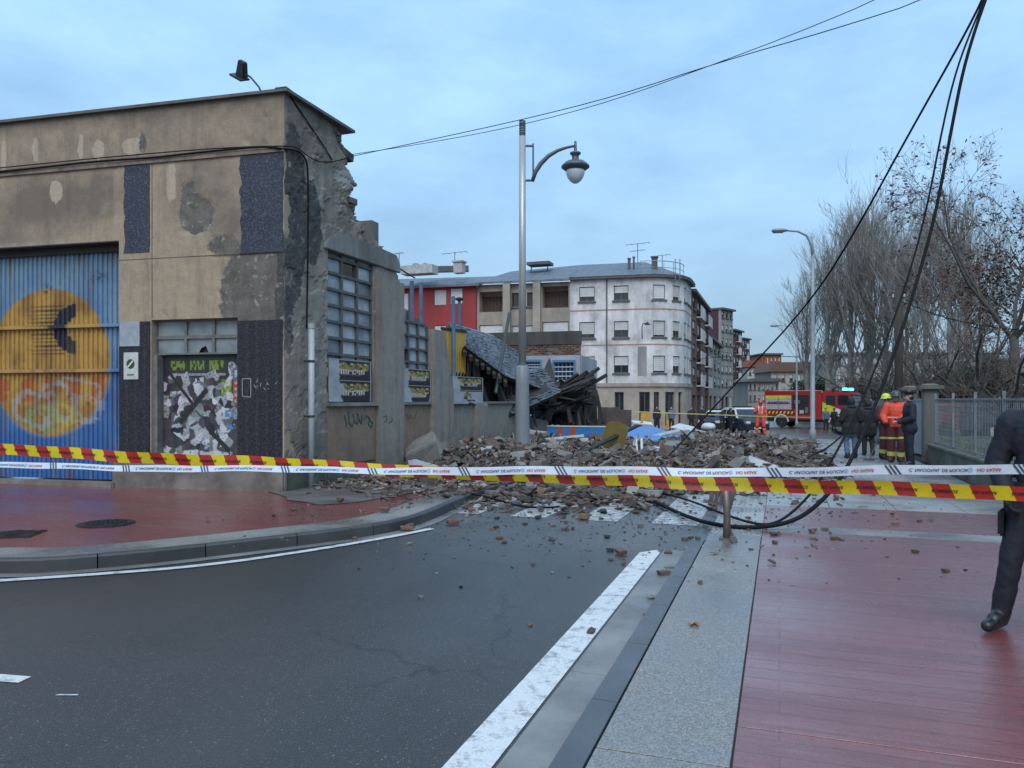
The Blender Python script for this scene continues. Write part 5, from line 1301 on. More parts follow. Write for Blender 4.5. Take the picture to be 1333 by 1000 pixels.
for px, py, s in ((718, 703, .5), (864, 750, .62), (852, 781, .55), (905, 716, .8), (808, 722, .7), (770, 825, .38), (760, 676, .9), (735, 690, .5), (955, 706, .6), (1010, 697, .45), (1005, 734, .5), (840, 803, .3), (895, 742, .4), (790, 700, .4), (657, 707, .35), (694, 736, .3), (640, 690, .35), (870, 722, .5), (812, 735, .45), (720, 685, .4), (700, 675, .5), (690, 815, .2), (1060, 712, .25), (930, 722, .35), (600, 765, .22), (548, 779, .25), (613, 671, .4)):
    z = PZ if px > 905 else 0; p = G(px, py, z); o = link('road_debris', R.choice(shp[R.choice(('masonry_chunk', 'broken_brick', 'masonry_chunk', 'roof_tile_shard'))])); k = s*.85; o.scale = (k, k, k*.8); o.location = p+Vector((0, 0, .05*s)); o.rotation_euler = (R.gauss(0, .2), R.gauss(0, .2), R.uniform(0, 6)); tag(o, 'loose dark chunk lying on the wet ground in front of the rubble', 'debris', 'loose chunks on the wet ground')
for px, py in ((530, 692), (533, 689), (443, 653), (500, 667), (590, 683), (565, 655)):
    z = .138 if px < 520 else .0; p = G(px, py, z); o = link('broken_brick', shp['broken_brick'][int(px) % 6]); o.scale = (.8, .8, .9); o.location = p+Vector((0, 0, .04)); o.rotation_euler = (0, 0, R.uniform(0, 3)); tag(o, 'single red brick fragment at the edge of the rubble near the left kerb', 'brick', 'single bricks near the left kerb')
p = G(903, 815, PZ); mb = MB(); n = 10
mb.add([(0, 0, .01)]+[(math.cos(a*.63)*(.05+.02*(a % 2)), math.sin(a*.63)*(.035+.015*(a % 2)), .004+.02*(a % 3)) for a in range(n)], [(0, 1+i, 1+(i+1) % n) for i in range(n)]); o = mb.build('fallen_leaf', mat('dry leaf', (.25, .11, .04), rough=.7), fix=False, loc=p); o.scale = (.7, .7, .7); tag(o, 'dry orange leaf on the grey granite border slab', 'leaf')
# ------------- collapsed roof over the hall
cr = empty('collapsed_roof', at(640, 545, 24.5), 'collapsed slate roof of the warehouse sagging behind the low grey wall', 'roof')
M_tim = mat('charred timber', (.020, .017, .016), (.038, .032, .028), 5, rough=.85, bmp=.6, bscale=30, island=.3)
def sheet_poly(pts, th, name, m, parent):
    P = [Vector(p) for p in pts]; nrm = (P[1]-P[0]).cross(P[2]-P[0]).normalized(); nrm = nrm if nrm.z > 0 else -nrm; n = len(P); mb = MB()
    mb.add([p-nrm*th for p in P]+P, [tuple(range(n))[::-1], tuple(range(n, 2*n))]+[(i, (i+1) % n, n+(i+1) % n, n+i) for i in range(n)]); return mb.build(name, m, parent, fix=False), nrm
A = [at(585, 421, 27), at(640, 437, 29), at(676, 460, 30), at(700, 505, 25), at(657, 490, 23.6), at(604, 452, 22.4)]
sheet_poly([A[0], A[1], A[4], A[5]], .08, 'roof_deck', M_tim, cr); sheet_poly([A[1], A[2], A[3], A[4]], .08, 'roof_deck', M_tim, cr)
def slates(q, nu, nv, name_children, parent, jit, m, skip=.06, stuff=None):
    """q: four corners (top-left, top-right, bottom-right, bottom-left); overlapping slates laid in courses"""
    q = [Vector(p) for p in q]; nrm = (q[1]-q[0]).cross(q[3]-q[0]).normalized(); nrm = nrm if nrm.z > 0 else -nrm
    big = MB(); me = None
    for j in range(nv):
        for i in range(nu):
            if R.random() < skip: continue
            a = (i+.5+(.5 if j % 2 else 0))/nu; b_ = (j+.5)/nv
            if a > 1: continue
            c = (q[0]*(1-a)+q[1]*a)*(1-b_)+(q[3]*(1-a)+q[2]*a)*b_
            ud = ((q[1]-q[0])*(1-b_)+(q[2]-q[3])*b_); vd = ((q[3]-q[0])*(1-a)+(q[2]-q[1])*a)
            su_, sv = ud.length/nu*.96, vd.length/nv*1.35; x = ud.normalized(); y = (vd-x*vd.dot(x)).normalized(); an = R.gauss(0, jit)
            x, y = x*math.cos(an)+y*math.sin(an), y*math.cos(an)-x*math.sin(an); tip = nrm*(.022+abs(R.gauss(0, jit*.2)))
            P = [c-x*su_/2-y*sv/2+nrm*.01, c+x*su_/2-y*sv/2+nrm*.01, c+x*su_/2+y*sv/2+tip, c-x*su_/2+y*sv/2+tip]; P = P+[p+nrm*.015 for p in P]
            if name_children: mb = MB(); mb.hexa(P); mb.build('slate', m, parent, fix=False)
            else: big.hexa(P)
    if not name_children: o = big.build('slates', m, parent, fix=False); o['kind'] = 'stuff'
M_sl1 = mat('wet slate lit tone', (.15, .17, .20), (.10, .115, .14), 2.5, rough=.35, bmp=.3, island=.35); M_sl2 = mat('dark slate tone', (.075, .083, .09), (.05, .055, .06), 4, rough=.4, bmp=.3, rnd=.45)  # upper slates get a paler, lit tone put into their colour
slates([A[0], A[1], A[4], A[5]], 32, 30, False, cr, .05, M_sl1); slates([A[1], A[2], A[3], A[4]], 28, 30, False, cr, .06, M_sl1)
Bq = [at(655, 487, 25.5), at(704, 480, 27), at(727, 512, 25.0), at(664, 540, 23.4)]
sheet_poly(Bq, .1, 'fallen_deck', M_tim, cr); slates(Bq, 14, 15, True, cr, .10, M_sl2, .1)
# boards and rafters below the roof edge
for k in range(26):
    s = k/25; a = A[5]*(1-s)+A[4]*s if s < .6 else A[4]*(1-(s-.6)/.4)+A[3]*((s-.6)/.4); a = a+Vector((R.uniform(-.5, -.05), 0, -.1)); b_ = Vector((a.x+R.uniform(-.2, .5), a.y+R.uniform(-.3, .3), max(.6, a.z-R.uniform(.7, 1.7))))
    mb = MB(); mb.beam(a, b_, R.uniform(.12, .26), .04, up=(1, 0, .2)); mb.build('hanging_board', M_tim, cr, fix=False)
for k in range(8):
    s = k/7; a = A[0]*(1-s)+A[1]*s; b_ = A[5]*(1-s)+A[4]*s; mb = MB(); mb.beam(a-Vector((0, 0, .16)), b_+(b_-a)*.06-Vector((0, 0, .16)), .1, .14); mb.build('rafter', M_tim, cr, fix=False)
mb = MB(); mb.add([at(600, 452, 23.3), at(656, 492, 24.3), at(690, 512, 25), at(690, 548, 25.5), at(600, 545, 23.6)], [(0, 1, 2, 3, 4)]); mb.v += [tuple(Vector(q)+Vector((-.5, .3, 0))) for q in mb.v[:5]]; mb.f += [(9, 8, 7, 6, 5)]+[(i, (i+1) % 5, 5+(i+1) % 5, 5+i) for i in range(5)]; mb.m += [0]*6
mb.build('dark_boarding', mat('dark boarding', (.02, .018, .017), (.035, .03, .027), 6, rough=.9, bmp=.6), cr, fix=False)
o, _ = sheet_poly([at(703, 500, 28), at(716, 466, 28.5), at(724, 500, 28.2), at(724, 535, 27.8), at(700, 530, 27.6)], .3, 'standing_wall_piece', M_conc2, cr)
o.data.materials[0] = MATS['black stained concrete']
# ------------- heap of charred roof timbers
tg = 'dark timbers of the collapsed roof heap'
def timber(a, b_, w_, h_, label='dark roof plank lying slanted in the heap of broken timbers', name='roof_plank'):
    mb = MB(); a = Vector(a); b_ = Vector(b_); mid = (a+b_)/2
    mb.beam(a-mid, b_-mid, w_, h_, up=(R.gauss(0, .3), R.gauss(0, .3), 1), k=R.uniform(.8, 1)); o = mb.build(name, M_tim, fix=False); o.location = mid; tag(o, label, 'timber', tg); return o
for k in range(84):
    t0 = R.random(); px0, py0 = 690+R.uniform(-12, 40), 552-R.uniform(4, 40); d = R.uniform(26.2, 30)
    px1 = 742+R.uniform(-18, 32); py1 = 541-56*(t0*.75+.25*R.random())-(px1-742)*.12
    timber(at(px0, py0, d+R.uniform(-.6, .6)), at(px1, py1, d+R.uniform(-.5, .5)), R.uniform(.12, .3), R.uniform(.03, .09))
for px0, py0, px1, py1, d in ((735, 515, 780, 479, 27.2), (750, 512, 790, 488, 27.5), (728, 510, 775, 492, 27), (720, 522, 768, 497, 26.8), (700, 530, 765, 506, 26.6), (695, 545, 770, 520, 26.6)):
    timber(at(px0, py0, d), at(px1, py1, d), .2, .12, 'thick dark beam jutting up from the heap of broken timbers', 'roof_beam')
for k in range(34):
    px = R.uniform(694, 776); d = R.uniform(26.5, 29.5); top = 528-(px-700)*.38+R.uniform(0, 18); a = at(px, top, d); b_ = at(px+R.uniform(-14, 14), 556+R.uniform(-6, 3), d-R.uniform(0, 1.2))
    timber(a, b_, R.uniform(.07, .16), R.uniform(.03, .1), 'short dark strut leaning under the heap of broken timbers', 'roof_strut')
mb = MB(); P = [at(700, 552, 29.6), at(778, 556, 29.6), at(776, 500, 30), at(735, 515, 30.4), at(700, 530, 30)]; n = 5
mb.add(P+[p+Vector((-.3, 1.0, 0)) for p in P], [tuple(range(n))[::-1], tuple(range(n, 2*n))]+[(i, (i+1) % n, n+(i+1) % n, n+i) for i in range(n)]); o = mb.build('dark_backing', MATS['dark boarding'], fix=False); tag(o, 'dark panel added to fill the black behind the heap of timbers', 'floor panel')  # added dark panel that makes the gaps behind the timbers read black
# stub of wall at the end of the lot
sf = Frame(at(768, 521, 32), at(822, 521, 31)-at(768, 521, 32), (ST, -CT)); Ls = (at(822, 521, 31)-at(768, 521, 32)).length; zt = CAMH+(HOR-527)*32/F
mb = panel(steps(0, Ls, .1), steps(gz(32)-.1, zt, .1), lambda u, v: v < zt-.25*vnoise(np.array([u]), np.array([0.]), 2.2, 5)[0]-(.5 if u < .4 else 0), sf.p, .3); me = mb.mesh('wall_stub', mat('stub render', (.12, .105, .095), (.07, .06, .055), 1.5, rough=.9, bmp=.4), fix=False); clean(me); o = link('wall_stub', me); tag(o, 'dark stub of broken wall between the timber heap and the cream shop front', 'wall')
# ------------- blue sign, boards, plates in the rubble
def rest(px, py, d, zoff=0): return at(px, py, d)
M_bl = mat('blue sign sheet', (.03, .17, .45), (.035, .2, .48), 2, rough=.35, bmp=.05)
bs = empty('blue_sign_fascia', at(745, 566, 24.5), 'long blue sign fascia with orange marks lying across the rubble', 'sign')
f1 = Frame(at(712, 521, 25), at(790, 521, 24.4)-at(712, 521, 25), (ST, -CT)); Lf = (at(790, 521, 24.4)-at(712, 521, 25)).length; z0, z1 = CAMH+(HOR-569)*24.7/F, CAMH+(HOR-556)*24.7/F
mb = MB(); mb.fbox(f1, 0, Lf, z0, z1, 0, .12); mb.build('panel', M_bl, bs, bevel=.01)
mb = MB(); mb.fbox(f1, 0, Lf, z1+.001, z1+.04, -.02, .14); mb.build('white_edge', M_shut, bs)
for px in (729, 745):
    u = f1.uv(px, 560)[0]; mb = MB(); mb.fbox(f1, u-.09, u+.09, z0+.02, z1-.01, -.006, 0); mb.build('orange_mark', mat('orange print', (.42, .08, .03), rough=.5), bs)
def lay(name, label, cat, pts, th, m, bow=0.0, group=None):
    P = [Vector(p) for p in pts]; c = sum(P, Vector())/len(P); P = [p-c for p in P]; nrm = (P[1]-P[0]).cross(P[2]-P[0]).normalized(); nrm = nrm if nrm.z > 0 else -nrm; n = len(P); mb = MB()
    mb.add([p-nrm*th for p in P]+P, [tuple(range(n))[::-1], tuple(range(n, 2*n))]+[(i, (i+1) % n, n+(i+1) % n, n+i) for i in range(n)]); o = mb.build(name, m, fix=False); o.location = c; tag(o, label, cat, group); return o
lay('blue_sheet', 'flat bright blue sheet lying on top of the rubble', 'sheet', [at(798, 557, 27), at(850, 555, 27.5), at(886, 568, 23.8), at(835, 579, 22.2), at(806, 570, 24)], .05, M_bl)
lay('blue_sheet_piece', 'small torn blue sheet piece beside the long blue fascia', 'sheet', [at(762, 574, 23), at(790, 566, 24), at(792, 578, 22.4), at(775, 582, 22)], .03, M_bl)
# fallen sign with pole
fs = empty('fallen_road_sign', at(795, 585, 20), 'fallen mustard road sign plate with black pole lying slanted in rubble', 'road sign')
cs = at(800, 568, 20); xd = Vector((CT, ST, 0)); zd = Vector((.12, -.3, 1)).normalized(); mb = MB(); pl = []
for k in range(24):
    a = 2*math.pi*k/24; ca, sa = math.cos(a), math.sin(a); rr_ = .40/((abs(ca)**4+abs(sa)**4)**.25); pl.append((rr_*ca*.78, rr_*sa))
rt = Matrix.Rotation(-.25, 2); mb.prism(pl, lambda u, v, t: cs+xd*(u*math.cos(.25)+v*math.sin(.25))+zd*(v*math.cos(.25)-u*math.sin(.25))+Vector((ST, -CT, 0))*-t, 0, .03)
mb.build('plate', mat('mustard sign back', (.27, .20, .06), (.2, .15, .05), 3, rough=.55), fs, fix=False)
mb = MB(); mb.tube([at(753, 592, 19.2), at(836, 551, 20.6)], .055, 8); mb.build('pole', mat('black pole paint', (.025, .025, .027), rough=.45), fs)
mb = MB(); mb.box(at(836, 551, 20.6), (.55, .3, .05), Euler((.2, .1, .4)).to_matrix()); mb.build('pole_bracket', M_shut, fs, bevel=.01)
M_bd = mat('white painted board', (.42, .44, .45), (.3, .32, .33), 4, rough=.6, bmp=.3, dirt=.4)
wb_g = 'white boards lying in the rubble'
for (x0, y0, x1, y1, d, w_, th) in ((622, 583, 690, 576, 20.5, .4, .05), (690, 575, 760, 568, 22.5, .25, .05), (700, 582, 745, 579, 20.8, .3, .12), (560, 592, 640, 583, 18, .3, .03), (740, 571, 785, 575, 22.6, .3, .03), (600, 577, 625, 575, 21.2, .5, .06), (905, 560, 950, 570, 25, .08, .04), (880, 577, 1000, 596, 20.4, .06, .05), (850, 568, 885, 560, 24.5, .3, .02)):
    a, b_ = at(x0, y0, d), at(x1, y1, d-.2); mb = MB(); mid = (a+b_)/2; mb.beam(a-mid, b_-mid, w_, th, up=(R.gauss(0, .15), -.25, 1)); o = mb.build('white_board', M_bd, fix=False); o.location = mid; tag(o, 'dirty white board lying flat across the brown rubble', 'board', wb_g)
for (x0, y0, x1, y1, d, w_) in ((880, 585, 985, 610, 18.5, .09), (960, 573, 1045, 596, 20, .1), (905, 566, 1005, 580, 24, .08), (640, 590, 560, 598, 17.5, .1), (600, 640, 690, 646, 13.2, .16), (545, 606, 600, 600, 16.5, .12), (1000, 598, 1040, 604, 18, .08), (1010, 582, 1055, 600, 19, .06)):
    a, b_ = at(x0, y0, d), at(x1, y1, d-.2); mb = MB(); mid = (a+b_)/2; mb.beam(a-mid, b_-mid, w_, w_*.6); o = mb.build('broken_batten', mat('grey batten', (.10, .085, .07), (.16, .14, .12), 5, rough=.85, bmp=.4), fix=False); o.location = mid; tag(o, 'long grey wooden batten lying across the brick rubble', 'batten', 'battens lying on the rubble')
for (px, py, d, s, lab) in ((700, 553, 26, (.75, .5, .4), 'pale beige concrete block tipped over beside the blue fascia'), (550, 590, 17.0, (1.0, .8, .55), 'big grey slab tipped against the warehouse wall foot'), (575, 586, 18.4, (.9, .7, .3), 'flat grey slab leaning on the low wall by the pilaster'), (680, 606, 17.5, (.8, .7, .25), 'dark slab at the foot of the tall street lamp'), (1005, 566, 27, (.6, .5, .25), 'low dark slab at the far edge of the rubble')):
    mb = MB(); rr3 = random.Random(px); mb.hexa([q for q in frag_shape(rr3, s)]); o = mb.build('concrete_block', M_conc2, bevel=.03); o.location = at(px, py, d); o.rotation_euler = (R.gauss(0, .25), R.gauss(0, .25), R.uniform(0, 3)); tag(o, lab, 'concrete block')
rr4 = random.Random(77)
for k in range(16):
    x, y = scatter_pos(rr4)
    while y < 13.5: x, y = scatter_pos(rr4)
    s = (rr4.uniform(.45, .95), rr4.uniform(.3, .6), rr4.uniform(.06, .16)); mb = MB(); mb.hexa(frag_shape(rr4, s)); pale = k % 3 == 0
    o = mb.build('plaster_sheet' if pale else 'wall_slab', M_bd if pale else M_conc2, bevel=.012); o.location = (x, y, ground_h(x, y)+.08); o.rotation_euler = (rr4.gauss(0, .3), rr4.gauss(0, .3), rr4.uniform(0, 6))
    tag(o, ('pale broken plaster sheet' if pale else 'large broken slab of grey walling')+where(x, y), 'plaster' if pale else 'slab', 'plaster sheets in the rubble' if pale else 'wall slabs in the rubble')
# pale sacks and paper
def sack(px, py, d, s, label, m):
    mb = MB(); n = 14
    for j in range(9):
        f = math.pi*j/8
        for i in range(n):
            a = 2*math.pi*i/n; v_ = Vector((math.sin(f)*math.cos(a), math.sin(f)*math.sin(a), -math.cos(f)*.6)); k = 1+.22*mnoise.noise(v_*2.5+Vector((px, 0, 0))); mb.v.append(tuple(v_*k*s))
    for j in range(8):
        for i in range(n): mb.f.append((j*n+i, j*n+(i+1) % n, (j+1)*n+(i+1) % n, (j+1)*n+i)); mb.m.append(0)
    o = mb.build('rubble_sack', m, smooth=True, fix=False); o.location = at(px, py, d); tag(o, label, 'sack')
sack(922, 556, 31, .3, 'white plastic sack at the far edge of the rubble by the cars', M_shut); sack(855, 587, 19.5, .16, 'small crumpled white bag half buried in the rubble', M_shut)
lay('white_sheet', 'crumpled white metal sheet on the far rubble edge', 'sheet', [at(885, 551, 33), at(905, 556, 31), at(898, 562, 30), at(872, 556, 31)], .03, M_shut)
lay('bent_white_panel', 'bent white panel standing upright in the rubble beside the mustard sign', 'panel', [at(824, 597, 19), at(831, 592, 19.2), at(829, 568, 19.6), at(825, 574, 19.2)], .03, M_shut)
mb = MB(); mb.tube([at(836, 597, 19), at(835, 571, 19.4)], .03, 8); o = mb.build('white_post', M_shut); tag(o, 'short white post sticking up from the rubble', 'post')
# ------------- yellow cladding and pipes left standing
yc = empty('yellow_cladding', at(590, 480, 22.2), 'torn yellow cladding sheet hanging beside the broken pilaster', 'cladding')
mb = MB(); f2 = Frame(at(575, 521, 21.6), at(606, 521, 22.6)-at(575, 521, 21.6), (ST, -CT)); Ly = (at(606, 521, 22.6)-at(575, 521, 21.6)).length
yt, yb = CAMH+(HOR-431)*22/F, CAMH+(HOR-486)*22/F; n = 22
for k in range(n):
    u0, u1 = Ly*k/n, Ly*(k+1)/n; cut = yb+.06*math.sin(k*2.1); dp_ = .03*(k % 2)
    mb.hexa([f2.p(u0, cut, dp_), f2.p(u1, cut, .03-dp_), f2.p(u1, cut, .06-dp_), f2.p(u0, cut, dp_+.03), f2.p(u0, yt, dp_), f2.p(u1, yt, .03-dp_), f2.p(u1, yt, .06-dp_), f2.p(u0, yt, dp_+.03)])
mb.build('sheet', mat('yellow sheet metal', (.52, .34, .045), (.38, .25, .05), 1.5, rough=.5, bmp=.15, streak=True), yc, fix=False)
mb = MB(); mb.fbox(f2, -.05, Ly+.05, yt, yt+.08, -.02, .1); mb.build('top_rail', MATS['dark steel'], yc)
pg = 'blue pipes left standing in the ruin'
for (x0, y0, x1, y1, d, cap) in ((536, 366, 537, 440, 21.5, 0), (548, 368, 549, 440, 22.5, 0), (590, 386, 592, 486, 21.9, 0), (598, 392, 601, 450, 23, 1)):
    e = empty('blue_pipe', at(x1, y1, d), 'thin blue metal pipe standing in the ruined warehouse', 'pipe', pg); mb = MB(); a, b_ = at(x0, y0, d), at(x1, y1, d); b_.z = .3; mb.tube([b_, a], .06 if x0 != 598 else .045, 8); mb.build('pipe', mat('blue pipe paint', (.09, .15, .25), (.06, .10, .17), 3, rough=.5), e)
    if cap: mb = MB(); mb.lathe([(.05, 0), (.13, .04), (.13, .08), (.02, .12)], c=a, n=10); mb.build('cowl', MATS['dark steel'], e)
mb = MB(); mb.tube([at(663, 408, 25), at(645, 512, 23)], .055, 8); o = mb.build('leaning_pole', mat('dark green steel', (.035, .05, .05), rough=.5)); tag(o, 'dark steel pole leaning against the sagging slate roof', 'pole')
cab([at(506, 335, 17), at(512, 340, 17.5), at(520, 350, 19), at(540, 362, 22)], .02, 'loose black wire curling off the broken pilaster top', n=5)
# ------------- central street lamp
LB = G(680, 600, .13); dL = depth(LB); lz_ = lambda py: CAMH+(HOR-py)/F*dL
la = empty('street_lamp', LB, 'tall steel street lamp with curved arm and bell lantern standing in the rubble', 'street lamp')
M_st = mat('brushed steel pole', (.46, .47, .46), (.36, .37, .37), 2, rough=.3, metal=.35, bmp=.08, streak=True); M_dk = mat('slate blue metal', (.075, .095, .115), (.055, .07, .085), 4, rough=.4, bmp=.05)
mb = MB(); mb.lathe([(.20, -.2), (.195, .1), (.165, lz_(500)-LB.z), (.15, lz_(478)-LB.z), (.12, lz_(476)-LB.z)], n=24); mb.build('base_sleeve', mat('grey painted steel', (.21, .23, .25), (.15, .165, .185), 2, rough=.4, bmp=.08, streak=True), la, smooth=True, loc=(0, 0, 0))
mb = MB(); mb.lathe([(.095, lz_(477)-LB.z), (.088, lz_(330)-LB.z), (.085, lz_(178)-LB.z)], n=18); mb.build('pole', M_st, la, smooth=True, loc=(0, 0, 0))
mb = MB(); mb.lathe([(.085, lz_(178)-LB.z), (.075, lz_(177)-LB.z)]+[(.085-.008*(k % 2), lz_(177-k*1.6)-LB.z) for k in range(1, 13)], n=18); mb.build('pole_cap', M_dk, la, loc=(0, 0, 0))
R3 = Vector((CT, ST, 0))
def lp_(px, py): return at(px, py, dL)-LB
mb = MB(); mb.tube([lp_(694, 187), lp_(694, 235)], .022, 8); mb.build('bracket_bar', M_dk, la, loc=(0, 0, 0))
for py in (190, 235): mb = MB(); mb.tube([lp_(683, py), lp_(695, py)], .03, 8); mb.build('bracket_stub', M_dk, la, loc=(0, 0, 0))
P = [lp_(*q) for q in ((693, 236), (697, 224), (704, 213), (714, 203), (726, 196), (738, 192), (749, 190))]; mb = MB(); mb.tube(P, [.045, .055, .06, .055, .045, .036, .03], 10); mb.build('arm', M_dk, la, smooth=True, loc=(0, 0, 0))
hz_ = lp_(749, 200); k = dL/F
lan = MB(); lan.lathe([(.03, 16*k), (.035, 10*k), (.04, 4*k), (.05, 2*k), (.14, 1.0*k), (.13, -1*k), (.09, -2*k), (.085, -8*k), (.12, -9*k), (.24, -11*k), (.35, -16*k), (.355, -18*k), (.30, -20*k), (.26, -22*k)], c=hz_, n=24); lo_ = lan.build('lantern', M_dk, la, smooth=True, loc=(0, 0, 0))
mb = MB(); mb.lathe([(.24, -21.5*k), (.235, -26*k), (.20, -31*k), (.14, -35.5*k), (.06, -38.5*k), (.01, -39.2*k)], c=hz_, n=24); o = mb.build('glass_bowl', mat('milky glass', (.55, .62, .66), (.5, .57, .6), 3, rough=.15, bmp=0), lo_, smooth=True, loc=(0, 0, 0))
# ------------- tapes
def tape_path(pts, n=160):
    P = [Vector(q[1:]) if q[0] == 'w' else at(*q) for q in pts]; out = []
    for _ in range(3):
        nc = [P[0]]
        for a, b_ in zip(P, P[1:]): nc += [a*.75+b_*.25, a*.25+b_*.75]
        P = nc+[P[-1]]
    return resample(P, .01)
def tape(name, label, pts, width, roll, seg, colors, text, period, mats):
    path = tape_path(pts); n = len(path); ds = .01
    def pt(s, v):
        i = max(0, min(n-2, int(s/ds))); f = s/ds-i; p = path[i]*(1-f)+path[i+1]*f; d = (path[min(i+1, n-1)]-path[i]).normalized()
        side = Vector((d.y, -d.x, 0)).normalized(); a = roll(s)+.12*math.sin(s*2.1)+.22*math.sin(s*1.3)*math.sin(s*3.7+1); up_ = Vector((0, 0, 1))*math.cos(a)+side*math.sin(a)
        return p+up_*v+side*.008*math.sin(s*3.6)+Vector((0, 0, .006*math.sin(s*2.7)+.003*math.sin(s*7.9)))
    tot = (n-1)*ds; e = empty(name, pt(tot*.5, 0), label, 'barrier tape')
    return e, pt, tot
M_ty = mat('tape yellow', (.68, .52, .01), (.6, .46, .01), 5, rough=.35, bmp=.05); M_trd = mat('tape red', (.42, .02, .015), (.36, .02, .015), 5, rough=.35, bmp=.05); M_tw = mat('tape white', (.52, .57, .64), (.45, .5, .57), 5, rough=.35, bmp=.05)
M_ink = mat('tape ink', (.015, .015, .02), rough=.5, bmp=0); M_inkb = mat('tape dark blue ink', (.03, .045, .09), rough=.5, bmp=0); M_inkr = mat('tape red ink', (.42, .05, .05), rough=.5, bmp=0); M_inkp = mat('tape pale ink', (.3, .4, .52), rough=.5, bmp=0)
def ribbon(e, pt, s0, s1, v0, v1, slant, m, name, off=0.0, nseg=4):
    mb = MB()
    for i in range(nseg+1):
        for v in (v0, v1):
            s = s0+(s1-s0)*i/nseg-slant*(v-v0)/(v1-v0)
            mb.v.append(tuple(pt(s, v)))
    for i in range(nseg): mb.f.append((2*i, 2*i+2, 2*i+3, 2*i+1)); mb.m.append(0)
    if off: mb.v = [tuple(Vector(q)+Vector((ST, -CT, 0))*off) for q in mb.v]
    return mb.build(name, m, e, fix=False)
def tape_text(e, pt, s, txt, size, m, name, off):
    me = text_mesh(txt, size, m, True)
    for v in me.vertices:
        q = pt(s+v.co.x*1.0, v.co.y)+Vector((ST, -CT, 0))*off; v.co = q
    return link(name, me, e)
YP_ = [('w', -8.86, 3.95, 1.3), (-60, 582.5, 6.95), (0, 585.5, 6.8), (180, 595, 6.5), (370, 604.5, 6.2), (560, 614, 5.95), (700, 621, 5.75), (860, 626.5, 5.55), (1000, 631.5, 5.35), (1150, 637, 5.15), (1333, 643.5, 4.92), (1380, 645, 4.86), ('w', 3.55, 5.25, 1.12)]
ye, ypt, ytot = tape('striped_tape', 'yellow and red striped tape with black lettering stretched across the street', YP_, .1, lambda s: .02, 0, 0, 0, 0, 0)
hw_ = .048; s = .1; k = 0
while s < ytot-.25:
    ribbon(ye, ypt, s, s+.115, -hw_, hw_, .045, M_ty if k % 2 == 0 else M_trd, 'yellow_band' if k % 2 == 0 else 'red_band', nseg=10)
    if k % 2: tape_text(ye, ypt, s+.045, ('NO PASAR', 'BOMBEROS')[(k//2) % 2], .030, M_ink, 'lettering', .006)
    s += .115; k += 1
WP_ = [('w', -8.86, 3.93, 1.12), (-60, 604.5, 6.92), (0, 606, 6.75), (180, 609, 6.45), (370, 611.5, 6.12), (560, 612.8, 5.86), (700, 613.5, 5.66), (860, 613.5, 5.45), (1000, 614.5, 5.27), (1150, 613.5, 5.06), (1333, 611.5, 4.84), (1380, 610, 4.78), ('w', 3.55, 5.2, 1.27)]
we, wpt, wtot = tape('white_police_tape', 'white tape with blue and red lettering stretched across the street', WP_, .08, lambda s: -.72+.55*smooth(5.2, 8.7, s), 0, 0, 0, 0, 0)
hw2 = .031; ribbon(we, wpt, .1, wtot-.1, -hw2, hw2, 0, M_tw, 'band', nseg=900)
s = .15; per = .74
while s < wtot-per-.1:
    for j in range(3): ribbon(we, wpt, s+.03+j*.027, s+.03+j*.027+.013, -hw2, hw2, .04, M_inkb, 'slash', .005, 3)
    tape_text(we, wpt, s+.07+.24, 'C. NACIONAL DE POLICIA', .029, M_inkb, 'lettering', .006); tape_text(we, wpt, s+.60, 'NO PASAR', .029, M_inkr, 'lettering', .006)
    me = MB(); me.lathe([(.016, 0), (.0, 0.0)], n=8); 
    mb = MB(); q = [(s+.497+.016*math.cos(a*math.pi/4), .016*math.sin(a*math.pi/4)) for a in range(8)]; mb.add([wpt(*c)+Vector((ST, -CT, 0))*.003 for c in q], [tuple(range(8))]); mb.build('emblem', M_inkp, we, fix=False)
    s += per
# post that holds the near ends, and the pole the torn cables hang from
e = empty('barrier_post', (-8.9, 3.95, .13), 'slim grey steel post holding the two tapes on the red pavement', 'post'); mb = MB(); mb.tube([(0, 0, 0), (0, 0, 1.5)], .03, 10); mb.build('shaft', M_st, e, loc=(0, 0, 0)); mb = MB(); mb.lathe([(.2, 0), (.2, .04), (.04, .07)], n=18); mb.build('base', M_dk, e, loc=(0, 0, 0))
CP = at(1392, HOR, 11.6); CP.z = .3; e = empty('cable_pole', CP, 'tall dark wooden pole behind the fence that carries the torn cables', 'utility pole'); mb = MB(); mb.lathe([(.17, -.1), (.14, 5), (.12, 9.0)], n=12); mb.build('pole', mat('tarred pole wood', (.045, .036, .03), rough=.85, bmp=.4), e, loc=(0, 0, 0), smooth=True)
mb = MB(); mb.tube([(-.3, -.05, 8.5), (.3, .05, 8.5)], .04, 8); mb.build('cross_bar', MATS['dark steel'], e, loc=(0, 0, 0))
TOP = CP+Vector((0, 0, 8.55))
# far tape around the accident
pts = [at(*q) for q in ((690, 533, 40), (800, 535, 38), (930, 540, 35), (1005, 542.5, 33), (1058, 543.5, 29.2))]
mb = MB()
for p in pts: mb.v += [tuple(p-Vector((0, 0, .022))), tuple(p+Vector((0, 0, .022)))]
for i in range(4): mb.f.append((2*i, 2*i+2, 2*i+3, 2*i+1)); mb.m.append(0)
o = mb.build('far_tape', mat('pale yellow tape', (.6, .53, .2), rough=.5), fix=False); tag(o, 'thin yellow tape strung from the slim lamp post past the rescuer', 'barrier tape')
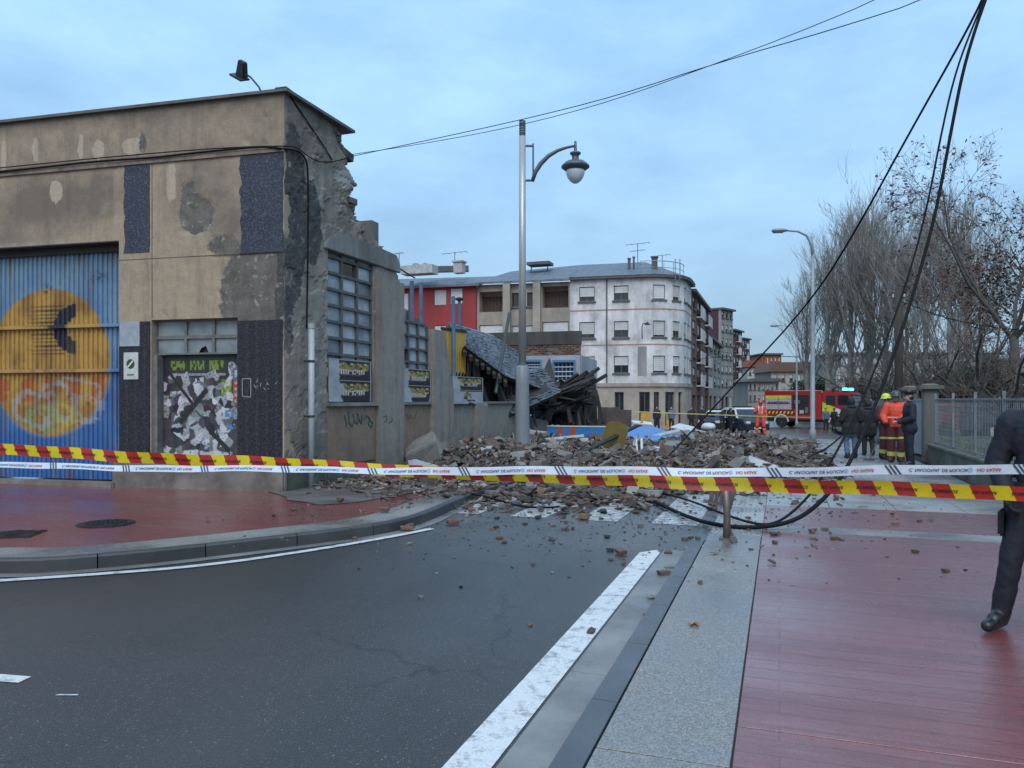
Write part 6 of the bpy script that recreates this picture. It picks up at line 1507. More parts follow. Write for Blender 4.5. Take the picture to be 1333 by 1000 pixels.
# ------------- cables
cg = None
cab([TOP, at(1330, -80, 12), at(1292, -30, 12.2), at(1262, 35, 12.5), at(1180, 180, 13.5), at(1120, 290, 14.6), at(1060, 388, 16), at(960, 497, 17.8), at(900, 562, 18), at(858, 607, 17)], .019, 'black overhead cable sagging diagonally from the sky into the rubble', 'hanging_cable')
cab([TOP, at(1330, -84, 11.9), at(1294, -30, 12), at(1268, 30, 12), at(1245, 90, 12), at(1228, 160, 12), at(1205, 280, 11.9), at(1180, 370, 11.6), at(1140, 480, 11), at(1105, 560, 10.5), at(1065, 630, 10), at(1045, 655, 9.9), at(1018, 678, 9.7), G(992, 685, .09), G(945, 671, .1), G(898, 651, .05), G(843, 637, .05), G(800, 628, .1)], .017, 'thinner black cable hanging down past the trees and looping over the pavement to the crossing', 'hanging_cable')
cab([TOP, at(1330, -82, 11.9), at(1294, -30, 12), at(1272, 30, 12), at(1254, 90, 12), at(1240, 160, 12), at(1218, 280, 11.9), at(1190, 380, 11.5), at(1158, 480, 11), at(1126, 560, 10.4), at(1095, 625, 9.8), at(1060, 662, 9.5), at(1030, 680, 9.4), G(990, 687, .09), G(945, 686, .1), G(898, 675, .05), G(850, 652, .05), G(820, 638, .05)], .027, 'thickest black cable bundle hanging down past the trees and looping over the pavement', 'hanging_cable')
cab([G(806, 639, .05), G(759, 657, .04), G(689, 663, .03), G(638, 648, .1), G(600, 640, .15)], .018, 'black cable lying in a shallow loop on the zebra crossing', 'ground_cable')
cab([at(1040, 606, 18.3), at(1057, 592, 20), at(1075, 585, 21.5), at(1092, 571, 24), at(1100, 563, 25)], .025, 'black cable lifting from the rubble edge over the pale pavement', 'ground_cable')
a0 = SF.p(*SF.uv(450, 206), .1)
cab([a0, at(560, 182, 14), at(680, 156, 13), at(800, 126, 12), at(940, 80, 11.2), at(1080, 40, 10.5), at(1230, -8, 10), TOP+Vector((-.2, 0, .1))], .007, 'thin overhead wire from the torn warehouse wall across the sky, lower one', 'overhead_wire', 5)
cab([a0+Vector((0, 0, .05)), at(560, 186, 14.4), at(680, 163, 13.4), at(800, 131, 12.4), at(940, 80, 11.4), at(1040, 42, 10.8), at(1160, -8, 10.2), TOP+Vector((-.25, 0, .3))], .006, 'thin overhead wire from the torn warehouse wall across the sky, upper one', 'overhead_wire', 5)
cab([at(895, 470, 64), at(930, 465, 74), at(985, 462, 90), at(1040, 465, 60)], .03, 'far wire strung across the street end', 'overhead_wire', 4)
# ------------- bent pedestrian barrier at the crossing
bp = G(946, 702, PZ); br_ = empty('bent_barrier', bp, 'bent brown steel pedestrian barrier with twisted panel at the crossing', 'barrier'); M_brz = mat('brown steel', (.13, .10, .085), (.2, .17, .15), 5, rough=.4, metal=.5, bmp=.2)
db = depth(bp); bq = lambda px, py, dd=0: at(px, py, db+dd)-bp
mb = MB(); mb.tube([bq(946, 702), bq(946.5, 670), bq(944, 630)], [.045, .04, .04], 8); mb.build('post', M_brz, br_, loc=(0, 0, 0), smooth=True)
mb = MB(); mb.box((0, 0, .01), (.16, .16, .02)); mb.add([bq(950, 700), bq(956, 697), bq(951, 688)], [(0, 1, 2)]); mb.build('foot_plate', M_brz, br_, loc=(0, 0, 0))
def plate(pts, th, name, m=M_brz):
    P = [Vector(p) for p in pts]; n = len(P); o_ = Vector((0, th, 0)); mb = MB(); mb.add(P+[p+o_ for p in P], [tuple(range(n))[::-1], tuple(range(n, 2*n))]+[(i, (i+1) % n, n+(i+1) % n, n+i) for i in range(n)]); return mb.build(name, m, br_, loc=(0, 0, 0))
plate([bq(946, 668, .02), bq(952, 663, .05), bq(963, 622, .1), bq(944, 622, .02)], .02, 'twisted_panel')
for x0, x1 in ((917, 923), (924, 929), (931, 936), (937, 941)): plate([bq(x0+4, 658, .5), bq(x1+4, 659, .5), bq(x1+12, 618, .5), bq(x0+12, 618, .5)], .03, 'slat')
plate([bq(915, 654, .55), bq(945, 660, .35), bq(945, 656, .35), bq(916, 650, .55)], .03, 'lower_rail')
plate([bq(925, 622, .5), bq(968, 622, .1), bq(968, 617, .1), bq(925, 617, .5)], .04, 'top_rail')
# ================================================================== right side: fence, lamps, pole, trees
XF = 3.5
M_lowall = mat('mossy low wall', (.15, .145, .125), (.07, .085, .05), 1.8, rough=.85, bmp=.5, bscale=20, dirt=.4)
fn_ = empty('wire_fence', (XF, 15, PZ), 'grey steel wire fence on a low mossy wall beside the red pavement', 'fence')
zw = .50
mb = panel(steps(-2, 21.6, .4), steps(0, zw, .1), lambda u, v: True, Frame((XF, 0), (0, 1), (-1, 0)).p, .28); mb.build('low_wall', M_lowall, fn_, fix=False)
mb = MB(); mb.box((XF+.14, 9.8, zw+.03), (.36, 23.6, .06)); mb.build('coping', M_lowall, fn_, bevel=.012)
M_fs = mat('galvanised fence', (.24, .27, .29), (.17, .19, .21), 3, rough=.45, metal=.4, bmp=.1)
y = 21.4; pst = MB(); pst.box((0, 0, .62), (.05, .05, 1.28)); pst = pst.mesh('fence_post', M_fs)
bar = MB(); bar.box((0, 0, .56), (.010, .010, 1.10)); bar = bar.mesh('bar', M_fs)
ys_f = [21.4-2.05*k for k in range(12)]
for yy in ys_f:
    o = link('fence_post', pst, fn_, loc=(.14, yy-15, zw+.05-PZ))
nb = 0
for a, b_ in zip(ys_f, ys_f[1:]):
    for z in (.1, 1.16): mb = MB(); mb.box((0, 0, 0), (.03, 1.98, .03)); mb.build('rail', M_fs, fn_, loc=(.14, (a+b_)/2-15, zw+z-PZ))
    n = 18
    for k in range(1, n): o = link('bar', bar, fn_, loc=(.14, a+(b_-a)*k/n-15, zw+.08-PZ)); nb += 1
    mb = MB()
    for k in range(1, 11): mb.box((0, 0, .1+k*.095), (.005, 1.96, .005))
    o = mb.build('wire_mesh', M_fs, fn_, loc=(.14, (a+b_)/2-15, zw+.05-PZ), fix=False); o['kind'] = 'stuff'
def gatepost(y, label):
    e = empty('gate_pillar', (XF+.1, y, PZ), label, 'pillar'); mb = MB(); mb.box((0, 0, .93), (.34, .34, 1.86)); mb.build('shaft', mat('grey pillar render', (.17, .165, .15), (.10, .10, .09), 2, rough=.85, bmp=.4, streak=True), e, bevel=.02, loc=(0, 0, 0))
    mb = MB(); mb.box((0, 0, 1.91), (.56, .56, .1)); mb.box((0, 0, 1.985), (.40, .40, .05), taper=.5); mb.build('cap', MATS['mossy low wall'], e, bevel=.015, loc=(0, 0, 0))
gatepost(21.9, 'grey rendered gate pillar with flat cap at the end of the wire fence'); gatepost(25.1, 'grey rendered gate pillar with flat cap behind the police officer')
gt = empty('school_gate', (XF+.1, 23.5, PZ), 'pale blue grey steel gate between the two pillars', 'gate'); M_gt = mat('pale blue gate paint', (.27, .32, .37), (.2, .24, .28), 3, rough=.5, bmp=.1)
for z in (.15, 1.6): mb = MB(); mb.box((0, 0, z), (.05, 2.8, .05)); mb.build('rail', M_gt, gt, loc=(0, 0, 0))
gb_ = MB(); gb_.box((0, 0, .87), (.02, .14, 1.42)); gb_ = gb_.mesh('slat', M_gt)
for k in range(16): link('slat', gb_, gt, loc=(0, -1.33+k*.177, 0))
# sheet fence further up
sh = empty('sheet_fence', (XF+.1, 34, 0), 'grey blue sheet metal fence beyond the gate pillars', 'fence'); M_shf = mat('grey blue sheet', (.19, .215, .235), (.13, .15, .165), 1.2, rough=.55, bmp=.1, streak=True)
y = 25.4
while y < 37:
    mb = MB(); z = gz(y)
    for k in range(8): mb.box((XF+.1+.012*(k % 2), y+.125+k*.25, z+.85+PZ), (.02, .246, 1.6))
    mb.build('sheet_panel', M_shf, sh, fix=False); mb = MB(); mb.box((XF+.13, y, z+.9), (.06, .06, 1.85)); mb.build('post', M_fs, sh); y += 2.02
# grass behind the fence
m = mat('wet grass ground', (.06, .075, .03), (.045, .05, .025), 1.5, rough=.9, bmp=.6, bscale=50)
mb = MB()
xs2 = [XF+.3+i*1.5 for i in range(30)]; ys2 = [-4+i*2 for i in range(35)]
for yy in ys2:
    for xx in xs2: mb.v.append((xx, yy, gz(yy)+.30+.08*mnoise.noise(Vector((xx*.4, yy*.4, 0))) if xx < 60 else 0))
for j in range(len(ys2)-1):
    for i in range(len(xs2)-1): k = j*len(xs2)+i; mb.f.append((k, k+1, k+len(xs2)+1, k+len(xs2))); mb.m.append(0)
o = mb.build('school_yard', m, smooth=True, fix=False); o['kind'] = 'structure'
mb = MB(); rr = random.Random(4)
for k in range(5000):
    x = XF+.32+abs(rr.gauss(0, .8)); yy = rr.uniform(9, 30); h = rr.uniform(.08, .22); a = rr.uniform(0, 6.3); z = gz(yy)+.3; dx, dy = math.cos(a)*.012, math.sin(a)*.012; lx, ly = rr.gauss(0, .05), rr.gauss(0, .05)
    mb.add([(x-dx, yy-dy, z), (x+dx, yy+dy, z), (x+lx, yy+ly, z+h)], [(0, 1, 2)])
o = mb.build('grass', leafmat('grass blades', (.07, .10, .03), (.10, .115, .045)), fix=False); tag(o, 'short green grass along the inside of the wire fence', 'grass', kind='stuff')
# ------------- slim street lamps
M_lg = mat('grey lamp post', (.27, .30, .32), (.21, .24, .26), 3, rough=.4, bmp=.05)
def slim_lamp(px, pyb, pyt, ptip, d, label, r=.075):
    p = at(px, pyb, d); p.z = gz(p.y)+PZ; e = empty('slim_street_lamp', p, label, 'street lamp'); zt = CAMH+(HOR-pyt)/F*d; H = zt-p.z; tip = at(ptip, pyt, d)-p; L_ = math.hypot(tip.x, tip.y)
    dr = Vector((tip.x, tip.y, 0)).normalized()
    mb = MB(); mb.lathe([(r*1.7, 0), (r*1.6, .5), (r*1.1, .55), (r, H*.6), (r*.7, H-.9)], n=14); mb.build('pole', M_lg, e, smooth=True, loc=(0, 0, 0))
    P = [Vector((0, 0, H-1.0)), Vector((0, 0, H-.55))+dr*.04, Vector((0, 0, H-.2))+dr*.22, Vector((0, 0, H-.04))+dr*.55, Vector((0, 0, H))+dr*(L_*.72)]; mb = MB(); mb.tube(P, [r*.7, r*.65, r*.6, r*.5, r*.45], 8); mb.build('arm', M_lg, e, smooth=True, loc=(0, 0, 0))
    h0 = Vector((0, 0, H))+dr*(L_*.66); h1 = Vector((0, 0, H-.02))+dr*(L_+.1); mb = MB(); mb.tube([h0, h0*.75+h1*.25, h0*.4+h1*.6, h0*.1+h1*.9, h1], [.06, .13, .15, .12, .04], 10); mb.v = [(v[0], v[1], H+(v[2]-H)*.55) for v in mb.v]; o = mb.build('lamp_head', M_lg, e, smooth=True, loc=(0, 0, 0))
    mb = MB(); mb.tube([h0*.7+h1*.3-Vector((0, 0, .04)), h0*.1+h1*.9-Vector((0, 0, .04))], [.09, .09], 8); mb.v = [(v[0], v[1], H-.05+(v[2]-H)*.4) for v in mb.v]; mb.build('lens', glassy('lamp lens', (.2, .22, .2)), o, smooth=True, loc=(0, 0, 0))
slim_lamp(1058, 579, 300, 1008, 28.6, 'slim grey street lamp with drooping head on the pale pavement')
slim_lamp(1037, 556, 424, 1004, 64, 'far slim street lamp behind the fire engine')
# ------------- wooden utility pole
p = at(1170, 556, 33); p.z = gz(p.y); up_ = empty('utility_pole', p, 'dark wooden utility pole in front of the bare trees', 'utility pole'); H = CAMH+(HOR-374)/F*33-p.z
mb = MB(); mb.lathe([(.19, -.1), (.165, H*.6), (.15, H)], n=12); mb.build('pole', mat('dark creosote wood', (.04, .03, .026), (.06, .048, .04), 4, rough=.85, bmp=.5, streak=True), up_, smooth=True, loc=(0, 0, 0))
mb = MB(); mb.tube([(-.25, 0, H-.45), (.25, 0, H-.45)], .03, 6); mb.build('cross_bar', MATS['dark steel'], up_, loc=(0, 0, 0))
for x in (-.22, .22): mb = MB(); mb.lathe([(.03, 0), (.045, .04), (.03, .07), (.045, .1), (.02, .13)], c=(x, 0, H-.43), n=8); mb.build('insulator', M_shut, up_, loc=(0, 0, 0))
cab([at(1174, 393, 33), at(1240, 418, 30), at(1333, 432, 27), at(1420, 430, 25)], .018, 'thin dark wire running from the utility pole across the dark trees', 'overhead_wire', 5)
# ------------- bare trees
def tree_mesh(seed, H, kind):
    rr = random.Random(seed); T = MB(); Cn = MB(); leaf = MB()
    def grow(p, d, L_, r, lev, mb):
        n = 4 if lev < 2 else 3; P = [p]; q = p.copy(); dd = d.copy()
        for k in range(n):
            up = {'poplar': .22, 'plane': .05, 'shrub': -.02}[kind]
            dd = (dd+Vector((rr.gauss(0, .13), rr.gauss(0, .13), up*.6+rr.gauss(0, .08)))).normalized(); q = q+dd*(L_/n); P.append(q.copy())
        rad = [r*(1-.72*k/n) for k in range(n+1)]; (T if lev < 2 else Cn).tube(P, rad, {0: 8, 1: 5}.get(lev, 3), caps=False); return P, dd
    def rec(p, d, L_, r, lev):
        P, dd = grow(p, d, L_, r, lev, None)
        if kind == 'plane' and lev >= 3:
            for q in P[1:]:
                if rr.random() < .34:
                    s = rr.uniform(.05, .11); a = Vector((rr.gauss(0, 1), rr.gauss(0, 1), rr.gauss(0, 1))).normalized(); b_ = a.orthogonal().normalized(); q2 = q+Vector((rr.gauss(0, .12), rr.gauss(0, .12), rr.gauss(0, .12)-.05)); leaf.add([q2-a*s, q2+b_*s*.7, q2+a*s, q2-b_*s*.7], [(0, 1, 2, 3)])
        if lev >= {'poplar': 3, 'plane': 4, 'shrub': 4}[kind]: return
        nb = {'poplar': (0, 9, 7, 0), 'plane': (5, 6, 7, 8), 'shrub': (6, 6, 6, 4)}[kind][lev]
        for k in range(nb):
            t_ = rr.uniform(.18, .98); f = t_*(len(P)-1); i = min(int(f), len(P)-2); q = P[i]*(1-(f-i))+P[i+1]*(f-i); pd = (P[i+1]-P[i]).normalized()
            ang = {'poplar': rr.uniform(.22, .55), 'plane': rr.uniform(.4, 1.0), 'shrub': rr.uniform(.4, 1.1)}[kind]; az = rr.uniform(0, 6.3); o = pd.orthogonal().normalized(); o.rotate(Matrix.Rotation(az, 3, pd)); nd_ = (pd*math.cos(ang)+o*math.sin(ang)).normalized()
            rec(q, nd_, L_*rr.uniform(.38, .62)*(1.15-.45*t_), max(r*(1-.72*t_)*.55, .008 if kind != 'poplar' else .0115), lev+1)
    if kind == 'poplar':
        trunk = [Vector((0, 0, -.3)), Vector((.05, 0, H*.2)), Vector((0, .08, H*.5)), Vector((.06, .02, H*.8)), Vector((.1, 0, H))]; T.tube(trunk, [.32, .26, .16, .07, .02], 8)
        for k in range(26):
            t_ = rr.uniform(.10, .85); z = H*t_; az = rr.uniform(0, 6.3); out = rr.uniform(.15, .55)*(1-.35*t_); d = Vector((math.cos(az)*out, math.sin(az)*out, 1)).normalized(); rec(Vector((0, 0, z)), d, H*(1.04-t_)*rr.uniform(.55, .95), .075*(1.1-t_)+.012, 1)
    elif kind == 'plane':
        trunk = [Vector((0, 0, -.3)), Vector((.1, 0, H*.15)), Vector((0, .1, H*.32))]; T.tube(trunk, [.22, .19, .16], 10)
        for k in range(6): az = k*1.05+rr.uniform(-.3, .3); d = Vector((math.cos(az)*.7, math.sin(az)*.7, 1)).normalized(); rec(Vector((0, .1, H*.31)), d, H*rr.uniform(.42, .62), .085, 1)
    else:
        T.tube([Vector((0, 0, -.2)), Vector((.1, 0, .9))], [.2, .16], 8)
        for k in range(8): az = k*.8+rr.uniform(-.3, .3); out = rr.uniform(.5, 1.4); d = Vector((math.cos(az)*out, math.sin(az)*out, 1)).normalized(); rec(Vector((.1, 0, .8)), d, H*rr.uniform(.45, .75), .07, 1)
    return T, Cn, leaf
M_bp = mat('pale poplar bark', (.34, .335, .30), (.20, .195, .175), 1.5, rough=.85, bmp=.3); M_tp = mat('poplar twigs', (.25, .235, .205), (.17, .155, .135), .6, rough=.85, bmp=0); M_bk = mat('dark bark', (.05, .045, .04), (.08, .075, .065), 2, rough=.85, bmp=.4); M_tk = mat('dark twigs', (.085, .066, .058), (.11, .085, .075), .7, rough=.85, bmp=0)
M_lf = leafmat('clinging brown leaves', (.07, .035, .028), (.10, .05, .035))
pop = []
for s in (3, 11, 23):
    T, Cn, _ = tree_mesh(s, 18, 'poplar'); pop.append((T.mesh('trunk', M_bp, True, False), Cn.mesh('crown', M_tp, False, False)))
def put_tree(name, label, px, d, py_top, meshes, H0, rz, group, sx=1.0):
    p = at(px, HOR, d); p.z = gz(p.y); H = CAMH+(HOR-py_top)/F*d-p.z; k = H/H0; e = empty(name, p, label, 'tree', group, rz); e.scale = (k*sx, k*sx, k)
    for nm, me in meshes: link(nm, me, e, loc=(0, 0, 0))
pl = [(1050, 84, 352, 'shortest bare poplar at the street end of the row behind the fire engine'), (1078, 80, 300, 'bare poplar standing behind the fire engine cab'), (1108, 78, 262, 'tall bare poplar with pale branches right of the fire engine'), (1132, 76, 250, 'tall slender bare poplar between its broad neighbours'), (1152, 74, 285, 'bare poplar directly behind the utility pole'), (1205, 68, 268, 'bare poplar behind the wire fence pillar'), (1238, 62, 245, 'tall pale bare poplar behind the school gate'), (1262, 66, 262, 'bare poplar half behind the brown leaved plane tree'), (1180, 80, 320, 'far bare poplar showing between the two groups')]
for i, (px, d, pyt, lab) in enumerate(pl):
    T, Cn = pop[i % 3]; put_tree('bare_poplar', lab, px, d, pyt, [('trunk', T), ('crown', Cn)], 19.5, i*1.3, 'bare poplars behind the fence', 1.15)
T, Cn, Lf = tree_mesh(5, 13, 'plane'); pm_ = [('trunk', T.mesh('trunk', M_bk, True, False)), ('crown', Cn.mesh('crown', M_tk, False, False)), ('leaves', Lf.mesh('leaves', M_lf, False, False))]
put_tree('plane_tree', 'dark plane tree with clinging brown leaves behind the wire fence', 1322, 33, 200, pm_, 11.3, .5, None); put_tree('plane_tree', 'smaller dark plane tree with brown leaves further back in the yard', 1285, 52, 300, pm_, 13.5, 2.2, None); put_tree('plane_tree', 'dark leafy plane tree at the far edge of the yard', 1390, 42, 250, pm_, 13.5, 4, None)
T, Cn, _ = tree_mesh(9, 5, 'shrub'); sm = [('trunk', T.mesh('trunk', M_bk, True, False)), ('crown', Cn.mesh('crown', M_tk, False, False))]
for px, d, pyt, lab in ((1225, 38, 415, 'dark bare bushy tree with arching branches above the gate pillar'), (1265, 34, 400, 'dark bare bushy tree with arching branches behind the wire fence'), (1310, 30, 425, 'low dark bushy tree right behind the police officer'), (1195, 48, 430, 'dark bushy tree behind the utility pole'), (1142, 70, 455, 'dark bushy tree right of the fire engine'), (1085, 92, 478, 'dark bush behind the fire engine cab'), (1060, 95, 480, 'dark bush far behind the slim street lamp')):
    put_tree('bushy_tree', lab, px, d, pyt, sm, 4.6, px*.7, 'dark bushy trees in the yard', 1.35)
# evergreen shrubs
def shrub(px, d, pyt, wd, label, seed, c):
    p = at(px, HOR, d); p.z = gz(p.y)+.2; H = CAMH+(HOR-pyt)/F*d-p.z; rr = random.Random(seed); mb = MB(); e = empty('evergreen_shrub', p, label, 'shrub', 'evergreen shrubs in the yard')
    lobes = [(Vector((rr.gauss(0, wd*.3), rr.gauss(0, wd*.3), H*rr.uniform(.25, .8))), rr.uniform(.3, .55)*min(wd, H)*.7) for _ in range(9)]
    for k in range(5000):
        c_, r = rr.choice(lobes); v = Vector((rr.gauss(0, 1), rr.gauss(0, 1), rr.gauss(0, 1))).normalized()*r*rr.uniform(.55, 1.05); q = c_+v
        if q.z < .05 or q.z > H*1.05: continue
        s = rr.uniform(.05, .1)*d/35; a = Vector((rr.gauss(0, 1), rr.gauss(0, 1), rr.gauss(0, 1))).normalized(); b_ = a.orthogonal().normalized(); mb.add([q-a*s, q+b_*s*.5, q+a*s, q-b_*s*.5], [(0, 1, 2, 3)])
    mb.build('foliage', leafmat('evergreen '+str(c), (.035, .05, .03), (.055, .075, .04)), e, loc=(0, 0, 0), fix=False); mb = MB(); mb.tube([(0, 0, -.2), (.05, 0, H*.5)], [.09, .05], 6); mb.build('stem', M_bk, e, loc=(0, 0, 0))
shrub(1262, 36, 462, 2.2, 'dark green evergreen shrub behind the wire fence', 1, 0); shrub(1322, 40, 450, 2.6, 'taller dark green evergreen shrub under the plane tree', 2, 0); shrub(1228, 46, 485, 2.2, 'low dark green shrub beside the gate pillar', 3, 0); shrub(1050, 88, 492, 4, 'dark green bush behind the fire engine rear', 4, 0); shrub(1130, 78, 495, 3.5, 'dark green bush right of the fire engine', 5, 0)
# ================================================================== vehicles
M_tyre = mat('tyre rubber', (.02, .02, .021), rough=.8, bmp=.2); M_rim = mat('wheel rim', (.24, .24, .24), rough=.4, metal=.6, bmp=0)
M_car_glass = glassy('vehicle glass', (.02, .024, .028), .06)
def wheel(parent, x, y, z, r, w_, side):
    M = Matrix.Rotation(math.pi/2, 3, 'X'); mb = MB(); mb.lathe([(r*.62, -w_/2), (r*.95, -w_/2), (r, -w_*.38), (r, w_*.38), (r*.95, w_/2), (r*.62, w_/2)], n=24, M=M); o = mb.build('wheel', M_tyre, parent, loc=(x, y, z))
    mb = MB(); mb.lathe([(r*.62, -w_*.46), (r*.6, -w_*.3), (r*.3, -w_*.36), (r*.2, -w_*.5), (r*.05, -w_*.5)], n=20, M=Matrix.Rotation(math.pi/2 if side > 0 else -math.pi/2, 3, 'X') @ Matrix.Scale(-1, 3, (0, 0, 1)) if side > 0 else Matrix.Rotation(math.pi/2, 3, 'X') @ Matrix.Scale(-1, 3, (0, 0, 1))); mb.build('rim', M_rim, o, loc=(0, 0, 0))
    return o
def bx(parent, name, m, x0, x1, y0, y1, z0, z1, bevel=0, taper=1): mb = MB(); mb.box(((x0+x1)/2, (y0+y1)/2, (z0+z1)/2), (x1-x0, y1-y0, z1-z0), taper=taper); return mb.build(name, m, parent, loc=(0, 0, 0), bevel=bevel)
def side_prism(parent, name, m, poly, y0, y1, bevel=0): mb = MB(); mb.prism(poly, lambda u, v, t: Vector((u, t, v)), y0, y1); return mb.build(name, m, parent, loc=(0, 0, 0), bevel=bevel)
M_fred = mat('fire engine red', (.36, .016, .018), (.31, .015, .017), 2, rough=.3, bmp=0); M_fwh = mat('vehicle white', (.62, .63, .63), (.55, .56, .56), 2, rough=.35, bmp=0); M_fye = mat('fluorescent yellow', (.62, .62, .03), rough=.4, bmp=0); M_silver = mat('silver locker shutter', (.42, .44, .46), (.36, .38, .4), 3, rough=.4, bmp=.1); M_blk = mat('black vehicle trim', (.018, .018, .02), rough=.5, bmp=0)
M_beacon = emitmat('blue beacon', (.05, .35, 1.0), 7.0)
dT = 66; pT = at(1058, HOR, dT); pT.z = gz(pT.y); a_ = math.radians(40)
xv = Vector((CT, ST))*math.cos(a_)-Vector((-ST, CT))*math.sin(a_)
fe = empty('fire_engine', pT, 'red fire engine with yellow striping and lit blue beacons parked across the street', 'fire engine', rz=math.atan2(xv.y, xv.x))
W = 1.22
bx(fe, 'chassis', M_blk, -3.6, 3.5, -1.0, 1.0, .5, .95)
bx(fe, 'body', M_fred, -3.75, 1.15, -W, W, .95, 2.95, .05)
bx(fe, 'roof_rail', M_fred, -3.75, 1.1, -W, -W+.1, 2.952, 3.15, .02); bx(fe, 'roof_rail', M_fred, -3.75, 1.1, W-.1, W, 2.952, 3.15, .02)
bx(fe, 'roof_equipment', M_silver, -3.2, .6, -.7, .7, 2.955, 3.2, .03)
for x0, x1 in ((-3.65, -2.55), (-2.5, -1.4)):
    lk = bx(fe, 'locker_shutter', M_silver, x0, x1, -W-.025, -W+.02, 1.55, 2.75)
    for k in range(7): bx(lk, 'shutter_rib', M_silver, x0+.02, x1-.02, -W-.04, -W-.024, 1.58+k*.165, 1.69+k*.165)
    bx(fe, 'yellow_panel', M_fye, x0, x1, -W-.048, -W-.041, 2.48, 2.74); bx(fe, 'red_band', M_fred, x0+.1, x1-.1, -W-.0485, -W-.0415, 2.03, 2.15)
tmx = text_mesh('BOMBEROS', .34, M_blk); o = link('lettering', tmx, fe, loc=(-2.52, -W-.05, 2.1)); o.rotation_euler = (math.pi/2, 0, 0)
op = bx(fe, 'open_locker', M_blk, -1.3, .1, -W-.02, -W+.05, 1.15, 2.8)
for k, (x, z, sx, s2, m_) in enumerate(((-1.0, 1.4, .4, .35, M_fred), (-.5, 1.35, .35, .3, M_silver), (-.1, 1.5, .25, .5, M_rim), (-.9, 2.2, .5, .3, M_rim), (-.3, 2.25, .4, .35, M_blk))): bx(op, 'stowed_kit', m_, x-sx/2, x+sx/2, -W-.06, -W-.021, z-s2/2, z+s2/2, .01)
for k in range(14):
    x = -3.6+k*.165; side_prism(fe, 'hazard_stripe', M_fye if k % 2 else M_blk, [(x, 1.18), (x+.165, 1.18), (x+.265, 1.38), (x+.1, 1.38)], -W-.03, -W-.015)
# cab: crew section and sloped front
side_prism(fe, 'cab', M_fred, [(1.18, .8), (3.6, .8), (3.72, 1.5), (3.62, 2.0), (3.45, 3.0), (1.18, 3.05)], -W, W, .05)
for x0, x1 in ((1.5, 2.25), (2.45, 3.3)): side_prism(fe, 'side_window', M_car_glass, [(x0, 1.95), (x1, 1.95), (x1-.02, 2.75), (x0, 2.75)], -W-.02, -W+.02); side_prism(fe, 'side_window', M_car_glass, [(x0, 1.95), (x1, 1.95), (x1-.02, 2.75), (x0, 2.75)], W-.02, W+.02)
side_prism(fe, 'yellow_chevron', M_fye, [(1.2, 1.15), (2.0, 1.15), (2.3, 1.7), (1.2, 2.2)], -W-.015, -W-.004); side_prism(fe, 'white_chevron', M_fwh, [(2.01, 1.15), (3.0, 1.3), (2.6, 1.6), (2.31, 1.7)], -W-.016, -W-.005)
mb = MB(); q = [Vector((3.66, -1.12, 1.9)), Vector((3.66, 1.12, 1.9)), Vector((3.50, 1.08, 2.85)), Vector((3.50, -1.08, 2.85))]; mb.hexa([v for v in q]+[v+Vector((.06, 0, .01)) for v in q]); mb.build('windscreen', M_car_glass, fe, loc=(0, 0, 0))
bx(fe, 'grille', M_blk, 3.66, 3.76, -1.1, 1.1, 1.2, 1.82, .02); bx(fe, 'grille_stripe', mat('dull red grille', (.2, .03, .03), rough=.4), 3.761, 3.775, -.9, .9, 1.5, 1.75)
bx(fe, 'bumper', M_fwh, 3.4, 3.9, -W-.02, W+.02, .45, .95, .06)
for y_ in (-.9, .9): bx(fe, 'headlight', mat('headlight lens', (.6, .62, .6), rough=.15, bmp=0), 3.86, 3.93, y_-.2, y_+.2, .62, .85, .02)
for k in range(4): side_prism(fe, 'bumper_stripe', M_fye if k % 2 == 0 else M_blk, [(2.95+k*.17, .95), (3.12+k*.17, .95), (3.0+k*.17, 1.5), (2.83+k*.17, 1.5)], -W-.03, -W-.018)
lb_ = bx(fe, 'light_bar', M_blk, 2.7, 3.1, -1.05, 1.05, 3.06, 3.14)
for y_ in (-.75, .75): bx(lb_, 'beacon', M_beacon, 2.72, 3.08, y_-.28, y_+.28, 3.142, 3.36, .05)
for y_ in (-1, 1): bx(fe, 'mirror', M_blk, 3.5, 3.62, y_*(W+.3)-.1, y_*(W+.3)+.1, 1.9, 2.5, .03); mb = MB(); mb.tube([(3.5, y_*W, 2.45), (3.55, y_*(W+.3), 2.45)], .025, 6); mb.build('mirror_arm', M_blk, fe, loc=(0, 0, 0))
for x in (-2.25, 2.35):
    for y_ in (-1, 1):
        wheel(fe, x, y_*(W-.17), .5, .5, .34, y_)
    n = 14; mb = MB()
    for r0 in (0,):
        P = [(x+.64*math.cos(math.pi*k/n), .5+.64*math.sin(math.pi*k/n)) for k in range(n+1)]; Q = [(x+.54*math.cos(math.pi*k/n), .5+.54*math.sin(math.pi*k/n)) for k in range(n, -1, -1)]
        for k in range(n):
            a, b_ = P[k], P[k+1]; c, d = Q[n-k-1], Q[n-k]; mb.hexa([Vector((u, y2, v)) for y2 in (-W-.04, -W+.02) for u, v in (a, b_, c, d)])
    mb.build('wheel_arch', M_fwh, fe, loc=(0, 0, 0), fix=False); bx(fe, 'wheel_well', M_blk, x-.52, x+.52, -W-.012, -W+.3, .5, 1.0)
bx(fe, 'red_skirt', M_fred, -1.5, 1.6, -W-.012, -W+.1, .7, 1.12, .02)
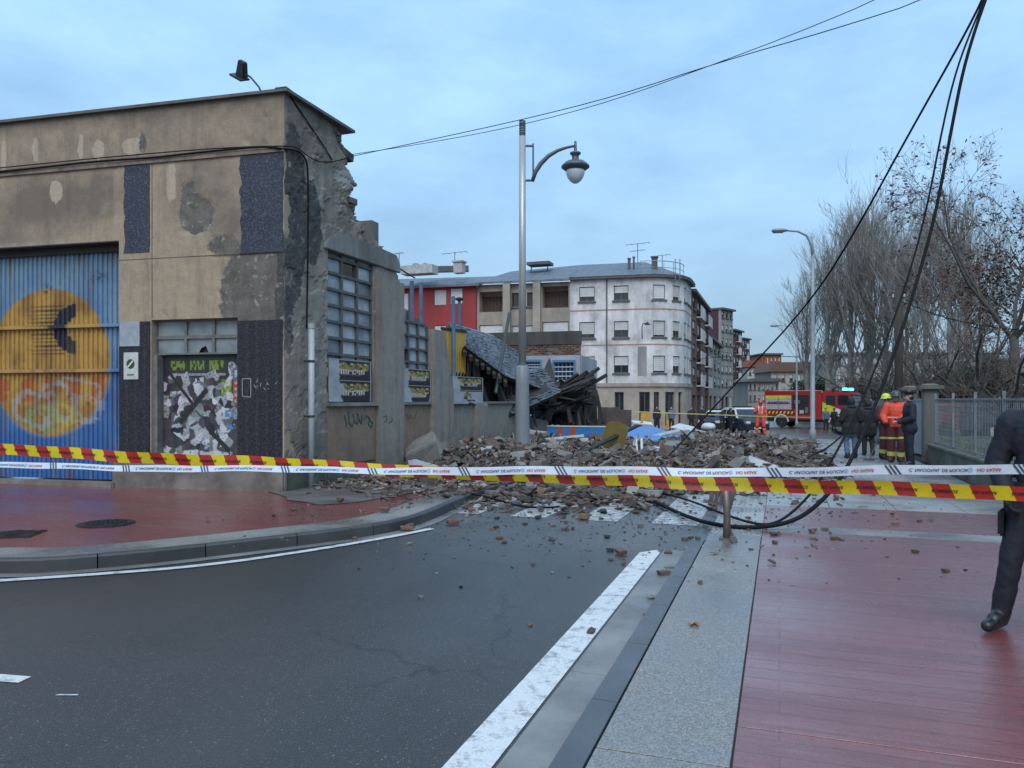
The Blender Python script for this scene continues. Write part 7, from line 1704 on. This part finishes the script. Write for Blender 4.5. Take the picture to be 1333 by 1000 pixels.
# --- police cars
def car(name, label, cat, px, d, ang, c_low, c_up, H=1.75, L_=4.4, rack=False, group=None, z_off=0, blue=False):
    p = at(px, HOR, d); p.z = gz(p.y)+z_off; e = empty(name, p, label, cat, group, rz=ang); Wd = .9
    lo = [(-L_/2, .35), (L_/2-.05, .35), (L_/2, .75), (L_/2-.12, .98), (L_/2-1.15, 1.08), (-L_/2+.1, 1.1), (-L_/2, .8)]; side_prism(e, 'body', c_low, lo, -Wd, Wd, .06)
    up = [(L_/2-1.25, 1.05), (L_/2-1.95, H-.08), (L_/2-2.2, H), (-L_/2+.6, H), (-L_/2+.2, H-.1), (-L_/2+.08, 1.05)]; mb = MB(); mb.prism(up, lambda u, v, t: Vector((u, t*(1-.16*(v-1.05)/(H-1.05)), v)), -Wd+.03, Wd-.03); mb.build('cabin', c_up, e, loc=(0, 0, 0), bevel=.05)
    q = [Vector((L_/2-1.29, s*(Wd-.12), 1.12)) for s in (-1, 1)]+[Vector((L_/2-1.9, s*(Wd-.22), H-.14)) for s in (1, -1)]; mb = MB(); mb.hexa([v+Vector((.0, 0, 0)) for v in q]+[v+Vector((.05, 0, .035)) for v in q]); mb.build('windscreen', M_car_glass, e, loc=(0, 0, 0))
    for s in (-1, 1):
        for x0, x1, x2, x3 in ((L_/2-1.55, L_/2-2.0, L_/2-2.55, L_/2-2.55), (L_/2-2.65, L_/2-2.65, -L_/2+1.2, -L_/2+1.1), (-L_/2+1.0, -L_/2+1.05, -L_/2+.5, -L_/2+.35)):
            mb = MB(); P = [(x0, 1.14), (x1, H-.16), (x2, H-.16), (x3, 1.14)]; mb.prism(P, lambda u, v, t: Vector((u, s*((Wd-.03)*(1-.16*(v-1.05)/(H-1.05)))+t, v)), -.015, .015); mb.build('side_window', M_car_glass, e, loc=(0, 0, 0))
        bx(e, 'headlight', MATS['headlight lens'], L_/2-.12, L_/2+.005, s*.62-.17, s*.62+.17, .72, .9, .03); bx(e, 'mirror', M_blk, L_/2-1.55, L_/2-1.4, s*(Wd+.1)-.1, s*(Wd+.1)+.1, 1.1, 1.25, .03)
    bx(e, 'grille', M_blk, L_/2-.05, L_/2+.012, -.45, .45, .58, .82, .01); bx(e, 'bumper', M_blk, L_/2-.2, L_/2+.06, -Wd+.03, Wd-.03, .3, .55, .04); bx(e, 'number_plate', M_fwh, L_/2+.061, L_/2+.07, -.25, .25, .4, .5)
    for x in (-L_/2+.8, L_/2-.85):
        for s in (-1, 1): wheel(e, x, s*(Wd-.08), .34, .34, .2, s)
    if rack: rk = bx(e, 'roof_bar', M_blk, -.5, -.1, -.65, .65, H+.002, H+.1, .02)
    if blue and rack: bx(rk, 'beacon', M_beacon, -.45, -.15, .4, .62, H+.102, H+.16, .02)
    return e
M_navy = mat('police navy paint', (.02, .028, .06), (.018, .025, .05), 2, rough=.3, bmp=0)
face = math.atan2(-CT, ST)
car('police_car', 'white and navy police off roader facing the rubble with roof bar', 'car', 968, 54, face+.12, M_navy, M_fwh, 1.8, 4.4, True)
car('police_car', 'white and navy police hatchback standing at an angle beside the corner block', 'car', 934, 56, face-.55, M_navy, M_fwh, 1.6, 4.2, True)
car('parked_car', 'grey parked car seen through the wire fence', 'car', 1316, 33, math.radians(15), mat('dark grey car paint', (.09, .095, .10), rough=.3, bmp=0), MATS['dark grey car paint'], 1.5, 4.3, z_off=.25)
car('parked_car', 'orange red parked car seen through the wire fence', 'car', 1257, 34, math.radians(15), mat('orange car paint', (.33, .06, .03), rough=.3, bmp=0), MATS['orange car paint'], 1.5, 4.2, z_off=.25)
# ================================================================== people
DG = None
def capsule(mb, a, b_, r0, r1, n=12, flat=1.0):
    a = Vector(a); b_ = Vector(b_); d = (b_-a); L_ = d.length or 1e-6; d = d/L_; P = []; Rr = []
    for k in range(4): f = math.pi/2*k/4; P.append(a-d*r0*math.cos(f)); Rr.append(max(r0*math.sin(f), .001))
    P += [a, b_]; Rr += [r0, r1]
    for k in range(3, -1, -1): f = math.pi/2*k/4; P.append(b_+d*r1*math.cos(f)); Rr.append(max(r1*math.sin(f), .001))
    mb.tube(P, Rr, n)
def ellip(mb, c, r, rot=None, n=16):
    c = Vector(c); b0 = len(mb.v)
    for j in range(9):
        f = math.pi*j/8
        for i in range(n):
            a = 2*math.pi*i/n; v = Vector((max(math.sin(f), .01)*math.cos(a)*r[0], max(math.sin(f), .01)*math.sin(a)*r[1], -math.cos(f)*r[2])); v = rot @ v if rot else v; mb.v.append(tuple(v+c))
    for j in range(8):
        for i in range(n): mb.f.append((b0+j*n+i, b0+j*n+(i+1) % n, b0+(j+1)*n+(i+1) % n, b0+(j+1)*n+i)); mb.m.append(0)
    mb.f.append(tuple(b0+i for i in range(n))[::-1]); mb.m.append(0); mb.f.append(tuple(b0+8*n+i for i in range(n))); mb.m.append(0)
BASE = dict(pelvis=(0, 0, .96), waist=(0, 0, 1.10), chest=(0, 0, 1.30), neck=(0, .01, 1.47), head=(0, -.015, 1.655),
            sh_l=(.18, .01, 1.42), el_l=(.235, .03, 1.13), wr_l=(.24, -.06, .90), sh_r=(-.18, .01, 1.42), el_r=(-.235, .03, 1.13), wr_r=(-.24, -.06, .90),
            hp_l=(.095, 0, .93), kn_l=(.105, -.02, .51), an_l=(.11, .02, .09), to_l=(.13, -.16, .045), hp_r=(-.095, 0, .93), kn_r=(-.105, -.02, .51), an_r=(-.11, .02, .09), to_r=(-.13, -.16, .045))
M_skin = mat('skin', (.46, .28, .20), (.42, .25, .18), 6, rough=.55, bmp=.05); M_hair = mat('dark hair', (.02, .016, .013), rough=.6, bmp=.3, bscale=80)
def human(label, loc, rz, zones, pose=None, height=1.78, voxel=.013, bulk=.018, loose=.012, head_turn=0, extras=None, group=None, longcoat=0, hands_in=False, face=True):
    """zones: dict jacket/trousers/boots/skin/glove -> material, optional stripe fn(bone, t, pos)->material key"""
    J = {k: Vector(v) for k, v in BASE.items()}
    for k, v in (pose or {}).items(): J[k] = Vector(v)
    mb = MB(); bones = []
    def seg(nm, a, b_, r0, r1): capsule(mb, J[a] if isinstance(a, str) else a, J[b_] if isinstance(b_, str) else b_, r0, r1); bones.append((nm, J[a] if isinstance(a, str) else Vector(a), J[b_] if isinstance(b_, str) else Vector(b_), (r0+r1)/2))
    B, Lo = bulk, loose
    # torso: stacked ellipses
    for c, r in (((J['pelvis']+Vector((0, 0, -.03))), (.165+Lo, .115+Lo, .13)), (J['waist'], (.15+B, .105+B, .14)), (J['chest'], (.175+B, .12+B, .19)), (J['chest']+Vector((0, 0, .09)), (.18+B, .105+B, .12))): ellip(mb, c, r)
    capsule(mb, J['pelvis'], J['chest'], .12+B, .125+B); bones.append(('torso', J['waist']+Vector((0, 0, -.02)), J['chest']+Vector((0, 0, .1)), .17)); bones.append(('hips', J['pelvis']+Vector((0, 0, -.06)), J['pelvis']+Vector((0, 0, .02)), .16))
    capsule(mb, J['sh_l'], J['sh_r'], .07+B*.6, .07+B*.6)
    seg('neck', 'neck', J['neck']*.4+J['head']*.6, .056, .052)
    if longcoat:
        for s in ('l', 'r'): capsule(mb, J['hp_'+s], J['hp_'+s]*(1-longcoat)+J['kn_'+s]*longcoat, .115+B, .12+B)
    for s, sg in (('l', 1), ('r', -1)):
        seg('arm_'+s, 'sh_'+s, 'el_'+s, .062+B, .05+B); seg('fore_'+s, 'el_'+s, 'wr_'+s, .048+B, .036+B*.6)
        fd_ = (J['wr_'+s]-J['el_'+s]).normalized(); w_ = J['wr_'+s]; side = Vector((0, -1, 0)); side = (side-fd_*side.dot(fd_)).normalized(); nrm = fd_.cross(side)
        palm = w_+fd_*.09
        for o_ in (-.026, 0, .026): capsule(mb, w_+fd_*.01+side*o_*.6, palm+side*o_, .022, .019, 8)
        bones.append(('hand_'+s, w_+fd_*.015, palm+fd_*.07, .04))
        if not hands_in:
            for o_, L_ in ((-.031, .052), (-.011, .068), (.010, .074), (.030, .066)):
                k1 = palm+side*o_+fd_*L_*.55+nrm*sg*.012; capsule(mb, palm+side*o_, k1, .0105, .0095, 8); capsule(mb, k1, k1+fd_*L_*.4+nrm*sg*.03, .0095, .008, 8)
            t1 = w_+fd_*.035+side*.03; t2 = t1+fd_*.04+side*.03; capsule(mb, t1, t2, .013, .011, 8); capsule(mb, t2, t2+fd_*.032+side*.004, .011, .009, 8)
        seg('thigh_'+s, 'hp_'+s, 'kn_'+s, .085+Lo, .062+Lo); seg('shin_'+s, 'kn_'+s, 'an_'+s, .06+Lo, .045+Lo*1.3)
        an, to = J['an_'+s], J['to_'+s]; capsule(mb, an+Vector((0, .025, -.04)), to, .048, .042); capsule(mb, an, (an+to)/2+Vector((0, 0, .01)), .05, .045); bones.append(('foot_'+s, an+Vector((0, .02, -.03)), to, .048))
    hd = J['head']; rot = Matrix.Rotation(head_turn, 3, 'Z')
    ellip(mb, hd+Vector((0, .01, .02)), (.078, .098, .105), rot); ellip(mb, hd+rot @ Vector((0, -.02, -.05)), (.062, .075, .075), rot)
    capsule(mb, hd+rot @ Vector((0, -.09, -.005)), hd+rot @ Vector((0, -.113, -.035)), .011, .014, 8)                  # nose
    for s in (-1, 1): ellip(mb, hd+rot @ Vector((s*.08, .01, -.01)), (.012, .022, .034), rot, 8)
    bones.append(('head', hd+Vector((0, 0, -.06)), hd+Vector((0, 0, .06)), .09))
    me = mb.mesh('tmp', M_skin, fix=True); ob = bpy.data.objects.new('tmp', me); COL.objects.link(ob)
    rm = ob.modifiers.new('r', 'REMESH'); rm.mode = 'VOXEL'; rm.voxel_size = voxel; sm_ = ob.modifiers.new('s', 'SMOOTH'); sm_.factor = .5; sm_.iterations = 3 if voxel < .016 else 1
    dg = bpy.context.evaluated_depsgraph_get(); m2 = bpy.data.meshes.new_from_object(ob.evaluated_get(dg)); bpy.data.objects.remove(ob)
    # cloth folds
    co = np.empty(len(m2.vertices)*3, np.float32); m2.vertices.foreach_get('co', co); co = co.reshape(-1, 3)
    no = np.empty(len(m2.vertices)*3, np.float32); m2.vertices.foreach_get('normal', no); no = no.reshape(-1, 3)
    amp = np.where(co[:, 2] < 1.48, .013, 0)*np.clip((co[:, 2]-.1)*8, 0, 1); sd_ = int(abs(loc[0])*10) % 50; f_ = .6*fbm(co[:, 0]*5+co[:, 2]*2, co[:, 1]*5+co[:, 2]*3.3, 2.4, sd_)+.4*fbm(co[:, 2]*5.5-co[:, 1]*2, co[:, 0]*4-co[:, 1]*4, 2.0, sd_+7)-.5; co = co+no*(amp*f_*2.2)[:, None]; m2.vertices.foreach_set('co', co.astype(np.float32).ravel())
    # zones
    keys = list(dict.fromkeys(zones[k] for k in zones if not callable(zones[k]))); m2.materials.clear(); idx = {}
    for k in zones:
        if callable(zones[k]): continue
        if zones[k].name not in idx: idx[zones[k].name] = len(idx); m2.materials.append(zones[k])
    pc = np.empty(len(m2.polygons)*3, np.float32); m2.polygons.foreach_get('center', pc); pc = pc.reshape(-1, 3); best = np.full(len(pc), 9e9); bi = np.zeros(len(pc), int); bt = np.zeros(len(pc))
    for i, (nm, a, b_, r) in enumerate(bones):
        a = np.array(a); d = np.array(b_)-a; t_ = np.clip(((pc-a) @ d)/(d @ d), 0, 1); ds = np.linalg.norm(pc-(a+t_[:, None]*d), axis=1)-r; m_ = ds < best; best[m_] = ds[m_]; bi[m_] = i; bt[m_] = t_[m_]
    mi = np.zeros(len(pc), np.int32)
    zmap = {'torso': 'jacket', 'arm': 'jacket', 'fore': 'jacket', 'hips': 'trousers', 'thigh': 'trousers', 'shin': 'trousers', 'foot': 'boots', 'hand': 'glove', 'neck': 'skin', 'head': 'skin'}
    for i, (nm, a, b_, r) in enumerate(bones):
        z = zmap[nm.split('_')[0]]; s_ = bi == i
        mi[s_] = idx[zones.get(z, zones['skin']).name]
    if longcoat: s_ = np.array([bones[i][0].startswith(('thigh', 'hips')) for i in bi]) & (pc[:, 2] > .93-.42*longcoat-.08); mi[s_] = idx[zones['jacket'].name]
    else: s_ = (pc[:, 2] > zones_hem(zones)) & np.array([bones[i][0] == 'hips' for i in bi]); mi[s_] = idx[zones['jacket'].name]
    s_ = np.array([bones[i][0].startswith('shin') for i in bi]) & (bt > .86); mi[s_] = idx[zones['boots'].name]
    if 'stripe' in zones:
        for j in range(len(pc)):
            r_ = zones['stripe'](bones[bi[j]][0], bt[j], pc[j])
            if r_: mi[j] = idx[zones[r_].name]
    m2.polygons.foreach_set('material_index', mi); m2.polygons.foreach_set('use_smooth', [True]*len(m2.polygons)); m2.update()
    k = height/1.78; e = empty('person', loc, label, 'person', group, rz); e.scale = (k, k, k); link('body', m2, e, loc=(0, 0, 0))
    hm = Matrix.Translation(hd) @ rot.to_4x4()
    def part(name, mb, m, smooth=True): mb.v = [tuple(hm @ Vector(q)) for q in mb.v]; return mb.build(name, m, e, smooth=smooth, loc=(0, 0, 0))
    if face:
        for s in (-1, 1): q = MB(); ellip(q, (s*.033, -.083, .012), (.013, .008, .008), None, 8); part('eye', q, M_hair)
        q = MB(); ellip(q, (0, -.088, -.068), (.024, .008, .006), None, 8); part('mouth', q, mat('lips', (.28, .12, .1), rough=.5, bmp=0))
    if extras: extras(e, part, J)
    return e
def zones_hem(z): return z.get('hem', lambda: .90)() if callable(z.get('hem')) else .90
def f_helmet(m, brim=True, neck=False):
    def fn(e, part, J):
        q = MB(); P = [(.125, .0), (.122, .04), (.108, .09), (.075, .125), (.035, .14), (.005, .145)]; q.lathe([(.145, -.012), (.14, .0)]+P, c=(0, .01, .02), n=20); o = part('helmet', q, m)
        q = MB(); q.box((0, -.125, .0), (.17, .03, .05)); part('visor', q, M_blk, False)
        q = MB(); q.tube([(-.085, -.02, 0), (-.07, -.06, -.10), (0, -.07, -.13), (.07, -.06, -.10), (.085, -.02, 0)], .008, 6); part('chin_strap', q, M_blk)
    return fn
def hood(m):
    def fn(e, part, J):
        q = MB(); ellip(q, (0, .03, .005), (.108, .12, .145)); q.v = [(v[0], max(v[1], -.05), v[2]) for v in q.v]; part('hood', q, m)
        q = MB(); ellip(q, (0, .05, -.14), (.13, .11, .07)); part('collar', q, m)
    return fn
def cap(m):
    def fn(e, part, J):
        q = MB(); q.lathe([(.095, .045), (.10, .075), (.135, .115), (.13, .128), (.02, .135)], c=(0, .01, -.02), n=20); part('police_cap', q, m)
        q = MB(); q.prism([(-.085, -.05), (.085, -.05), (.06, -.135), (0, -.15), (-.06, -.135)], lambda u, v, t: Vector((u, v, .04+t-.25*(abs(v)-.05))), 0, .008); part('peak', q, M_blk, False)
        q = MB(); ellip(q, (0, .03, -.03), (.082, .085, .08)); q.v = [(v[0], max(v[1], -.0), v[2]) for v in q.v]; part('hair', q, M_hair)
        belt(e, J)
    return fn
def hair(e, part, J):
    q = MB(); ellip(q, (0, .018, .035), (.088, .105, .10)); q.v = [(v[0], max(v[1], -.055) if v[2] < .07 else v[1], v[2]) for v in q.v]; part('hair', q, M_hair)
def belt(e, J):
    q = MB(); q.lathe([(1.0, -.025), (1.0, .025)], n=20); p = J['pelvis']+Vector((0, 0, .03)); q.v = [(p.x+v[0]*.193, p.y+v[1]*.147, p.z+v[2]) for v in q.v]; q.build('belt', M_blk, e, loc=(0, 0, 0))
    for a in (.4, 1.3, 2.6): q = MB(); q.box((p.x+.2*math.cos(a), p.y-.15*math.sin(a), p.z-.03), (.06, .04, .12)); q.build('pouch', M_blk, e, loc=(0, 0, 0), bevel=.01)
def face_to(px, d, tx, td):   # heading so that -Y local looks from here to there
    a, b_ = at(px, HOR, d), at(tx, HOR, td); v = b_-a; return math.atan2(v.x, -v.y)
def stand(px, py, z=PZ): return G(px, py, z)
M_hv = mat('hi vis orange', (.72, .075, .03), (.6, .06, .025), 6, rough=.6, bmp=.15); M_rfl = mat('reflective strip', (.62, .64, .6), rough=.35, bmp=0); M_nv = mat('navy cloth', (.008, .010, .019), (.012, .014, .024), 8, rough=.75, bmp=.25, bscale=90); M_bkc = mat('black cloth', (.012, .012, .014), (.02, .02, .022), 8, rough=.8, bmp=.25, bscale=90); M_jean = mat('blue jeans', (.10, .14, .21), (.07, .10, .16), 6, rough=.8, bmp=.2); M_boot = mat('black boots', (.015, .015, .016), rough=.4, bmp=.1); M_fk = mat('dark red fire kit', (.10, .022, .022), (.07, .018, .018), 6, rough=.75, bmp=.2); M_ylr = mat('yellow reflective', (.55, .55, .12), rough=.4, bmp=0); M_grn = mat('helmet lime', (.55, .68, .03), rough=.3, bmp=0); M_hred = mat('helmet red', (.55, .04, .03), rough=.3, bmp=0); M_hdk = mat('helmet dark', (.05, .055, .06), rough=.3, bmp=0)
# rescuer in orange on the far edge of the rubble
def st_or(b, t, p):
    if b == 'torso' and (.32 < t < .42 or abs(abs(p[0])-.09) < .022) and t > .05: return 'rfl'
    if b.startswith('shin') and .18 < t < .32: return 'dark'
    if b.startswith('shin') and .42 < t < .5: return 'rfl'
    if b.startswith('thigh') and p[1] > 0 and t > .8: return 'dark'
    if b == 'hips' and p[2] > .93: return 'dark'
    if b.startswith('arm') and .6 < t < .7: return 'rfl'
human('person in orange rescue suit and red helmet standing at the far rubble edge', stand(990, 569, .0)+Vector((0, 0, .12)), face_to(990, 34, 800, 0), dict(jacket=M_hv, trousers=M_hv, boots=M_hv, skin=M_skin, glove=M_bkc, rfl=M_rfl, dark=M_bkc, stripe=st_or),
      dict(kn_l=(.17, -.04, .51), an_l=(.20, .02, .09), to_l=(.26, -.14, .045), kn_r=(-.16, -.03, .51), an_r=(-.18, .03, .09), to_r=(-.23, -.13, .045), el_r=(-.30, .05, 1.15), wr_r=(-.20, -.12, 1.22), el_l=(.27, .03, 1.14), wr_l=(.30, -.04, .92)), 1.92, .016, .03, .03, extras=f_helmet(M_hred))
# two people in dark hooded coats seen from behind
human('person in black hooded jacket and blue jeans seen from behind, beside the hose', stand(1108, 597), math.pi+TH*0+.3, dict(jacket=M_bkc, trousers=M_jean, boots=M_boot, skin=M_skin, glove=M_bkc), dict(kn_l=(.12, -.06, .51), an_l=(.13, .08, .10), to_l=(.14, -.10, .045), el_l=(.26, -.02, 1.14), wr_l=(.18, -.16, 1.02), el_r=(-.26, -.02, 1.14), wr_r=(-.18, -.16, 1.02)), 1.66, .014, .05, .02, extras=hood(M_bkc), longcoat=.35, hands_in=True)
human('person in long black hooded coat and black trousers seen from behind', stand(1130, 593), math.pi+.1, dict(jacket=M_bkc, trousers=M_bkc, boots=M_boot, skin=M_skin, glove=M_skin), dict(kn_r=(-.12, -.07, .51), an_r=(-.12, .09, .10), to_r=(-.12, -.08, .045)), 1.60, .014, .05, .02, extras=hood(M_bkc), longcoat=.45)
def st_ff(b, t, p):
    if b.startswith('shin') and .55 < t < .80: return 'rfl'
    if b.startswith('thigh') and .75 < t < .88: return 'rfl'
    if b.startswith('fore') and .55 < t < .75: return 'rfl'
    if b == 'torso' and t < .08: return 'rfl'
human('firefighter in dark red kit with lime helmet facing the police officer', stand(1153, 598), face_to(1153, 21, 1195, 19.5)+.3, dict(jacket=M_fk, trousers=M_fk, boots=M_boot, skin=M_skin, glove=M_bkc, rfl=M_ylr, stripe=st_ff), dict(el_l=(.26, -.02, 1.14), wr_l=(.16, -.20, 1.0), el_r=(-.26, -.02, 1.14), wr_r=(-.14, -.22, .98)), 1.74, .014, .03, .035, extras=f_helmet(M_grn))
def st_ff2(b, t, p):
    if b in ('torso',) or b.startswith('arm'): return 'rfl2' if (b == 'torso' and (.15 < t < .24)) else None
    if b.startswith('shin') and .55 < t < .82: return 'rfl'
    if b.startswith('thigh') and .7 < t < .8: return 'rfl'
human('firefighter in bright orange red jacket, dark helmet and red striped trousers', stand(1166, 602), face_to(1166, 20.5, 1140, 12), dict(jacket=M_hv, trousers=M_fk, boots=M_fk, skin=M_skin, glove=M_bkc, rfl=M_ylr, rfl2=M_rfl, stripe=st_ff2), dict(el_l=(.27, -.05, 1.16), wr_l=(.10, -.24, 1.10), el_r=(-.28, -.02, 1.16), wr_r=(-.22, -.22, 1.02), kn_l=(.13, -.05, .51)), 1.8, .014, .045, .04, extras=f_helmet(M_hdk))
def flag(e, part, J):
    cap(M_nv)(e, part, J); q = MB(); q.box((J['sh_r']+Vector((-.085, 0, -.09))), (.012, .05, .03)); q.build('arm_badge', mat('flag badge', (.4, .1, .08), rough=.6, bmp=0), e, loc=(0, 0, 0))
human('police officer in navy uniform and cap standing with arms folded by the gate pillar', stand(1184, 607), face_to(1184, 19.5, 1120, 20)+.25, dict(jacket=M_nv, trousers=M_nv, boots=M_boot, skin=M_skin, glove=M_skin), dict(el_r=(-.25, .0, 1.13), wr_r=(-.12, -.22, 1.05), el_l=(.25, .0, 1.13), wr_l=(.10, -.24, 1.04)), 1.82, .014, .03, .015, extras=flag, longcoat=.12)
# shovel held between the two groups
p0, p1 = at(1146, 566, 21), at(1131, 603, 20.2); e = empty('shovel', p1, 'long handled shovel with dark blade resting on the pavement', 'shovel'); mb = MB(); mb.tube([p0, p1+Vector((0, 0, .06))], .018, 8); mb.build('handle', mat('shovel wood', (.12, .09, .06), rough=.7), e)
mb = MB(); q = [p1+Vector((-.13, 0, .12)), p1+Vector((.13, 0, .12)), p1+Vector((.10, -.05, -.06)), p1+Vector((-.10, -.05, -.06))]; mb.hexa([v for v in q]+[v+Vector((0, -.02, 0)) for v in q]); mb.build('blade', M_blk, e)
# far figures
far = [(1075, 560, 0, 'person in dark blue coat standing at the fire engine front wheel', M_jean, 1.75, .4), (1086, 561, 0, 'person in black standing beside the fire engine bumper', M_bkc, 1.75, 2.5),
       (855, 549, 55.5, 'person in black standing in front of the yellow shop panel', M_bkc, 1.75, .2), (874, 549, 55, 'person in dark blue by the shop doorway of the rounded block', M_jean, 1.75, -.3), (900, 553, 53, 'person in black at the corner of the rounded block', M_bkc, 1.72, .3), (914, 553, 53.5, 'person in dark clothes with red bag beside the corner block', M_bkc, 1.75, -.5), (940, 557, 51, 'person in navy standing by the police hatchback', M_nv, 1.78, 1.2), (951, 557, 51, 'person in black leaning at the police hatchback door', M_bkc, 1.75, 2.0)]
for px, py, z, lab, jm, h, rz in far:
    q_ = stand(px, py, 0) if not z else at(px, HOR, z); q_.z = gz(q_.y)+(.13 if q_.x < XK else 0)
    human(lab, q_, rz, dict(jacket=jm, trousers=M_bkc, boots=M_boot, skin=M_skin, glove=M_skin), dict(kn_l=(.13, -.03, .51), an_l=(.15, .02, .09)), h, .022, .03, .015, extras=hair)
# near police officer at the right edge
def near_ex(e, part, J):
    cap(M_nv)(e, part, J)
    q = MB(); c = J['chest']+Vector((.085, -.158, .03)); q.prism([(-.035, -.05), (.035, -.05), (.05, 0), (.035, .05), (-.035, .05), (-.05, 0)], lambda u, v, t: c+Vector((u, t, v)), 0, .02); q.build('chest_badge', mat('gold badge', (.40, .34, .16), rough=.35, bmp=.1), e, loc=(0, 0, 0))
    for s, sg in (('r', -1), ('l', 1)):
        q = MB(); c2 = J['sh_'+s]*.68+J['el_'+s]*.32+Vector((sg*.082, -.01, 0)); q.prism([(-.035, .05), (.035, .05), (.038, -.01), (0, -.055), (-.038, -.01)], lambda u, v, t: c2+Vector((sg*t-sg*.0+u*.25*0, u, v)), -.01, .008); q.build('sleeve_badge', mat('sleeve badge', (.33, .33, .27), (.15, .15, .12), 30, rough=.6, bmp=.1), e, loc=(0, 0, 0))
        q = MB(); t2 = J['hp_'+s]*.5+J['kn_'+s]*.5+Vector((sg*.098, -.01, .02)); q.box(t2, (.035, .15, .18)); q.build('cargo_pocket', M_nv, e, loc=(0, 0, 0), bevel=.014)
    q = MB(); q.box(J['pelvis']+Vector((-.19, -.02, -.06)), (.06, .12, .2)); q.build('holster', M_blk, e, loc=(0, 0, 0), bevel=.015)
    q = MB(); q.tube([J['pelvis']+Vector((-.05, -.17, .0)), J['pelvis']+Vector((-.03, -.175, .06))], .022, 8); q.build('belt_clip', M_rfl, e, loc=(0, 0, 0))
po = stand(1358, 824)
human('police officer in navy uniform with chest badge walking close behind the two tapes', po, -.35, dict(jacket=M_nv, trousers=M_nv, boots=M_boot, skin=M_skin, glove=M_bkc),
      dict(kn_r=(-.17, -.10, .50), an_r=(-.235, -.08, .10), to_r=(-.29, -.25, .05), kn_l=(.12, -.02, .51), an_l=(.13, .10, .09), to_l=(.15, -.08, .045), el_r=(-.27, .02, 1.14), wr_r=(-.20, -.10, .93), el_l=(.26, -.02, 1.14), wr_l=(.14, -.2, 1.0)), 1.80, .009, .028, .012, extras=near_ex)
